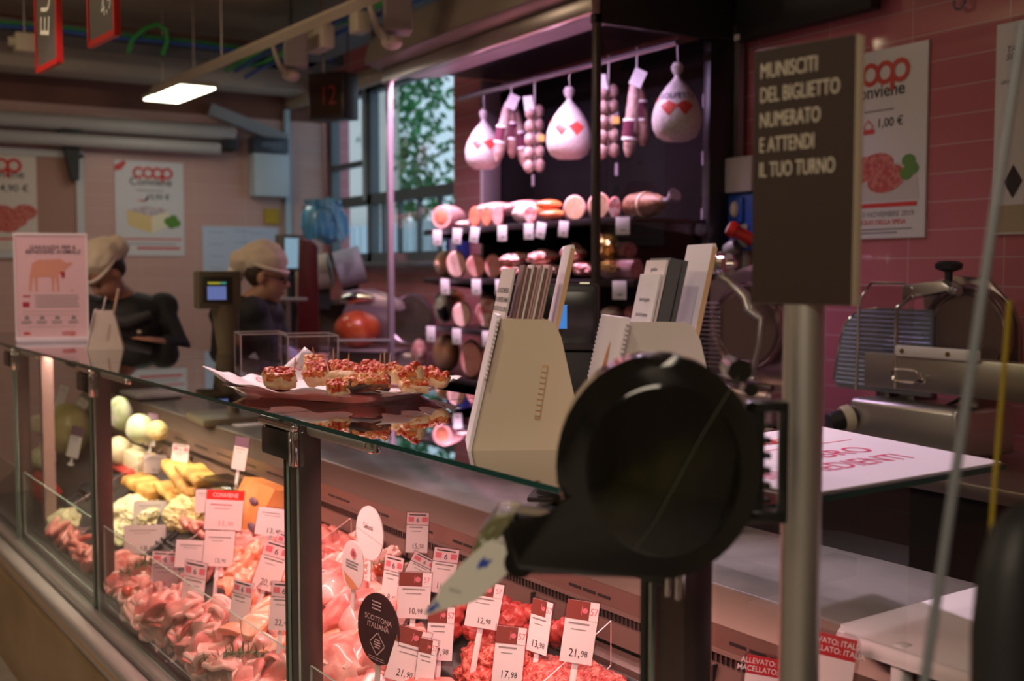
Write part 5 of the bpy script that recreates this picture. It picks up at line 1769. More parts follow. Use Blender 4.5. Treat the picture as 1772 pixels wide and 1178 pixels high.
CARDS = [
    (722, 888, 955, 37, 1.39, 'pink', '15,50', 'pink-headed price tag standing highest, by the slotted steel panel', 0, 3),
    (678, 964, 1046, 30, 1.31, 'pink', '8,40', 'narrow pink-headed price tag just behind the dark oval sign', -38, 4),
    (727, 962, 1015, 46, 1.30, 'pink', '', 'pink-headed tag tilted behind the 10,98 tag', 0, 28),
    (768, 950, 1025, 42, 1.33, 'pink', '11,90', 'pink-headed price tag partly covered by the hanging paper ticket', 0, 9),
    (717, 992, 1068, 54, 1.23, 'wine', '10,98', 'wine-headed price tag reading 10,98 touched by the ticket tip', 0, 4),
    (838, 1009, 1085, 56, 1.27, 'wine', '12,98', 'wine-headed price tag reading 12,98 on a long white stem', 0, 10),
    (762, 1052, 1140, 44, 1.22, 'wine', '17,98', 'wine-headed price tag reading 17,98 behind the tilted 21,90 tag', 0, 4),
    (706, 1090, 1178, 56, 1.13, 'wine', '21,90', 'wine-headed price tag reading 21,90 tilted beside the oval sign', 0, 18),
    (738, 1108, 1185, 30, 1.15, 'wine', '', 'blank-looking wine-headed tag squeezed between 21,90 and 17,98', -30, 4),
    (881, 1087, 1180, 50, 1.20, 'wine', '17,98', 'wine-headed price tag reading 17,98 standing in the minced beef', 0, 6),
    (934, 1040, 1128, 34, 1.31, 'wine', '13,98', 'narrow wine-headed price tag reading 13,98 behind the minced beef', -35, 4),
    (1003, 1042, 1145, 54, 1.27, 'wine', '21,98', 'wine-headed price tag reading 21,98, tallest near the counter end', 0, 8),
    (567, 990, 1075, 34, 1.24, 'pink', '8,50', 'narrow pink-headed tag leaning by the steel post above the pale joints', -36, 6),
    (557, 1050, 1125, 38, 1.17, 'wine', '9,98', 'wine-headed tag leaning against the steel post', -30, 16),
    (265, 868, 908, 60, 1.24, 'plain', '15,90', 'price tag reading 15,90 above the 18,90 tag', 0, 2),
    (251, 910, 956, 64, 1.15, 'plain', '18,90', 'wide price tag reading 18,90 on a thick white stem', 0, 3),
    (388, 850, 915, 60, 1.22, 'conv', '11,50', 'price tag with bright red header before the orange cheese', 0, 6),
    (360, 847, 885, 40, 1.28, 'plain', '', 'plain tag half hidden behind the bright red-headed tag', 0, 2),
    (472, 880, 926, 54, 1.22, 'plain', '13,40', 'price tag reading 13,40 in front of the orange cheese', 0, 10),
    (333, 936, 980, 54, 1.13, 'plain', '14,90', 'price tag reading 14,90 in the middle of the long bay', 0, 6),
    (379, 920, 978, 48, 1.15, 'plain', '13,90', 'price tag reading 13,90 below the bright red-headed tag', 0, 6),
    (285, 957, 1028, 42, 1.08, 'pink', '22,90', 'shaded pink-headed tag behind the low glass edge', -20, 2),
    (335, 975, 1058, 34, 1.08, 'pink', '', 'narrow bluish tag next to the shaded pink-headed tag', -44, 2),
    (417, 1008, 1078, 30, 1.07, 'pink', '', 'narrow tag standing in the pork slice heap', -44, 4),
    (470, 940, 1020, 44, 1.17, 'pink', '20,90', 'pink-headed tag leaning by the chicken chunks', 0, 20),
    (489, 1010, 1088, 40, 1.08, 'pink', '22,40', 'pink-headed tag close to the steel post in the long bay', -10, 5),
    (487, 925, 985, 32, 1.2, 'pink', '', 'pink-headed tag overlapping the post above the chicken chunks', 0, 24),
    (268, 787, 818, 36, 1.37, 'plain', '16,90', 'slanted white tag on a forked white stem before the breads', 20, 8),
    (311, 770, 815, 26, 1.37, 'pink', '', 'greyish tag standing by the flat breads', -36, 4),
    (416, 757, 812, 22, 1.39, 'vio', '', 'small violet-headed tag above the salad tub', -40, 6),
    (262, 717, 770, 16, 1.40, 'vio', '', 'thin violet-headed tag above the pale cheese slab', -50, 2),
    (85, 722, 752, 26, 1.30, 'plain', '', 'bright white tag before the pale cheese wheel', 0, 20),
    (110, 735, 762, 22, 1.28, 'plain', '', 'bright white tag beside the dark bit of the cheese wheel', 0, 22),
    (130, 740, 790, 18, 1.28, 'vio', '', 'violet-headed tag on the round yellow-green cheese', -40, 10),
    (107, 668, 700, 14, 1.40, 'plain', '', 'small tag stuck on the topmost cream cheese', -30, 16),
    (140, 690, 716, 16, 1.36, 'plain', '', 'small tag leaning beside the topmost cream cheese', -30, 34),
    (140, 915, 965, 30, 1.08, 'pink', '', 'rosy tag among the sausages in the narrow bay', -30, 2),
    (110, 850, 885, 12, 1.2, 'plain', '', 'thin tag below the round yellow-green cheese', -50, 14),
]
for a_ in CARDS:
    price_card(*a_)


def clear_sign(px, y0, y1, wpx, ypl, words, lb, yaw):
    """round-cornered clear holder with a red card, standing near the counter end"""
    c = hitk(px, (y0 + y1) / 2, 1, ypl)
    wc = K(c.x, c.y, c.z)
    d = (wc - Vector((0, 0, CAMH))).length / FPX
    w, h = wpx * d, (y1 - y0) * d
    t = thing('origin_sign', lb, 'sign', wc, 0, 'red origin signs in clear holders')
    t.rotation_euler = (0, R(6), face_cam(wc) + R(yaw))
    MB().prism(rrect(w + 0.012, h + 0.012, 0.014), 0.002, T(0, 0.001, 0)).build('clear_holder', clear_h, t)
    MB().box((0, 0, h * 0.30), (w, 0.001, h * 0.40)).build('red_card', red_b, t)
    MB().box((0, 0, -h * 0.2), (w, 0.001, h * 0.58)).build('white_card', tag_paper, t)
    lettering(t, words, 0.013, TX(0, -0.0012, h * 0.33), tag_paper, bold=0.01, squeeze=0.85)
    MB().box((0, 0.004, -h / 2 - 0.05), (0.02, 0.004, 0.10)).build('clip_stem', acryl_e, t)


clear_sign(1328, 1140, 1215, 72, 1.22, 'ALLEVATO: ITALIA\nMACELLATO: ITALIA', 'clear red-headed sign reading ALLEVATO: ITALIA beside the pole', 0)
clear_sign(1436, 1100, 1190, 76, 1.10, 'ALLEVATO: ITALIA\nMACELLATO: ITALIA', 'clear red-headed sign partly hidden behind the pole under the cutting board', -10)


def shaped_sign(px, py, h_px, w_px, xpl, kind, lb):
    c = hitk(px, py, 0, xpl)
    wc = K(c.x, c.y, c.z)
    d = (wc - Vector((0, 0, CAMH))).length / FPX
    H = h_px * d
    yaw = {'round': -58, 'leaf': -55, 'oval': -48}[kind]
    W = w_px * d / math.cos(R(yaw))
    t = thing('display_sign', lb, 'sign', wc, 0)
    t.rotation_euler = (0, R(4), face_cam(wc) + R(yaw))
    if kind == 'leaf':
        pts = [(W / 2 * math.sin(PI * k / 12) ** 0.8, H / 2 * math.cos(PI * k / 12)) for k in range(13)] + [(-W / 2 * math.sin(PI * k / 12) ** 0.8, -H / 2 * math.cos(PI * k / 12)) for k in range(1, 12)]
    else:
        pts = [(W / 2 * math.cos(R(10 * k)), H / 2 * math.sin(R(10 * k))) for k in range(36)]
    MB().prism(pts, 0.003, T(0, -0.0015, 0)).build('board', {'round': tag_paper, 'leaf': tag_paper, 'oval': M('dark_wine_board', (0.055, 0.016, 0.025), 0.3)}[kind], t)
    e = -0.0022
    if kind == 'round':
        lettering(t, 'Salumi', H * 0.16, TX(-0.05 * W, e, 0.06 * H), ink, squeeze=0.8)
        MB().flat([(-0.45 * W, 0.01 * H), (0.48 * W, -0.11 * H), (0.48 * W, -0.12 * H), (-0.45 * W, 0.0)], T(0, e, 0)).build('thin_line', grey_ink, t)
    elif kind == 'leaf':
        mb = MB()
        for x, z in ((0.02, 0.30), (0.08, 0.25), (-0.03, 0.24), (0.05, 0.20)):
            ring_into(mb, T(0, e, 0), x * W, z * H, 0.06 * H, 0, 0, 360, 12)
        mb.build('red_print', rose_ink, t)
        mb = MB()
        bars(mb, T(0, e, 0), -0.3 * W, 0.3 * W, 0.06 * H, 3, 0.06 * H, 0.03 * H, 3)
        mb.build('print', grey_ink, t)
        MB().flat([(-0.40 * W, -0.18 * H), (0.05 * W, -0.30 * H), (0.30 * W, -0.42 * H), (0, -0.5 * H), (-0.25 * W, -0.40 * H)], T(0, e, 0)).build('orange_corner', M('orange_print', (0.70, 0.30, 0.14), 0.5), t)
    else:
        mb = MB()
        text_into(mb, 'SCOTTONA\nITALIANA', 0.105 * H, TX(0, e, 0.10 * H), squeeze=0.95, bold=0.02, spacing=0.95)
        bars(mb, T(0, e, 0), -0.16 * W, 0.10 * W, 0.36 * H, 3, 0.05 * H, 0.02 * H, 5)
        for k, (a0, a1) in enumerate((((0, -0.06), (0.17, -0.21)), ((0.17, -0.21), (0, -0.36)), ((0, -0.36), (-0.17, -0.21)), ((-0.17, -0.21), (0, -0.06)))):
            v = Vector((a1[0] - a0[0], a1[1] - a0[1])).normalized() * 0.015
            mb.flat([(a0[0] * W - v.y * H, a0[1] * H + v.x * H), (a0[0] * W, a0[1] * H), (a1[0] * W, a1[1] * H), (a1[0] * W - v.y * H, a1[1] * H + v.x * H)], T(0, e, 0))
        for k in range(4):
            bars(mb, T(0, e, 0), (-0.09 + 0.02 * abs(k - 1.5)) * W, (0.09 - 0.02 * abs(k - 1.5)) * W, (-0.165 - 0.035 * k) * H, 1, 1, 0.02 * H, k, 0.0)
        bars(mb, T(0, e, 0), -0.2 * W, 0.2 * W, -0.41 * H, 2, 0.03 * H, 0.008 * H, 7, 0.1)
        mb.build('lettering', M('rosy_print', (0.72, 0.50, 0.50), 0.5), t)
        MB().box((0.20 * W, e, 0.075 * H), (0.03 * W, 0.0006, 0.03 * H)).build('red_mark', rose_ink, t)
    MB().box((0, 0.003, -H / 2 - 0.02), (0.014, 0.004, 0.08)).build('clip_stem', white_p, t)


shaped_sign(640, 922, 92, 45, 1.30, 'round', 'plain round pinkish sign standing above the dark sausages')
shaped_sign(611, 978, 84, 36, 1.20, 'leaf', 'leaf-shaped white sign with red print before the round sign')
shaped_sign(655, 1088, 122, 68, 1.10, 'oval', 'dark wine-coloured oval sign reading SCOTTONA ITALIANA')

# ------------------------------------------------------------------ on the counter: tray of pizza bites
TC = K(1.199, 2.469, ZT)
TR = KA + math.atan2(-0.459, 0.22)            # the tray's long side
tr_red = M('dark_red_plastic', (0.16, 0.012, 0.012), 0.18, coat=0.4)
t = thing('serving_tray', 'dark red plastic tray of pizza bites standing on the glass counter top', 'tray', TC, TR)


def tray_fn(w0, d0, w1, d1, z0, z1, n=40):
    def sq(a, w, d):
        c, s_ = math.cos(a), math.sin(a)
        e = 0.32
        return Vector((w / 2 * math.copysign(abs(c) ** e, c), d / 2 * math.copysign(abs(s_) ** e, s_), 0))
    prof = [(w0 * 0.02, d0 * 0.02, z0), (w0, d0, z0), (w1 * 0.93, d1 * 0.9, z1 * 0.75), (w1, d1, z1), (w1 - 0.006, d1 - 0.006, z1 + 0.002), (w1 * 0.92, d1 * 0.89, z1 * 0.75 + 0.003), (w0 * 0.98, d0 * 0.98, z0 + 0.004), (w0 * 0.02, d0 * 0.02, z0 + 0.004)]

    def fn(u, v):
        k = v * (len(prof) - 1)
        i = min(int(k), len(prof) - 2)
        f_ = k - i
        w = prof[i][0] + (prof[i + 1][0] - prof[i][0]) * f_
        d = prof[i][1] + (prof[i + 1][1] - prof[i][1]) * f_
        z = prof[i][2] + (prof[i + 1][2] - prof[i][2]) * f_
        p = sq(2 * PI * u, w, d)
        p.z = z
        return p
    return fn


MB().surf(tray_fn(0.40, 0.24, 0.505, 0.315, 0.001, 0.026), 64, 14, closed_u=True).build('tray_shell', tr_red, t)

pap = M('greaseproof_paper', (0.84, 0.78, 0.82), 0.5)
pap_p = M('pink_print', (0.78, 0.22, 0.30), 0.55)


def cam_pt(px, py, d):
    """point on the line of sight at horizontal distance d"""
    r_ = ray(px, py)
    return Vector((0, 0, CAMH)) + r_ * (d / math.hypot(r_.x, r_.y)) * (1.0)


P1, P2, P3, P4 = cam_pt(350, 633, 2.83), cam_pt(527, 600, 2.97), cam_pt(800, 652, 2.78), cam_pt(700, 692, 2.46)
P4.z = 1.282
inv = (Matrix.Translation(TC) @ Matrix.Rotation(TR, 4, 'Z')).inverted()
Q1, Q2, Q3, Q4 = [inv @ p for p in (P1, P2, P3, P4)]


def paper_fn(u, v):
    a = Q1.lerp(Q4, u)
    c = Q2.lerp(Q3, u)
    p = a.lerp(c, v)
    p.y -= 0.050 * math.sin(PI * u) * (1 - v) ** 2
    e = max(abs(2 * u - 1), abs(2 * v - 1))
    edge = max(0.0, (e - 0.62) / 0.38)
    cz = max(p.z, 0.022)
    k = abs(2 * u - 1) * abs(2 * v - 1)
    rim = 0.033 + 0.006 * math.sin(23 * u + 3 * v) + 0.004 * math.sin(31 * v - 5 * u)
    z = 0.0085 + (rim - 0.0085) * edge ** 1.2
    z = z + (cz - rim) * max(0, (k - 0.25) / 0.75) ** 1.3 * edge
    p.z = max(z + 0.0015 * math.sin(40 * u) * math.sin(33 * v) * edge, 0.0075)
    return p


po = MB().surf(paper_fn, 48, 36).build('paper_sheet', pap, loc=TC, rot=(0, 0, TR))
tag(po, 'white printed greaseproof paper with raised corners lining the red tray', 'paper')
sol = po.modifiers.new('thick', 'SOLIDIFY')
sol.thickness = 0.0006
mb = MB()
for (u0, v0, s_, a_) in ((0.30, 0.06, 0.020, 10), (0.62, 0.05, 0.020, -15), (0.80, 0.10, 0.018, 20), (0.10, 0.5, 0.022, 40), (0.06, 0.93, 0.02, 60), (0.9, 0.9, 0.018, -30), (0.47, 0.08, 0.018, 5), (0.2, 0.85, 0.02, 30)):
    p0 = paper_fn(u0, v0)
    du = (paper_fn(min(1, u0 + 0.01), v0) - p0).normalized()
    dv = (paper_fn(u0, min(1, v0 + 0.01)) - p0).normalized()
    tmp = MB()
    link_logo(tmp, Matrix(), s_)
    for f_ in tmp.bm.faces:
        vs = []
        for v in f_.verts:
            x, z = v.co.x, v.co.z
            ca, sa = math.cos(R(a_)), math.sin(R(a_))
            uu = u0 + (x * ca - z * sa) / 0.52
            vv = v0 + (x * sa + z * ca) / 0.36
            q = paper_fn(min(1, max(0, uu)), min(1, max(0, vv)))
            vs.append(mb.bm.verts.new(q + Vector((0, -0.0004, 0.0009))))
        try:
            mb.bm.faces.new(vs)
        except ValueError:
            pass
    tmp.bm.free()
mb.build('paper_print', pap_p, po)

crust = M('pizza_crust', (0.70, 0.42, 0.22), 0.65, col2=(0.82, 0.60, 0.38), scale=28, bump=0.5, bscale=60)
burnt = M('burnt_crust', (0.05, 0.02, 0.02), 0.6, col2=(0.30, 0.12, 0.06), scale=22, lo=0.5, hi=0.7)
topp = M('tomato_topping', (0.52, 0.035, 0.010), 0.48, col2=(0.74, 0.25, 0.07), scale=60, lo=0.44, hi=0.62, bump=0.8, bscale=80, coat=0.06)
topp2 = M('cheese_topping', (0.76, 0.33, 0.12), 0.48, col2=(0.60, 0.07, 0.02), scale=50, lo=0.46, hi=0.60, bump=0.8, bscale=80, coat=0.06)


def pizza_piece(px, py, d, w, dep, h, rz, tilt, lb, seed, kind=0):
    p = cam_pt(px, py, d)
    c, s_ = math.cos(KA), math.sin(KA)
    t = thing('pizza_piece', lb, 'pizza', p, 0, 'pizza bites on the red tray')
    t.rotation_euler = (R(tilt[0]), R(tilt[1]), face_cam(p) + R(rz))
    b = MB()
    b.box((0, 0, 0), (w, dep, h), bev=h * 0.33, seg=3)
    bmesh.ops.subdivide_edges(b.bm, edges=[e for e in b.bm.edges if e.calc_length() > 0.010], cuts=3, use_grid_fill=True)
    for v in b.bm.verts:
        n_ = noise.noise_vector(v.co * 55 + Vector((seed * 3.1, 0, 0)))
        v.co += n_ * 0.0060
    b.build('crust', burnt if kind == 2 else crust, t)
    if kind != 3:
        b = MB()
        rr_ = random.Random(seed)

        def fn(u, v):
            x, y = (u - 0.5) * w * 0.98, (v - 0.5) * dep * 0.98
            e = max(abs(2 * u - 1), abs(2 * v - 1))
            z = h * 0.5 + 0.0045 * (1 - e ** 6) + 0.011 * noise.noise(Vector((x * 75 + seed, y * 75, seed))) - (0.010 if e > 0.97 else 0)
            return Vector((x, y, z))
        b.surf(fn, 22, 18)
        for k in range(12):
            x, y = rr_.uniform(-0.42, 0.42) * w, rr_.uniform(-0.42, 0.42) * dep
            b.blob((x, y, h * 0.5 + 0.004), (0.008, 0.007, 0.005), 0.4, 2, seed + k, 2)
        b.build('topping', topp2 if (seed % 3 == 0) else topp, t)
    return t


ZR = 2.47
PZ = [  # px, py centre, distance, w, depth, h, turn, tilt, kind, label
    (484, 656, 2.60, 0.072, 0.06, 0.030, 10, (14, 0), 0, 'pizza bite with dark tomato and olive nearest the raised paper corner'),
    (551, 652, 2.66, 0.055, 0.055, 0.034, -25, (16, -10), 0, 'small pizza bite glazed orange beside a standing toothpick'),
    (592, 660, 2.57, 0.066, 0.05, 0.034, 8, (38, 6), 3, 'plain-sided pizza bite turned on edge showing pale dough'),
    (549, 640, 2.75, 0.06, 0.05, 0.026, 15, (10, 0), 0, 'pizza bite stacked behind the small orange one'),
    (603, 648, 2.74, 0.060, 0.05, 0.032, -12, (12, 5), 0, 'red topped pizza bite in the middle of the heap carrying a toothpick'),
    (545, 630, 2.80, 0.050, 0.05, 0.024, 5, (18, 4), 0, 'topmost red pizza bite above the pale-sided one'),
    (585, 672, 2.52, 0.050, 0.04, 0.020, 20, (20, 0), 0, 'crumbly pizza corner lying low at the front paper edge'),
    (630, 652, 2.68, 0.055, 0.05, 0.030, 30, (15, -8), 0, 'pizza bite with cheese beside the burnt crust'),
    (640, 664, 2.50, 0.092, 0.045, 0.024, 5, (25, -3), 2, 'pizza bite with blackened crust edge at the front of the tray'),
    (640, 642, 2.78, 0.060, 0.05, 0.030, -20, (10, 6), 0, 'bright orange pizza bite behind the burnt one'),
    (672, 647, 2.72, 0.050, 0.05, 0.032, 12, (14, 0), 0, 'pizza bite under the three close toothpicks'),
    (700, 656, 2.62, 0.055, 0.05, 0.034, 35, (20, 14), 0, 'pizza bite leaning on its neighbours with a steep red top'),
    (715, 650, 2.56, 0.045, 0.045, 0.034, -35, (30, -25), 0, 'upright tilted pizza bite with a pale thin edge'),
    (740, 652, 2.68, 0.064, 0.05, 0.028, 6, (16, 4), 0, 'pizza bite with browned topping near the far paper tip'),
    (715, 668, 2.54, 0.060, 0.045, 0.020, 10, (14, 3), 0, 'flat orange pizza bite low under the upright tilted one'),
    (760, 658, 2.66, 0.045, 0.05, 0.024, -14, (12, 10), 0, 'last pizza bite of the row beside the raised paper tip'),
    (590, 640, 2.84, 0.06, 0.05, 0.028, 18, (10, 0), 0, 'pizza bite half hidden at the back of the heap'),
    (610, 668, 2.53, 0.05, 0.04, 0.022, -10, (18, 0), 0, 'small red pizza bite between the crumbly corner and the burnt crust'),
]
for i, (px, py, d, w, dp, h, rz, ti, kd, lb) in enumerate(PZ):
    pizza_piece(px, py, d, w, dp, h, rz, ti, lb, i + 1, kd)

pick_m = M('bamboo', (0.62, 0.36, 0.20), 0.55)
pick_w = M('pale_bamboo', (0.80, 0.70, 0.66), 0.5)
for (x0, y0, x1, y1, d, mm, lb) in ((511, 618, 508, 650, 2.70, pick_m, 'toothpick standing against the raised white paper corner'),
                                    (541, 600, 546, 632, 2.80, pick_m, 'toothpick in the topmost red pizza bite'),
                                    (563, 620, 572, 656, 2.58, pick_w, 'pale whitish toothpick slanting in front of the heap'),
                                    (577, 602, 578, 640, 2.84, pick_m, 'toothpick at the back of the heap'),
                                    (604, 609, 601, 658, 2.72, pick_m, 'long toothpick in the middle of the heap'),
                                    (659, 611, 656, 646, 2.73, pick_m, 'first of the three toothpicks standing close together'),
                                    (665, 606, 666, 646, 2.70, pick_m, 'tallest of the three toothpicks standing close together'),
                                    (676, 609, 671, 650, 2.69, pick_m, 'slanting toothpick of the three standing close together')):
    a, c = cam_pt(x0, y0, d), cam_pt(x1, y1, d)
    o = MB().tube([a - a, (c - a) * 0.12, c - a], [0.0004, 0.0017, 0.0017], 8).build('toothpick', mm, loc=a)
    tag(o, lb, 'toothpick', 'toothpicks in the pizza bites')

# ------------------------------------------------------------------ leaflet holders of cream board
board = M('cream_board', (0.70, 0.58, 0.44), 0.6)
board_lit = M('cream_board_lit', (0.74, 0.66, 0.60), 0.6)  # same cream board, whiter tone painted in for the light on it
bd_edge = M('corrugated_edge', (0.66, 0.42, 0.24), 0.7)
board_in = M('white_board_face', (0.84, 0.78, 0.82), 0.5)
HW = 0.115                                   # inner width


def holder(lb, loc, rz, side_m, printed, wx=1.0):
    """open-topped leaflet box; local x runs from its front to its back, y from the near side panel inwards"""
    side = [(0.0, 0.0), (0.195 * wx, 0.0), (0.152 * wx, 0.190), (0.142 * wx, 0.212), (0.130 * wx, 0.220), (0.052, 0.222)]
    t = thing('leaflet_holder', lb, 'leaflet holder', loc, rz, 'cream leaflet holders on the counter')
    for y in (0.0, HW):
        s_ = MB().prism(side, 0.005, T(0, y, 0)).build('side_panel', side_m, t)
        if y == 0.0:
            # slotted tabs of the middle shelf poking through the panel
            b = MB()
            b.box((0.118, -0.001, 0.099), (0.009, 0.003, 0.092), rot=Matrix.Rotation(R(9), 3, 'Y'))
            q = b.build('tab_slot', bd_edge, s_)
            b = MB()
            for k in range(9):
                z = 0.062 + 0.0092 * k
                b.box((0.1115 + 0.0092 * k * 0.16, -0.0032, z), (0.009, 0.003, 0.0060), rot=Matrix.Rotation(R(9), 3, 'Y'))
            b.build('slot_teeth', side_m, q)
    fr = MB()
    fr.prism([(-0.006, 0.0), (0.0, 0.0), (0.050, 0.228), (0.044, 0.228)], HW + 0.02, T(0, -0.006, 0))
    f_ = fr.build('front_panel', [board_in], t)
    b = MB()
    for y in (-0.009, HW + 0.014):
        for k in range(14):
            z = 0.125 + k * 0.0072
            x = -0.003 + z / 0.228 * 0.050
            b.box((x, y, z), (0.005, 0.013, 0.0042))
    b.build('edge_tabs', board_in, f_)
    bk = MB()
    ox = 0.195 * (wx - 1)
    bk.prism([(0.098 + ox, 0.0), (0.105 + ox, 0.0), (0.176 + ox, 0.335), (0.174 + ox, 0.345), (0.169 + ox, 0.345)], HW - 0.002, T(0, 0.007, 0))
    b_ = bk.build('back_panel', [board_in], t)
    b = MB()
    b.prism([(0.0975 + ox, 0.0), (0.1055 + ox, 0.0), (0.1765 + ox, 0.338), (0.1685 + ox, 0.340)], 0.0015, T(0, 0.0056, 0))
    b.build('board_edge', bd_edge, b_)
    MB().box((0.075, HW / 2 + 0.003, 0.075), (0.09, HW - 0.01, 0.005)).build('inner_shelf', side_m, t)
    if printed:
        def onf(x, z):     # point on the front panel: x along its width (0 far .. 1 near), z height
            return Vector((-0.0074 + z / 0.228 * 0.050, HW + 0.013 - x * (HW + 0.018), z))
        mb = MB()

        def poly(pts):
            mb._fin([mb.bm.faces.new([mb.bm.verts.new(onf(x, z)) for x, z in pts])])
        mb.m(0)
        poly([(0.55, 0.17), (0.62, 0.19), (0.66, 0.15), (0.60, 0.10), (0.78, 0.04), (0.85, 0.0), (0.2, 0.0), (0.12, 0.085), (0.45, 0.115)])
        mb.m(1)
        for p_ in [(0.1, 0.105), (0.48, 0.088), (0.48, 0.05), (0.08, 0.06)],:
            mb._fin([mb.bm.faces.new([mb.bm.verts.new(onf(x, z) + Vector((-0.0005, 0, 0))) for x, z in p_])])
        mb.build('printed_picture', [M('print_orange', (0.66, 0.26, 0.13), 0.5), M('print_pinkish', (0.80, 0.62, 0.66), 0.5)], f_)
    return t


def leaflet(lb, hloc, rz, x0, m_, words=None, h=0.205, z0=0.105, group=None, th=0.0035):
    """one folded leaflet leaning in a holder; x0, z0: where its foot stands in the holder"""
    lean = math.atan2(0.071, 0.335)
    loc = Matrix.Rotation(rz, 3, 'Z') @ Vector((x0, 0.008, z0)) + Vector(hloc)
    t = thing('leaflet', lb, 'leaflet', loc, 0, group)
    t.rotation_euler = (Matrix.Rotation(rz, 3, 'Z') @ Matrix.Rotation(lean, 3, 'Y')).to_euler()
    MB().box((0, 0.05, h / 2), (th, 0.099, h)).build('paper', m_, t)
    if words:
        # print on the front face (-x); seen from the front its right-hand direction is -y
        mt = Matrix.Translation((-th / 2 - 0.0006, 0.05, 0)) @ Matrix.Rotation(-PI / 2, 4, 'Z') @ Matrix.Rotation(PI / 2, 4, 'X')
        mb = MB()
        for s_, z, sz in words:
            text_into(mb, s_, sz, mt @ T(0.0, z, 0), bold=0.008, squeeze=0.72)
        mb.build('lettering', ink, t)
    return t


R1 = KA - R(31)
H1 = K(1.011, 1.564, ZT)
holder('cream leaflet holder with fanned leaflets standing nearest the pizza tray', H1, R1, board, False)
lw = [M('leaflet_paper', (0.80, 0.70, 0.71), 0.5), M('leaflet_brown_edge', (0.42, 0.27, 0.24), 0.6), M('leaflet_rose_edge', (0.56, 0.34, 0.34), 0.6), M('leaflet_dark_edge', (0.20, 0.11, 0.10), 0.6)]
leaflet('front leaflet with three printed lines in the holder near the pizza tray', H1 + Vector((-0.004, 0, 0)), R1 + R(9), 0.040, lw[0],
        [('IL NOSTRO IMPEGNO', 0.162, 0.0125), ('PER IL BENESSERE ANIMALE', 0.146, 0.0118), ('NON È SOLO SULLA CARTA', 0.130, 0.0118)])
for k in range(1, 12):
    leaflet('thin leaflet in the fanned row behind the printed front leaflet', H1, R1, 0.044 + 0.0046 * k, lw[(k * 7) % 4 if k != 3 else 3], h=0.205 + 0.003 * ((k * 5) % 3), group='fanned leaflets in the cream holder')
q = hitk(1090, 556, 2, ZT + 0.222)
R2 = KA - R(23)
d_ = Matrix.Rotation(R2 - KA, 3, 'Z') @ Vector((0.052, 0, 0))
H2 = K(q.x - d_.x, q.y - d_.y, ZT)
holder('cream leaflet holder with printed front standing behind the black ticket dispenser', H2, R2, board_lit, True, 1.12)
lgrey = M('leaflet_grey', (0.11, 0.11, 0.12), 0.5)
lwht = M('leaflet_white', (0.80, 0.76, 0.80), 0.5)
leaflet('white leaflet with two printed paragraphs in the holder behind the dispenser', H2, R2, 0.066, lwht, [('buono da gustare', 0.150, 0.010), ('sicuro da comprare', 0.125, 0.010), ('garantito, conveniente', 0.100, 0.010)], h=0.195)
leaflet('second white leaflet standing slightly higher behind the white one', H2, R2, 0.072, lw[0], [('garantito e', 0.20, 0.010)], h=0.218)
leaflet('dark grey leaflet stack beside the white leaflets', H2, R2, 0.086, lgrey, None, h=0.220, th=0.020)
leaflet('another dark grey leaflet tucked against the holder back', H2, R2, 0.103, lgrey, None, h=0.217, th=0.008)
H3 = K(1.12, 4.45, ZT)
R3 = KA - R(20)
t3 = holder('pale leaflet holder at the counter end beside the pig poster', H3, R3, board_lit, False)
t3.scale = (0.68, 0.68, 0.68)
t3['label'] = 'small pale leaflet holder at the counter end beside the pig poster'
lf_ = leaflet('pinkish leaflet standing in the holder at the counter end', H3, R3, 0.045, lw[0], None, h=0.12, z0=0.085)
lf_.scale = (0.68, 0.68, 1)

# the upright counter sign with the pig
c = K(1.125, 5.015, ZT)
t = thing('counter_sign', 'upright pink counter sign with a pig picture at the counter end', 'sign', c, face_cam(c) + R(-6))
W, H = 0.285, 0.44
sg_p = M('rosy_sign_paper', (0.74, 0.50, 0.55), 0.4)
MB().box((0, 0, H / 2 + 0.018), (W, 0.004, H)).build('printed_sheet', sg_p, t)
b = MB()
for z in (0.018, H + 0.018):
    b.box((0, -0.001, z), (W + 0.008, 0.010, 0.010))
for x in (-W / 2, W / 2):
    b.box((x, -0.001, H / 2 + 0.018), (0.006, 0.008, H))
b.build('acrylic_frame', M('pale_acrylic_frame', (0.82, 0.74, 0.78), 0.25), t)
MB().box((0, 0.03, 0.006), (W, 0.10, 0.012), bev=0.002).build('acrylic_foot', acryl_e, t)
e = -0.0030
lettering(t, 'GARANZIA PER IL\nBENESSERE ANIMALE', 0.0235, TX(0.008, e, 0.395), ink, bold=0.03, shear=0.25, spacing=0.8)
mb = MB()
pig = [(-0.085, 0.28), (-0.075, 0.335), (-0.05, 0.35), (0.01, 0.352), (0.035, 0.355), (0.05, 0.345), (0.06, 0.338), (0.085, 0.34), (0.083, 0.330), (0.065, 0.318), (0.055, 0.305), (0.04, 0.30), (0.03, 0.285), (0.022, 0.275), (-0.03, 0.278), (-0.06, 0.275)]
mb.flat(pig, T(0, e, 0))
for x, l in ((-0.078, -0.006), (-0.062, 0.002), (0.006, 0.0), (0.022, 0.004)):
    mb.flat([(x - 0.007, 0.285), (x + 0.008, 0.285), (x + 0.004 + l, 0.225), (x + 0.0065 + l, 0.217), (x - 0.004 + l, 0.217), (x - 0.004 + l, 0.23)], T(0, e + 0.0002, 0))
mark = MB()
mark.flat([(0.035, 0.30), (0.055, 0.30), (0.053, 0.275), (0.042, 0.272)], T(0, e - 0.0003, 0))
mark.build('red_heart', M('print_crimson', (0.42, 0.03, 0.05), 0.5), t)
mark = MB()
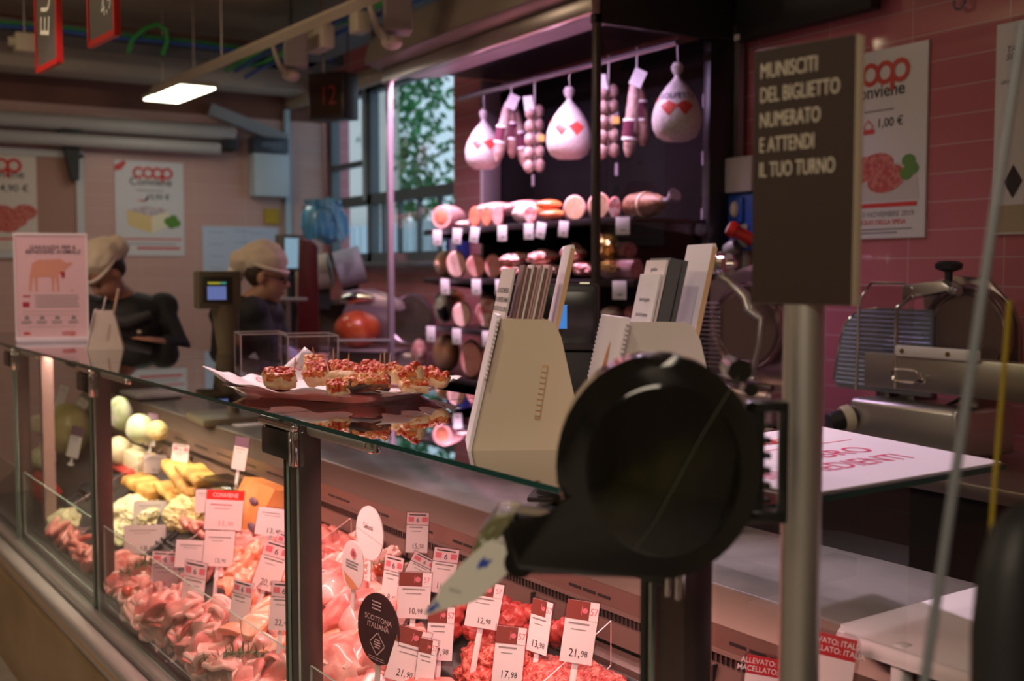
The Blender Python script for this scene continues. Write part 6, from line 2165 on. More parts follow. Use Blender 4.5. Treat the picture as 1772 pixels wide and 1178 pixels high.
mark.flat([(-0.115, 0.20), (-0.083, 0.20), (-0.085, 0.193), (-0.112, 0.193)], T(0, e, 0))
mark.build('crimson_emblem', M('print_crimson', (0.42, 0.03, 0.05), 0.5), t)
mark = MB()
mark.flat([(-0.115, 0.172), (-0.088, 0.172), (-0.088, 0.15), (-0.115, 0.15)], T(0, e, 0))
mb.flat([(0.07, 0.222), (0.09, 0.225), (0.086, 0.216)], T(0, e, 0))
mb.build('pig_picture', M('print_pig', (0.66, 0.30, 0.22), 0.5), t)
mark.build('crimson_seal', M('print_crimson', (0.42, 0.03, 0.05), 0.5), t)
mb = MB()
bars(mb, T(0, e, 0), -0.065, 0.11, 0.196, 5, 0.0115, 0.004, 4, 0.12)
bars(mb, T(0, e, 0), -0.115, 0.11, 0.130, 2, 0.014, 0.0012, 4, 0.05)
for x in (-0.10, -0.04, 0.02, 0.085):
    mb.flat([(x - 0.010, 0.098), (x + 0.010, 0.098), (x + 0.008, 0.112), (x - 0.006, 0.112)], T(0, e, 0))
    bars(mb, T(0, e, 0), x - 0.022, x + 0.022, 0.088, 2, 0.007, 0.0035, 3, 0.2)
bars(mb, T(0, e, 0), -0.10, 0.09, 0.066, 1, 0.01, 0.0012, 4, 0.0)
mb.build('small_print', grey_ink, t)
mb = MB()
link_logo(mb, T(0.065, e, 0.038), 0.016)
mb.build('logo', logo_red, t)
mb = MB()
mb.flat([(-0.115, 0.034), (-0.09, 0.034), (-0.085, 0.043), (-0.112, 0.045)], T(0, e, 0))
mb.build('small_emblem', logo_red, t)

# sheet lying on the glass near the corner
t = thing('notice_sheet', 'large white notice sheet lying flat on the glass at the counter corner', 'paper', K(1.165, 0.985, ZT + 0.001), KA)
b = MB()
pts = [(0, 0), (0.455, -0.005), (0.545, 0.43), (0.02, 0.425)]
v0 = [b.bm.verts.new((x, y, 0.001)) for x, y in pts]
v1 = [b.bm.verts.new((x, y, 0.003)) for x, y in pts]
b._fin([b.bm.faces.new(list(reversed(v0))), b.bm.faces.new(v1)] + [b.bm.faces.new((v0[k], v0[(k + 1) % 4], v1[(k + 1) % 4], v1[k])) for k in range(4)])
b.build('sheet', M('lilac_white_sheet', (0.78, 0.74, 0.78), 0.35), t)
FL = Matrix.Translation((0.25, 0, 0.0035))
mb = MB()
text_into(mb, 'LIBRO', 0.070, FL @ T(0.05, 0.175, 0), squeeze=0.95, bold=0.004)
text_into(mb, 'INGREDIENTI', 0.070, FL @ T(-0.040, 0.095, 0), squeeze=0.80, bold=0.004)
mb.build('lettering', M('crimson_ink', (0.56, 0.03, 0.12), 0.5), t)
mb = MB()
link_logo(mb, FL @ T(0.035, 0.335, 0) @ Matrix.Rotation(-PI / 2, 4, 'X'), 0.034)
mb.build('logo', logo_red, t)
mb = MB()
fm = FL @ Matrix.Rotation(-PI / 2, 4, 'X')
bars(mb, fm, -0.02, 0.20, 0.275, 1, 1, 0.004, 1, 0.0)
mb.build('thin_line', rose_ink, t)

# ------------------------------------------------------------------ ticket stand: pole with sign, and the ticket dispenser
t = thing('ticket_stand', 'aluminium pole with a brown sign telling shoppers to take a number', 'sign stand', K(1.030, 0.875, 0), KA)
MB().tube([(0, 0, 0.02), (0, 0, 1.512)], 0.0235, 28).build('pole', alu, t)
MB().lathe([(0, 0), (0.09, 0), (0.095, 0.008), (0.09, 0.02), (0.03, 0.03), (0.0, 0.03)]).build('base_plate', steel_d, t)
sb = MB().box((0, 0, 0), (0.156, 0.020, 0.298), bev=0.001).build('sign_board', M('cream_sign_edge', (0.66, 0.56, 0.40), 0.5), t, loc=(-0.010, -0.008, 1.661), rot=(0, 0, R(-82)))
sb.scale = (0.85, 0.9, 1)
MB().box((0, -0.0104, 0), (0.1555, 0.0008, 0.297)).build('sign_face', M('brown_sign_face', (0.040, 0.024, 0.017), 0.5), sb)
mb = MB()
for s_, z, wd in (('MUNISCITI', 1.776, 0.088), ('DEL BIGLIETTO', 1.748, 0.122), ('NUMERATO', 1.719, 0.094), ('E ATTENDI', 1.690, 0.085), ('IL TUO TURNO', 1.661, 0.117)):
    tmp = MB()
    text_into(tmp, s_, 0.0250, TX(0, 0, 0), align='LEFT')
    xs = [v.co.x for v in tmp.bm.verts]
    k = wd / (max(xs) - min(xs))
    tm = bpy.data.meshes.new('t')
    tmp.bm.to_mesh(tm)
    tmp.bm.free()
    for q_ in range(3):                     # three layers a hair apart make the strokes bold
        t2_ = tm.copy()
        t2_.transform(Matrix.Translation((-0.068 + 0.0005 * (q_ - 1), -0.0112 - 0.0001 * q_, z - 1.661)) @ Matrix.Diagonal((k, 1, 1, 1)))
        mb.bm.from_mesh(t2_)
        bpy.data.meshes.remove(t2_)
    bpy.data.meshes.remove(tm)
mb.build('lettering', M('cream_lettering', (0.62, 0.56, 0.44), 0.5), sb)

DC = hitk(1135, 800, 1, 0.905)
DW = K(DC.x, DC.y, DC.z)
DR = face_cam(DW) + R(4)
smoke = M('smoked_black_plastic', (0.004, 0.004, 0.003), 0.09, 0, 0.5, col2=(0.020, 0.020, 0.003), scale=7, lo=0.55, hi=0.68, coat=0.3)
t = thing('ticket_dispenser', 'black snail-shaped ticket dispenser fixed to the aluminium pole', 'ticket dispenser', DW, DR)
out_ = []
for a in range(-90, 206, 9):
    out_.append((0.109 * math.cos(R(a)) + 0.0, 0.1215 * math.sin(R(a))))
out_ += [(-0.092, -0.058), (-0.10, -0.060), (-0.160, -0.052), (-0.172, -0.075), (-0.160, -0.118), (-0.150, -0.1225)]
b = MB()
b.prism(out_, 0.062, T(0, -0.031, 0))
es = [e_ for e_ in b.bm.edges if abs(e_.verts[0].co.y - e_.verts[1].co.y) < 1e-5]
r_ = bmesh.ops.bevel(b.bm, geom=es, offset=0.015, segments=5, affect='EDGES', profile=0.5)
b._fin(b.bm.faces)
b.build('housing', blk_g, t, ang=50)
b = MB()
b.lathe([(0, 0.0), (0.078, 0.0), (0.083, -0.002), (0.085, -0.006)], Matrix.Translation((0.006, -0.0335, -0.004)) @ Matrix.Rotation(PI / 2, 4, 'X'), 48, sx=1.0, sy=1.12)
b.build('smoked_cover', smoke, t)
MB().tube([(0.083, -0.036, 0.098), (0.048, -0.0375, 0.04), (-0.002, -0.0375, -0.055), (-0.024, -0.034, -0.088)], 0.0006, 6).build('cover_seam', M('seam_grey', (0.10, 0.10, 0.07), 0.3), t)
b = MB()
b.cyl((0.085, -0.036, 0.104), (0.085, 0.028, 0.104), 0.013, n=18)
b.cyl((0.098, -0.028, 0.083), (0.098, 0.0, 0.083), 0.008, n=14)
b.build('cover_hinge', blk_g, t)
b = MB()
b.cyl((-0.148, -0.03, -0.106), (-0.148, 0.03, -0.106), 0.017, n=24)
b.build('mouth_lip', blk_g, t)
b = MB()
b.prism([(-0.150, -0.050), (-0.172, -0.050), (-0.194, -0.078), (-0.206, -0.110), (-0.196, -0.112), (-0.180, -0.085), (-0.160, -0.070)], 0.056, T(0, -0.028, 0), bev=0.004)
b.build('clear_mouth_cap', M('clear_olive_plastic', (0.16, 0.16, 0.07), 0.08, 0, 0.8, coat=1.0, bump=1.2, bscale=55), t)
b = MB()
b.box((0.104, 0.012, 0.0), (0.030, 0.016, 0.120), bev=0.003)
b.box((0.121, 0.012, 0.062), (0.046, 0.020, 0.012), bev=0.003)
b.box((0.121, 0.012, -0.060), (0.046, 0.020, 0.014), bev=0.003)
b.box((0.1395, 0.012, 0.0), (0.010, 0.016, 0.125), bev=0.003)
for k in range(6):
    b.box((0.122, 0.012, 0.040 - 0.0165 * k), (0.008, 0.014, 0.006), bev=0.001)
b.build('mount_bracket', blk, t)

TKD = 1.20
tk_o = [(868, 925), (890, 928), (906, 946), (898, 972), (862, 1006), (826, 1036), (806, 1044), (790, 1046), (760, 1054), (733, 1063), (738, 1050), (756, 1030), (762, 1012), (800, 972), (840, 938)]
a0 = cam_pt(820, 990, TKD)
t = thing('paper_ticket', 'white paper number ticket with blue arrows hanging from the dispenser', 'ticket', a0, face_cam(a0))
ti_ = (Matrix.Translation(a0) @ Matrix.Rotation(face_cam(a0), 4, 'Z')).inverted()


def tkp(px, py):
    p = ti_ @ cam_pt(px, py, TKD)
    u = (906 - px) / 170
    p.y = -0.008 * u
    return p


b = MB()
c_ = [tkp(*p) for p in tk_o]
f_ = b.bm.faces.new([b.bm.verts.new(p) for p in c_])
ex = bmesh.ops.extrude_face_region(b.bm, geom=[f_])
for v in ex['geom']:
    if isinstance(v, bmesh.types.BMVert):
        v.co.y += 0.0005
b._fin(b.bm.faces)
b.build('ticket_paper', M('ticket_paper', (0.74, 0.72, 0.64), 0.6), t)
mb = MB()


def poly_px(pts, dy=-0.0012):
    mb._fin([mb.bm.faces.new([mb.bm.verts.new(tkp(*p) + Vector((0, dy, 0))) for p in pts])])


poly_px([(825, 983), (829, 970), (840, 960), (839, 967), (853, 967), (845, 973), (843, 979), (834, 979)])
mb.build('blue_arrow', M('blue_ink', (0.03, 0.08, 0.45), 0.5), t)
mb = MB()
poly_px([(736, 1056), (744, 1047), (752, 1042), (755, 1048), (748, 1054)])
poly_px([(752, 1041), (756, 1046), (763, 1048), (758, 1041), (756, 1036)])
mb.build('blue_arrow', M('blue_ink', (0.03, 0.08, 0.45), 0.5), t)
mb = MB()
for (x, y) in ((872, 934), (787, 1014)):
    for k in range(4):
        poly_px([(x + 5 * k - 9, y + 1.5 * k), (x + 5 * k - 6, y + 1.5 * k + 0.5), (x + 5 * k - 5, y + 1.5 * k + 5), (x + 5 * k - 8, y + 1.5 * k + 4.5)])
mb.build('number_print', grey_ink, t)

# ------------------------------------------------------------------ acrylic boxes, scale heads, screen behind the counter
def acrylic_box(px0, px1, py0, py1, d, dep, lb):
    a, c = cam_pt(px0, py1, d), cam_pt(px1, py1, d)
    w = (c - a).length
    h = (py1 - py0) * d / FPX
    m_ = (a + c) / 2
    t = thing('acrylic_box', lb, 'box', (m_.x, m_.y, ZT), face_cam(m_) + R(8), 'clear acrylic boxes on the counter')
    b = MB()
    for y in (0, dep):
        b.box((0, y, h / 2), (w, 0.003, h))
    for x in (-w / 2, w / 2):
        b.box((x, dep / 2, h / 2), (0.003, dep, h))
    b.build('walls', acryl, t)
    b = MB()
    for y in (0, dep):
        b.box((0, y, h), (w, 0.004, 0.004))
        for x in (-w / 2, w / 2):
            b.box((x, y, h / 2), (0.004, 0.004, h))
    for x in (-w / 2, w / 2):
        b.box((x, dep / 2, h), (0.004, dep, 0.004))
    b.build('bright_edges', acryl_e, t)
    return t


acrylic_box(417, 497, 581, 632, 3.72, 0.16, 'empty clear acrylic box behind the raised paper corner')
acrylic_box(499, 586, 588, 648, 3.42, 0.18, 'clear acrylic box directly behind the pizza heap')
a = cam_pt(628, 590, 5.2)
t = thing('acrylic_guard', 'long low clear acrylic guard under the red-brown ham', 'guard', (a.x, a.y, 0.0), face_cam(a))
MB().box((0, 0, 1.10), (0.26, 0.004, 0.26)).build('sheet', acryl, t)
MB().box((0.0, 0, 1.235), (0.26, 0.008, 0.010)).build('bright_edge', acryl_e, t)
MB().box((0, 0.01, 0.49), (0.26, 0.02, 0.97)).build('support_panel', M('service_panel_dark', (0.05, 0.045, 0.045), 0.4), t)

ol = M('olive_grey_plastic', (0.115, 0.098, 0.062), 0.45)
c = cam_pt(376, 501, 4.5)
t = thing('scale', 'olive-grey counter scale display on a stalk behind the counter', 'scale', (c.x, c.y, 0.970), face_cam(c) + R(14))
z0 = c.z - 0.970
MB().box((0, 0, z0), (0.165, 0.09, 0.145), bev=0.008).build('display_head', ol, t)
s_ = MB().box((-0.01, -0.047, z0), (0.115, 0.004, 0.10), bev=0.001).build('screen_bezel', M('scale_bezel', (0.04, 0.035, 0.03), 0.3), t)
MB().box((-0.014, -0.050, z0 - 0.012), (0.072, 0.002, 0.052)).build('lit_screen', M('lcd_blue', (0.1, 0.15, 0.5), 0.3, emit=(0.22, 0.30, 0.72), es=0.42), s_)
b = MB()
b.box((-0.024, -0.050, z0 + 0.026), (0.048, 0.002, 0.008))
b.m(1).box((0.012, -0.050, z0 + 0.026), (0.02, 0.002, 0.008))
b.build('lit_bar', [M('lcd_yellow', (0.5, 0.5, 0.05), 0.3, emit=(0.55, 0.55, 0.05), es=0.4), M('lcd_teal', (0.05, 0.4, 0.4), 0.3, emit=(0.1, 0.5, 0.45), es=0.4)], s_)
MB().tube([(0.055, 0, 0.0), (0.055, 0, 0.14)], 0.025, 16).build('stalk', ol, t)
MB().tube([(0.045, 0, 0.12), (0.03, 0, z0 - 0.06)], [0.028, 0.055], 16).build('stalk_collar', ol, t)
MB().box((0.05, 0.0, 0.01), (0.30, 0.30, 0.03), bev=0.01).build('weighing_base', ol, t)

c = cam_pt(952, 560, 2.85)
t = thing('scale', 'black counter scale with a blue lit screen behind the fanned leaflets', 'scale', (c.x, c.y, 0.970), face_cam(c) + R(-8))
z0 = cam_pt(952, 548, 2.85).z - 0.970
MB().box((0, 0, z0), (0.245, 0.07, 0.168), bev=0.008).build('display_head', M('charcoal_plastic', (0.022, 0.022, 0.022), 0.4), t)
s_ = MB().box((0.015, -0.037, z0), (0.20, 0.004, 0.13), bev=0.001).build('screen_bezel', blk, t)
MB().box((0.030, -0.040, z0 + 0.002), (0.036, 0.002, 0.060)).build('lit_screen', M('lcd_sky', (0.05, 0.2, 0.6), 0.3, emit=(0.06, 0.30, 0.85), es=0.55), s_)
MB().box((0.088, 0.0, z0 + 0.086), (0.022, 0.03, 0.004)).build('status_strip', M('dim_lamp', (0.5, 0.45, 0.3), 0.3, emit=(0.9, 0.8, 0.5), es=0.6), t)
MB().tube([(0, 0, 0.0), (0, 0, z0)], 0.035, 16).build('stalk', blk_m, t)
MB().box((0, 0.0, 0.006), (0.10, 0.12, 0.012), bev=0.003).build('foot_plate', blk_m, t)
MB().box((0.0, 0.0, 0.28), (0.24, 0.06, 0.20), bev=0.01).build('printer_body', blk_m, t)

# cutting board on the worktop and its pegs
t = thing('cutting_board', 'thick white cutting board with rounded rim beyond the counter end', 'cutting board', K(1.692, 0.761, 0.986), KA)
MB().prism(rrect(0.56, 0.76, 0.03), 0.026, Matrix.Rotation(-PI / 2, 4, 'X'), bev=0.011).build('board', M('cutting_board_white', (0.78, 0.77, 0.79), 0.4), t)
for y in (0.26, -0.2):
    MB().box((-0.256, y, -0.036), (0.032, 0.026, 0.078), bev=0.009, seg=3).build('peg', M('cutting_board_white', (0.78, 0.77, 0.79), 0.4), t)
o = MB().box((0, 0, 0), (0.44, 0.40, 0.985), bev=0.005).build('side_work_table', steel_w, loc=K(1.74, 0.70, 0.4925), rot=(0, 0, KA))
tag(o, 'steel work table carrying the white cutting board', 'table')
# white boards further down the worktop
for px, py, w, lb in ((330, 668, 0.30, 'white board lying on the marble worktop under the glass top'), (425, 722, 0.26, 'second white board nearer the black hinge on the marble worktop')):
    p = hitk(px, py, 2, 0.985)
    o = MB().prism(rrect(0.30, w, 0.02), 0.018, Matrix.Rotation(-PI / 2, 4, 'X'), bev=0.004).build('white_board', M('cutting_board_white', (0.78, 0.77, 0.79), 0.4), loc=K(1.70, p.y, 0.972), rot=(0, 0, KA))
    tag(o, lb, 'cutting board')

# ------------------------------------------------------------------ rear work counters along the tiles
rc_m = M('rear_counter_steel', (0.30, 0.25, 0.25), 0.35, 0.7)
dk_m = M('rear_counter_dark_front', (0.022, 0.019, 0.018), 0.35)
for y0, y1, lb in ((0.4, 3.58, 'steel rear work counter with dark front along the pink tiles'), (5.62, 8.3, 'steel rear work counter under the window')):
    t = thing('rear_work_counter', lb, 'work counter', (3.06, (y0 + y1) / 2, 0))
    MB().box((0.02, 0, 0.455), (0.58, y1 - y0 - 0.02, 0.91)).build('body', dk_m, t)
    MB().box((0, 0, 0.93), (0.64, y1 - y0, 0.045), bev=0.006).build('worktop', rc_m, t)

ZW = 0.9535


def slicer_disc(parent, c, r, ring_m, face_m):
    """blade: round plate with a bright ring; faces local -y"""
    m_ = Matrix.Translation(c) @ Matrix.Rotation(PI / 2, 4, 'X')
    b_ = MB().lathe([(0, 0.006), (r * 0.86, 0.006), (r * 0.88, 0.010), (r * 0.94, 0.010), (r * 0.96, 0.004), (r, 0.0), (r, -0.01), (0, -0.01)], m_, 44).build('blade', face_m, parent)
    MB().lathe([(r * 0.98, 0.004), (r * 1.06, 0.012), (r * 1.10, 0.004), (r * 1.10, -0.012), (r * 0.98, -0.012)], m_, 44).build('blade_guard_ring', ring_m, b_)
    return b_


blade_m = M('polished_blade', (0.26, 0.20, 0.20), 0.3, 0.9)
guard_m = M('dark_pink_guard', (0.30, 0.20, 0.21), 0.25, 0.8)
# slicer by the pink tiles: origin at its foot; local x along the wall
t = thing('meat_slicer', 'large steel meat slicer with ribbed plate and black top knob before the pink tiles', 'slicer', (3.02, 2.395, ZW), R(-90))
b = MB()
b.box((0.03, 0.02, 0.100), (0.42, 0.30, 0.16), bev=0.02, seg=3)
b.build('lower_body', cast_alu, t)
for x in (-0.14, -0.04, 0.20):
    MB().box((x, 0.05, 0.195), (0.06, 0.12, 0.05), bev=0.008).build('support_leg', steel_d, t)
b = MB()
b.box((0.16, -0.06, 0.275), (0.62, 0.06, 0.115), bev=0.006)
b.build('carriage_body', M('carriage_steel', (0.50, 0.48, 0.44), 0.33, 0.85), t)
# ribbed gauge plate
plate = [(-0.345, 0.22), (-0.32, 0.195), (0.06, 0.195), (0.06, 0.475), (-0.16, 0.475), (-0.215, 0.468), (-0.262, 0.45), (-0.30, 0.415), (-0.325, 0.34)]
pl = MB().prism(plate, 0.012, T(0, -0.02, 0)).build('gauge_plate', M('blue_steel_plate', (0.40, 0.47, 0.56), 0.30, 0.8), t)
b = MB()
for k in range(17):
    z = 0.215 + 0.0155 * k
    xl = -0.338 + max(0, (z - 0.22)) * 0.16 + max(0, z - 0.40) * 0.9
    b.tube([(xl + 0.008, -0.021, z), (0.055, -0.021, z)], 0.0036, 6)
b.build('plate_ribs', M('rib_blue_steel', (0.36, 0.46, 0.58), 0.22, 0.85), pl)
b = MB()
b.tube([(x, -0.016, z) for x, z in [(-0.345, 0.22), (-0.325, 0.34), (-0.30, 0.415), (-0.262, 0.45), (-0.215, 0.468), (-0.16, 0.475)]], 0.005, 8)
b.build('plate_rim', chrome, pl)
slicer_disc(t, (0.17, 0.0, 0.40), 0.145, guard_m, blade_m)
b = MB()
b.prism([(-0.02, 0.52), (0.02, 0.565), (0.10, 0.585), (0.22, 0.575), (0.30, 0.50), (0.33, 0.44), (0.33, 0.30), (0.36, 0.28), (0.36, 0.22), (0.02, 0.22)], 0.02, T(0, 0.03, 0), bev=0.006)
b.build('blade_cover_back', M('slicer_cover', (0.36, 0.30, 0.29), 0.28, 0.85), t)
b = MB()
b.prism([(-0.02, 0.555), (0.13, 0.57), (0.16, 0.55), (0.155, 0.53), (0.06, 0.53), (-0.02, 0.505)], 0.07, T(0, -0.07, 0), bev=0.008)
b.cyl((0.10, -0.03, 0.545), (0.18, -0.05, 0.535), 0.014, n=14)
b.build('guard_clamp', cast_alu, t)
k_ = MB()
k_.lathe([(0, 0), (0.012, 0), (0.012, 0.03), (0.040, 0.040), (0.042, 0.055), (0.030, 0.064), (0, 0.066)], T(0.125, -0.03, 0.565), 22)
k_.build('top_knob', blk_m, t)
b = MB()
b.box((-0.07, -0.085, 0.43), (0.22, 0.006, 0.24), bev=0.002)
b.build('clear_hand_guard', glass('slicer_guard_acrylic', (0.86, 0.84, 0.84)), t)
b = MB()
b.tube([(-0.18, -0.09, 0.20), (-0.175, -0.09, 0.50), (-0.13, -0.085, 0.56), (0.0, -0.08, 0.56)], 0.005, 8)
b.tube([(-0.02, -0.09, 0.22), (-0.02, -0.09, 0.48), (0.03, -0.08, 0.52)], 0.007, 8)
b.build('guard_wire', chrome, t)
w_ = MB().box((0.14, -0.10, 0.345), (0.30, 0.022, 0.035), bev=0.006).build('white_handle_bar', white_p, t)
b = MB()
for x in (0.02, 0.19):
    b.cyl((x, -0.113, 0.345), (x, -0.109, 0.345), 0.008, n=12)
b.build('handle_screws', M('brass', (0.35, 0.26, 0.10), 0.3, 0.9), w_)
b = MB()
b.tube([(0.02 + 0.05 * math.copysign(abs(math.cos(R(a))) ** 0.5, math.cos(R(a))), -0.094, 0.265 + 0.020 * math.copysign(abs(math.sin(R(a))) ** 0.5, math.sin(R(a)))) for a in range(0, 360, 15)], 0.004, 8, closed=True)
b.build('latch_ring', chrome, t)
MB().lathe([(0, 0.012), (0.014, 0.01), (0.018, 0)], Matrix.Translation((0.085, -0.092, 0.262)) @ Matrix.Rotation(PI / 2, 4, 'X'), 16).build('latch_screw', chrome, t)
kb = MB().lathe([(0, 0.085), (0.030, 0.083), (0.034, 0.075), (0.034, 0.035), (0, 0.035)], Matrix.Translation((-0.165, -0.125, 0.115)) @ Matrix.Rotation(PI / 2 + R(14), 4, 'X') @ Matrix.Rotation(R(-22), 4, 'Y'), 24).build('thickness_knob', blk_m, t)
MB().lathe([(0, 0.036), (0.040, 0.036), (0.044, 0.028), (0.044, 0.006), (0.036, 0.0)], Matrix.Translation((-0.165, -0.125, 0.115)) @ Matrix.Rotation(PI / 2 + R(14), 4, 'X') @ Matrix.Rotation(R(-22), 4, 'Y'), 24).build('cream_dial', M('cream_dial_ring', (0.66, 0.60, 0.46), 0.4), kb)
for x in (-0.13, 0.2):
    for y in (-0.1, 0.12):
        MB().cyl((x, y, 0), (x, y, 0.03), 0.018, n=12).build('rubber_foot', blk_m, t)
b = MB()
b.tube([(0.07, -0.02, 0.16), (0.10, -0.06, 0.14), (0.13, -0.05, 0.17), (0.16, 0, 0.20)], 0.006, 8)
b.build('power_cord', blk_m, t)

tag(MB().prism(rrect(0.34, 0.42, 0.02), 0.05, Matrix.Rotation(-PI / 2, 4, 'X'), bev=0.01).build('white_tub', M('cream_plastic', (0.62, 0.56, 0.42), 0.4), loc=(2.93, 1.62, 0.954)),
    'low cream plastic tub on the rear work counter beyond the notice sheet', 'tub')
# slicer seen behind the sign pole
t = thing('meat_slicer', 'steel meat slicer with silver motor, half hidden behind the sign pole', 'slicer', (3.02, 3.23, ZW), R(-90) + R(8))
MB().box((0.0, 0.08, 0.085), (0.40, 0.30, 0.15), bev=0.03, seg=3).build('lower_body', M('slicer_mauve_body', (0.50, 0.38, 0.41), 0.3, 0.8), t)
MB().prism([(-0.22, 0.16), (0.26, 0.16), (0.27, 0.40), (0.20, 0.58), (0.02, 0.63), (-0.22, 0.56)], 0.02, T(0, 0.07, 0), bev=0.006).build('back_plate', M('slicer_back_plate', (0.40, 0.30, 0.31), 0.28, 0.85), t)
slicer_disc(t, (0.03, 0.0, 0.385), 0.155, M('rose_guard', (0.46, 0.30, 0.33), 0.25, 0.8), M('mauve_blade', (0.28, 0.20, 0.21), 0.3, 0.9))
b = MB()
for k in range(15):
    b.tube([(-0.21, -0.012, 0.22 + 0.018 * k), (-0.09, -0.012, 0.22 + 0.018 * k)], 0.0035, 6)
b.build('plate_ribs', steel_d, t)
b = MB()
b.tube([(-0.14, -0.05, 0.61), (0.0, -0.07, 0.56), (0.09, -0.08, 0.50), (0.11, -0.08, 0.45)], [0.014, 0.016, 0.022, 0.024], 10)
b.tube([(0.11, -0.08, 0.45), (0.16, -0.08, 0.42), (0.155, -0.08, 0.33), (0.12, -0.08, 0.20)], [0.022, 0.014, 0.012, 0.012], 10)
b.box((0.05, -0.08, 0.195), (0.18, 0.03, 0.014), bev=0.004)
b.build('swing_arm', cast_alu, t)
b = MB()
b.lathe([(0, -0.08), (0.05, -0.08), (0.06, -0.06), (0.06, -0.045), (0.05, -0.04), (0.05, 0.05), (0.042, 0.055), (0.042, 0.085), (0.02, 0.09), (0.012, 0.12), (0, 0.12)], Matrix.Translation((-0.10, -0.06, 0.625)) @ Matrix.Rotation(PI / 2, 4, 'Y'), 26)
b.build('motor', chrome, t)
MB().cyl((-0.02, -0.05, 0.18), (0.20, -0.06, 0.165), 0.012, n=12).build('push_rod', steel_d, t)
MB().cyl((0.205, -0.07, 0.485), (0.205, -0.02, 0.485), 0.014, n=14).build('fixing_bolt', blk_m, t)

# slicer with the ham under the window
t = thing('meat_slicer', 'mauve-lit meat slicer with round blade under the window beside the cabinet', 'slicer', (2.92, 6.35, ZW), -PSI - R(18))
MB().box((0.05, 0.1, 0.052), (0.62, 0.34, 0.10), bev=0.02).build('lower_body', M('slicer_mauve_body', (0.50, 0.38, 0.41), 0.3, 0.8), t)
MB().prism([(-0.37, 0.14), (0.10, 0.14), (0.10, 0.42), (-0.02, 0.46), (-0.12, 0.49), (-0.24, 0.48), (-0.31, 0.34)], 0.02, T(0, 0.13, 0), bev=0.008).build('gauge_plate', M('mauve_plate', (0.46, 0.35, 0.39), 0.35, 0.5), t)
slicer_disc(t, (0.20, 0.05, 0.30), 0.145, M('mauve_guard', (0.34, 0.26, 0.30), 0.25, 0.85), blade_m)
b = MB()
b.prism([(-0.22, 0.475), (-0.10, 0.490), (0.0, 0.46), (0.18, 0.42), (0.20, 0.37), (0.16, 0.355), (-0.02, 0.39), (-0.24, 0.40)], 0.03, T(0, -0.06, 0), bev=0.008)
b.build('holder_arm', M('mauve_arm', (0.56, 0.42, 0.48), 0.32, 0.6), t)
b = MB()
b.tube([(-0.22, -0.09, 0.43), (-0.14, -0.09, 0.435), (-0.08, -0.09, 0.445), (-0.0, -0.09, 0.44)], [0.012, 0.036, 0.03, 0.018], 14)
b.build('chrome_grip', chrome, t)
MB().box((-0.10, -0.05, 0.115), (0.56, 0.24, 0.014), bev=0.004).build('meat_table', M('mauve_plate', (0.46, 0.35, 0.39), 0.35, 0.5), t)
mt = Matrix.Translation(t.location) @ Matrix.Rotation(t.rotation_euler.z, 4, 'Z')
hp = mt @ Vector((-0.12, -0.05, 0.124 + 0.118))
o = MB().blob((0, 0, 0), (0.145, 0.135, 0.118), 0.06, 1.2, 5, 4).build('cured_ham', M('red_brown_ham', (0.42, 0.055, 0.02), 0.28, col2=(0.58, 0.12, 0.035), scale=9, coat=0.35, bump=0.15), loc=hp, rot=(0, 0, 0.3))
tag(o, 'shiny red-brown ham lying on the slicer under the window', 'ham')

# things on the rear counter under the window
def at_rear(px, py, X=2.75):
    return hit(px, py, 0, X)


c = cam_pt(558, 470, 7.3)
t = thing('paper_roll', 'cream paper roll lying on the shelf behind the ham slicer', 'paper roll', c, face_cam(c))
MB().lathe([(0.02, -0.16), (0.11, -0.16), (0.112, 0.05), (0.02, 0.05)], Matrix.Rotation(R(80), 4, 'Y') @ Matrix.Rotation(R(8), 4, 'X'), 28).build('roll', M('cream_paper', (0.50, 0.44, 0.36), 0.6), t)
MB().box((0, 0.04, -0.17), (0.10, 0.08, 0.14)).build('stand', blk_m, t)
c = cam_pt(607, 462, 7.25)
t = thing('paper_roll', 'grey-white paper roll with dark core next to the cream roll', 'paper roll', c, face_cam(c))
MB().lathe([(0.06, -0.09), (0.12, -0.09), (0.122, 0.08), (0.06, 0.08)], Matrix.Rotation(R(75), 4, 'Y'), 28).build('roll', M('grey_paper', (0.40, 0.40, 0.44), 0.6), t)
MB().lathe([(0, 0.075), (0.06, 0.075), (0.06, 0.06)], Matrix.Rotation(R(75), 4, 'Y'), 20).build('core', M('dark_core', (0.08, 0.06, 0.06), 0.7), t)
MB().box((0, 0.04, -0.17), (0.10, 0.08, 0.14)).build('stand', blk_m, t)
MB().box((0, 0, 0), (1.0, 0.20, 0.03)).build('roll_shelf', M('shelf_brown', (0.09, 0.06, 0.05), 0.5)).location = cam_pt(590, 522, 7.42)
o = bpy.data.objects['roll_shelf']
o.rotation_euler = (0, 0, face_cam(o.location))
o['label'] = 'brown shelf under the paper rolls by the window'
o['category'] = 'shelf'
MB().box((0, 0.08, -0.15), (0.9, 0.03, 0.27)).build('support_panel', M('shelf_brown', (0.09, 0.06, 0.05), 0.5), o)
c = cam_pt(503, 438, 6.9)
t = thing('till_screen', 'bright-faced till screen seen beside the white-capped woman', 'screen', (c.x, c.y, 0.90), face_cam(c) + R(55))
z0 = c.z - 0.90
MB().box((0, 0, z0), (0.24, 0.06, 0.22), bev=0.01).build('housing', M('grey_green_plastic', (0.14, 0.13, 0.11), 0.45), t)
MB().box((0, -0.032, z0), (0.20, 0.004, 0.18)).build('lit_screen', M('sky_lit_screen', (0.4, 0.6, 0.7), 0.3, emit=(0.30, 0.52, 0.66), es=0.55), t)
MB().tube([(0, 0, 0), (0, 0, z0 - 0.08)], 0.025, 12).build('stalk', blk_m, t)
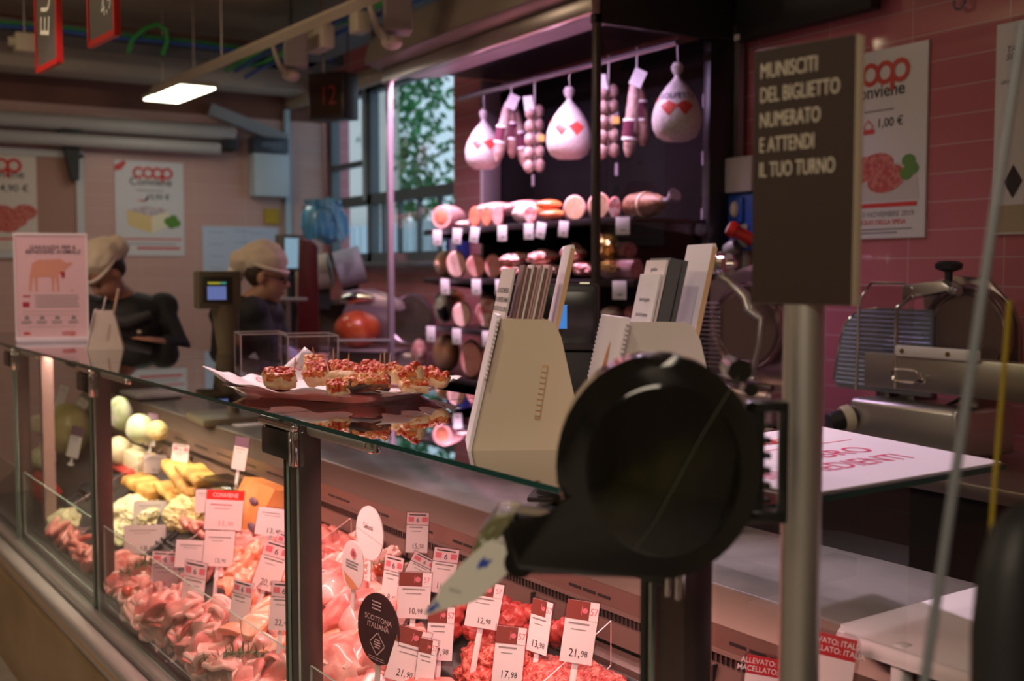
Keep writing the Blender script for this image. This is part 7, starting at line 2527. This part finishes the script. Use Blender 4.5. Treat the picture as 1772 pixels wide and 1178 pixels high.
MB().box((0, 0, -0.45), (0.14, 0.14, 0.9)).build('stand_box', dk_m, t)
c = cam_pt(530, 442, 6.7)
t = thing('machine_hood', 'dark wine-red machine hood beside the till screen', 'machine', (c.x, c.y, 0.90), face_cam(c))
z0 = c.z - 0.90
MB().prism([(-0.06, -0.6), (-0.045, 0.095), (-0.02, 0.11), (0.04, 0.085), (0.07, 0.05), (0.07, -0.6)], 0.2, T(0, 0, z0), bev=0.012).build('hood', M('wine_red_enamel', (0.06, 0.004, 0.006), 0.3), t)
MB().box((0.0, 0.1, -0.4), (0.16, 0.2, 1.0)).build('stand', dk_m, t)
# translucent blue bag roll hanging by the window
c = cam_pt(563, 385, 7.0)
t = thing('bag_roll', 'translucent blue plastic bag roll hanging before the window', 'bag roll', c, face_cam(c))
bl = M('blue_film', (0.05, 0.30, 0.55), 0.2, col2=(0.22, 0.55, 0.75), scale=10, stretch=(6, 1, 0.6), trans=0.25)
b = MB()
b.tube([(-0.015 + 0.02 * math.sin(k), 0, 0.14 - 0.03 * k) for k in range(10)], [0.03, 0.10, 0.115, 0.12, 0.12, 0.12, 0.118, 0.11, 0.09, 0.03], 20)
b.build('film_roll', bl, t)
b = MB()
b.prism([(-0.13, 0.13), (0.02, 0.14), (0.13, 0.04), (0.15, -0.06), (0.10, -0.13), (0.09, -0.05), (0.04, 0.08), (-0.12, 0.10)], 0.02, T(0, -0.13, 0), bev=0.005)
b.build('film_flap', bl, t)
MB().box((-0.08, 0.02, 0.0), (0.11, 0.10, 0.20), bev=0.01).build('bracket', M('slate_plastic', (0.06, 0.07, 0.10), 0.5), t)
MB().tube([(0, 0.05, 0.12), (0, 0.05, 1.35)], 0.006, 8).build('hanger_rod', steel_d, t)
# steel stand leg behind the woman
c = cam_pt(499, 545, 6.0)
t = thing('steel_stand', 'thin steel stand with a flat top behind the woman at the scale', 'stand', (c.x, c.y, 0), face_cam(c))
MB().tube([(0, 0, 0), (0, 0, 1.40)], 0.012, 10).build('leg', steel, t)
MB().box((0.0, 0, 1.405), (0.2, 0.14, 0.015), bev=0.004).build('top_plate', steel, t)

# ------------------------------------------------------------------ side glass of the neighbouring case, with a black arm
t = thing('side_case_glass', 'slanting clear glass side with grey edge beside the ticket stand', 'glass panel', K(0, 0, 0), KA)
yS = 0.55
A, B = hitk(1775, 40, 1, yS), hitk(1558, 1500, 1, yS)
C_, D_ = Vector((1.6, yS, A.z)), Vector((1.6, yS, B.z))
dir_ = (A - B)
b = MB()
b.prism([(B.x, B.z), (D_.x, D_.z), (C_.x, C_.z), (A.x, A.z)], 0.006, T(0, yS, 0))
b.build('pane', glass('side_pane_glass', (0.93, 0.93, 0.90), 0.5), t)
MB().tube([Vector((B.x, yS + 0.003, B.z)), Vector((A.x, yS + 0.003, A.z))], 0.0043, 10).build('polished_edge', M('grey_glass_edge', (0.19, 0.205, 0.22), 0.3), t)
MB().box((1.25, yS - 0.05, 0.51), (0.80, 0.12, 1.02)).build('case_base', dk_m, t)
t = thing('side_case_glass', 'upright glass pane with yellow lit edge behind the slanting one', 'glass panel', K(0, 0, 0), KA)
yS2 = 0.62
A, B = hitk(1752, 520, 1, yS2), hitk(1680, 1405, 1, yS2)
b = MB()
b.prism([(B.x, B.z), (1.6, B.z), (1.6, A.z), (A.x, A.z)], 0.006, T(0, yS2, 0))
b.build('pane', glass('side_pane_glass_yellow', (0.92, 0.91, 0.84), 0.5), t)
MB().tube([Vector((B.x, yS2 + 0.003, B.z)), Vector((A.x, yS2 + 0.003, A.z))], 0.0026, 10).build('yellow_edge', M('yellow_glass_edge', (0.42, 0.32, 0.03), 0.25), t)
MB().box((1.30, yS2 + 0.02, 0.51), (0.8, 0.05, 1.02)).build('case_base', dk_m, t)
yB = 0.50
b = MB()
b.tube([hitk(px, py, 1, yB) for px, py in ((1732, 1260), (1734, 1100), (1742, 1000), (1756, 935), (1776, 908), (1810, 900), (1870, 912))], [0.024, 0.024, 0.023, 0.021, 0.019, 0.017, 0.016], 18)
o = b.build('black_handle', blk_m, rot=(0, 0, KA))
tag(o, 'curved black plastic handle at the edge of the side case', 'handle grip')
o['category'] = 'grip bar'

# ------------------------------------------------------------------ the two shop workers
skin = M('skin', (0.40, 0.20, 0.13), 0.5, sss=0.1)
shirt_b = M('black_uniform', (0.010, 0.010, 0.011), 0.75)
cap_m = M('cream_cap_cloth', (0.62, 0.53, 0.42), 0.8, bump=0.3, bscale=30)
hair_m = M('dark_brown_hair', (0.035, 0.018, 0.010), 0.6)
eye_m = M('eye_dark', (0.02, 0.015, 0.012), 0.2)


def fused(mb, name, m_, parent, voxel=0.008, smooth=6):
    o = mb.build(name, m_, parent)
    r_ = o.modifiers.new('remesh', 'REMESH')
    r_.mode = 'VOXEL'
    r_.voxel_size = voxel
    r_.use_smooth_shade = True
    s_ = o.modifiers.new('smooth', 'SMOOTH')
    s_.factor = 0.5
    s_.iterations = smooth
    dg = bpy.context.evaluated_depsgraph_get()
    me = bpy.data.meshes.new_from_object(o.evaluated_get(dg))
    o.modifiers.clear()
    old = o.data
    o.data = me
    bpy.data.meshes.remove(old)
    return o


def hand_into(mb, wrist, fwd, up, side):
    """palm, four bent fingers of different length and a thumb; side +1/-1 sets the thumb's side"""
    fwd = fwd.normalized()
    up = (up - fwd * up.dot(fwd)).normalized()
    lat = fwd.cross(up) * side
    pc = wrist + fwd * 0.05
    mb.tube([wrist, wrist + fwd * 0.025, pc, wrist + fwd * 0.09], [0.026, 0.032, 0.038, 0.034], 10)
    for k, L in enumerate((0.070, 0.080, 0.075, 0.058)):
        base = wrist + fwd * 0.088 + lat * (0.030 - 0.020 * k)
        k1 = base + fwd * L * 0.45 - up * 0.008
        k2 = k1 + fwd * L * 0.28 - up * 0.022
        k3 = k2 + fwd * L * 0.12 - up * 0.026
        mb.tube([base - fwd * 0.02, base, k1, k2, k3], [0.010, 0.0098, 0.0092, 0.0085, 0.0072], 8)
    tb = wrist + fwd * 0.03 + lat * 0.032
    mb.tube([tb - lat * 0.015, tb + lat * 0.016 + fwd * 0.022, tb + lat * 0.020 + fwd * 0.052 - up * 0.012], [0.013, 0.011, 0.009], 8)


def head_into(mb, c, rot, s=1.0):
    """skull, jaw, nose, ears; the face looks along rot @ -y"""
    def P(x, y, z):
        return Vector(c) + rot @ Vector((x, y, z)) * s
    mb.blob(P(0, 0.015, 0.035), (0.076 * s, 0.094 * s, 0.095 * s), 0, sub=3, rot=rot)
    mb.blob(P(0, -0.022, -0.045), (0.058 * s, 0.066 * s, 0.075 * s), 0, sub=3, rot=rot)
    mb.tube([P(0, -0.085, 0.015), P(0, -0.103, -0.018), P(0, -0.088, -0.028)], [0.010 * s, 0.015 * s, 0.011 * s], 8)
    mb.tube([P(-0.024, -0.083, -0.058), P(0, -0.090, -0.056), P(0.024, -0.083, -0.058)], [0.007 * s, 0.010 * s, 0.007 * s], 8)
    mb.tube([P(-0.045, -0.074, 0.030), P(0, -0.087, 0.032), P(0.045, -0.074, 0.030)], [0.009 * s] * 3, 8)
    for sx in (-1, 1):
        mb.blob(P(sx * 0.076, 0.012, -0.008), (0.012 * s, 0.022 * s, 0.034 * s), 0, sub=2, rot=rot)
    mb.blob(P(0, -0.062, -0.098), (0.026 * s, 0.024 * s, 0.020 * s), 0, sub=2, rot=rot)
    return P


def face_parts(P, parent, s=1.0):
    for sx in (-1, 1):
        MB().blob(P(sx * 0.031, -0.079, 0.008), (0.011 * s, 0.009 * s, 0.007 * s), 0, sub=2).build('eye', eye_m, parent)


def cap_on(P, rot, parent, lift=0.0, slouch=0.03):
    b = MB()
    b.blob(P(0, 0.045, 0.078 + lift), (0.094, 0.118, 0.092), 0.15, 2.6, 3, 4, rot=rot, oct2=0.06)
    b.blob(P(0, 0.125, 0.045 + lift), (0.078, 0.080, 0.066), 0.2, 2.5, 5, 3, rot=rot)
    o = fused(b, 'cap', cap_m, parent, 0.008, 4)
    bb = MB()
    bb.tube([P(0.090 * math.cos(R(a)), 0.022 + 0.108 * math.sin(R(a)), 0.048 + lift + 0.006 * math.sin(R(a))) for a in range(0, 360, 15)], 0.009, 8, closed=True)
    bb.build('cap_band', M('cream_cap_band', (0.66, 0.58, 0.50), 0.8), o)
    return o


def limb(mb, pts, r_):
    """rounded tapering limb through its joints"""
    mb.tube(pts, r_, 14)
    for p, q in zip(pts, r_):
        mb.blob(p, (q, q, q), 0, sub=2)


def person(lb, pos, rz, J, head_rot, uniform_parts, hair=True):
    t = thing('person', lb, 'person', pos, rz)
    body = MB()
    V = Vector
    limb(body, [V(J['hip_l']), V(J['knee_l']), V(J['ankle_l'])], [0.085, 0.058, 0.042])
    limb(body, [V(J['hip_r']), V(J['knee_r']), V(J['ankle_r'])], [0.085, 0.058, 0.042])
    for s_ in 'lr':
        a = V(J['ankle_' + s_])
        body.tube([a + V((0, 0.04, -0.05)), a + V((0, -0.05, -0.055)), a + V((0, -0.17, -0.068))], [0.04, 0.042, 0.026], 10)
    limb(body, [V(J['pelvis']), V(J['waist']), V(J['chest'])], [0.145, 0.13, 0.155])
    for s_ in 'lr':
        limb(body, [V(J['chest']).lerp(V(J['sh_' + s_]), 0.5), V(J['sh_' + s_]), V(J['el_' + s_]), V(J['wr_' + s_])], [0.085, 0.060, 0.044, 0.029])
    limb(body, [V(J['chest']) + V((0, 0, 0.10)), V(J['neck']), V(J['head']) + V((0, 0, -0.06))], [0.075, 0.056, 0.055])
    P = head_into(body, J['head'], head_rot)
    for s_, sd in (('l', 1), ('r', -1)):
        w, e_ = V(J['wr_' + s_]), V(J['el_' + s_])
        f_ = V(J['fd_' + s_]) if 'fd_' + s_ in J else (w - e_)
        hand_into(body, w, f_, V((0, 0, 1)), sd)
    o = fused(body, 'body', skin, t, 0.0055, 5)
    # uniform
    u = MB()
    limb(u, [V(J['pelvis']) + V((0, 0, -0.05)), V(J['pelvis']), V(J['waist']), V(J['chest'])], [0.165, 0.168, 0.152, 0.172])
    u.blob(V(J['chest']) + V((0, 0, 0.07)), (0.185, 0.13, 0.10), 0, sub=3)
    for s_ in 'lr':
        e_, w = V(J['el_' + s_]), V(J['wr_' + s_])
        limb(u, [V(J['chest']).lerp(V(J['sh_' + s_]), 0.5), V(J['sh_' + s_]), e_, e_.lerp(w, J.get('sleeve', 0.2))], [0.10, 0.080, 0.062, 0.055])
    fused(u, 'uniform_shirt', shirt_b, t, 0.010, 5)
    tr = MB()
    for s_ in 'lr':
        limb(tr, [V(J['pelvis']) + V((0, 0, -0.06)), V(J['hip_' + s_]), V(J['knee_' + s_]), V(J['ankle_' + s_]) + V((0, 0, 0.02))], [0.13, 0.105, 0.078, 0.062])
    fused(tr, 'trousers', shirt_b, t, 0.012, 4)
    face_parts(P, t)
    if hair:
        h = MB()
        h.blob(P(0, 0.045, 0.020), (0.084, 0.080, 0.085), 0.08, 3, 2, 3, rot=head_rot, oct2=0.05)
        h.build('hair', hair_m, t)
    cap_on(P, head_rot, t)
    return t, P


def base_pos(px, d):
    p = cam_pt(px, 470, d)
    return Vector((p.x, p.y, 0))


# man bending over his work at the counter end
pp = base_pos(222, 6.0)
J = dict(pelvis=(0.06, 0.05, 0.93), waist=(0.05, 0.04, 1.08), chest=(0.00, -0.02, 1.28), neck=(-0.055, -0.07, 1.45), head=(-0.105, -0.13, 1.535),
         sh_l=(0.165, -0.02, 1.37), el_l=(0.235, -0.10, 1.17), wr_l=(0.085, -0.25, 1.205), fd_l=(-0.9, -0.35, -0.1),
         sh_r=(-0.185, -0.03, 1.36), el_r=(-0.255, -0.14, 1.14), wr_r=(-0.10, -0.30, 1.17), fd_r=(0.9, -0.4, 0.0),
         hip_l=(0.15, 0.05, 0.88), knee_l=(0.15, 0.03, 0.48), ankle_l=(0.15, 0.06, 0.08),
         hip_r=(-0.04, 0.05, 0.88), knee_r=(-0.05, 0.03, 0.48), ankle_r=(-0.05, 0.06, 0.08), sleeve=0.42)
hr = Matrix.Rotation(R(-60), 3, 'Z') @ Matrix.Rotation(R(50), 3, 'X')
t1, P = person('person in cream cap and black shirt bending over work behind the pig sign', pp, face_cam(pp), J, hr, None)
MB().tube([(-0.15, -0.185, 1.33), (-0.02, -0.20, 1.30), (0.10, -0.185, 1.34)], [0.02, 0.03, 0.02], 8).build('vest_trim', M('charcoal_cloth', (0.035, 0.035, 0.038), 0.8), t1)
MB().box((0.045, -0.205, 1.255), (0.02, 0.01, 0.014), bev=0.002).build('name_badge', M('badge_cream', (0.55, 0.50, 0.36), 0.4), t1)

# woman in profile at the scale
pp = base_pos(425, 5.6)
J = dict(pelvis=(-0.03, 0.02, 0.93), waist=(-0.03, 0.02, 1.08), chest=(0.005, 0.0, 1.27), neck=(0.065, -0.01, 1.435), head=(0.108, -0.02, 1.525),
         sh_l=(0.10, 0.15, 1.36), el_l=(0.20, 0.16, 1.13), wr_l=(0.32, 0.02, 1.12), fd_l=(0.7, -0.6, -0.1),
         sh_r=(0.03, -0.165, 1.36), el_r=(0.12, -0.20, 1.13), wr_r=(0.30, -0.12, 1.10), fd_r=(0.9, 0.2, -0.1),
         hip_l=(-0.02, 0.12, 0.88), knee_l=(0.0, 0.12, 0.48), ankle_l=(-0.02, 0.12, 0.08),
         hip_r=(-0.02, -0.08, 0.88), knee_r=(0.0, -0.08, 0.48), ankle_r=(-0.02, -0.08, 0.08), sleeve=0.1)
hr = Matrix.Rotation(R(72), 3, 'Z') @ Matrix.Rotation(R(14), 3, 'X')
t2, P = person('person in cream cap and glasses seen in profile behind the olive-grey scale', pp, face_cam(pp), J, hr, None)
g = MB()
for sx in (-1, 1):
    g.tube([P(sx * 0.033 + 0.024 * math.cos(R(a)), -0.098, 0.006 + 0.018 * math.sin(R(a))) for a in range(0, 360, 30)], 0.003, 6, closed=True)
    g.tube([P(sx * 0.057, -0.096, 0.01), P(sx * 0.079, -0.03, 0.012), P(sx * 0.080, 0.02, 0.01)], 0.003, 6)
g.build('glasses', blk, t2)
MB().blob(P(0, 0.165, -0.035), (0.045, 0.045, 0.050), 0.1, 2, 4, 3, rot=hr).build('hair_net', M('white_net_cloth', (0.70, 0.64, 0.62), 0.8), t2)
MB().tube([P(-0.05, -0.045, -0.135), P(0.0, -0.075, -0.155), P(0.05, -0.045, -0.135)], [0.016, 0.02, 0.016], 8).build('shirt_collar', M('pale_collar', (0.62, 0.58, 0.62), 0.7), t2)
MB().blob((0.13, -0.13, 1.02), (0.16, 0.10, 0.19), 0.08, 2, 7, 4).build('apron', M('lilac_apron', (0.42, 0.42, 0.56), 0.7), t2)
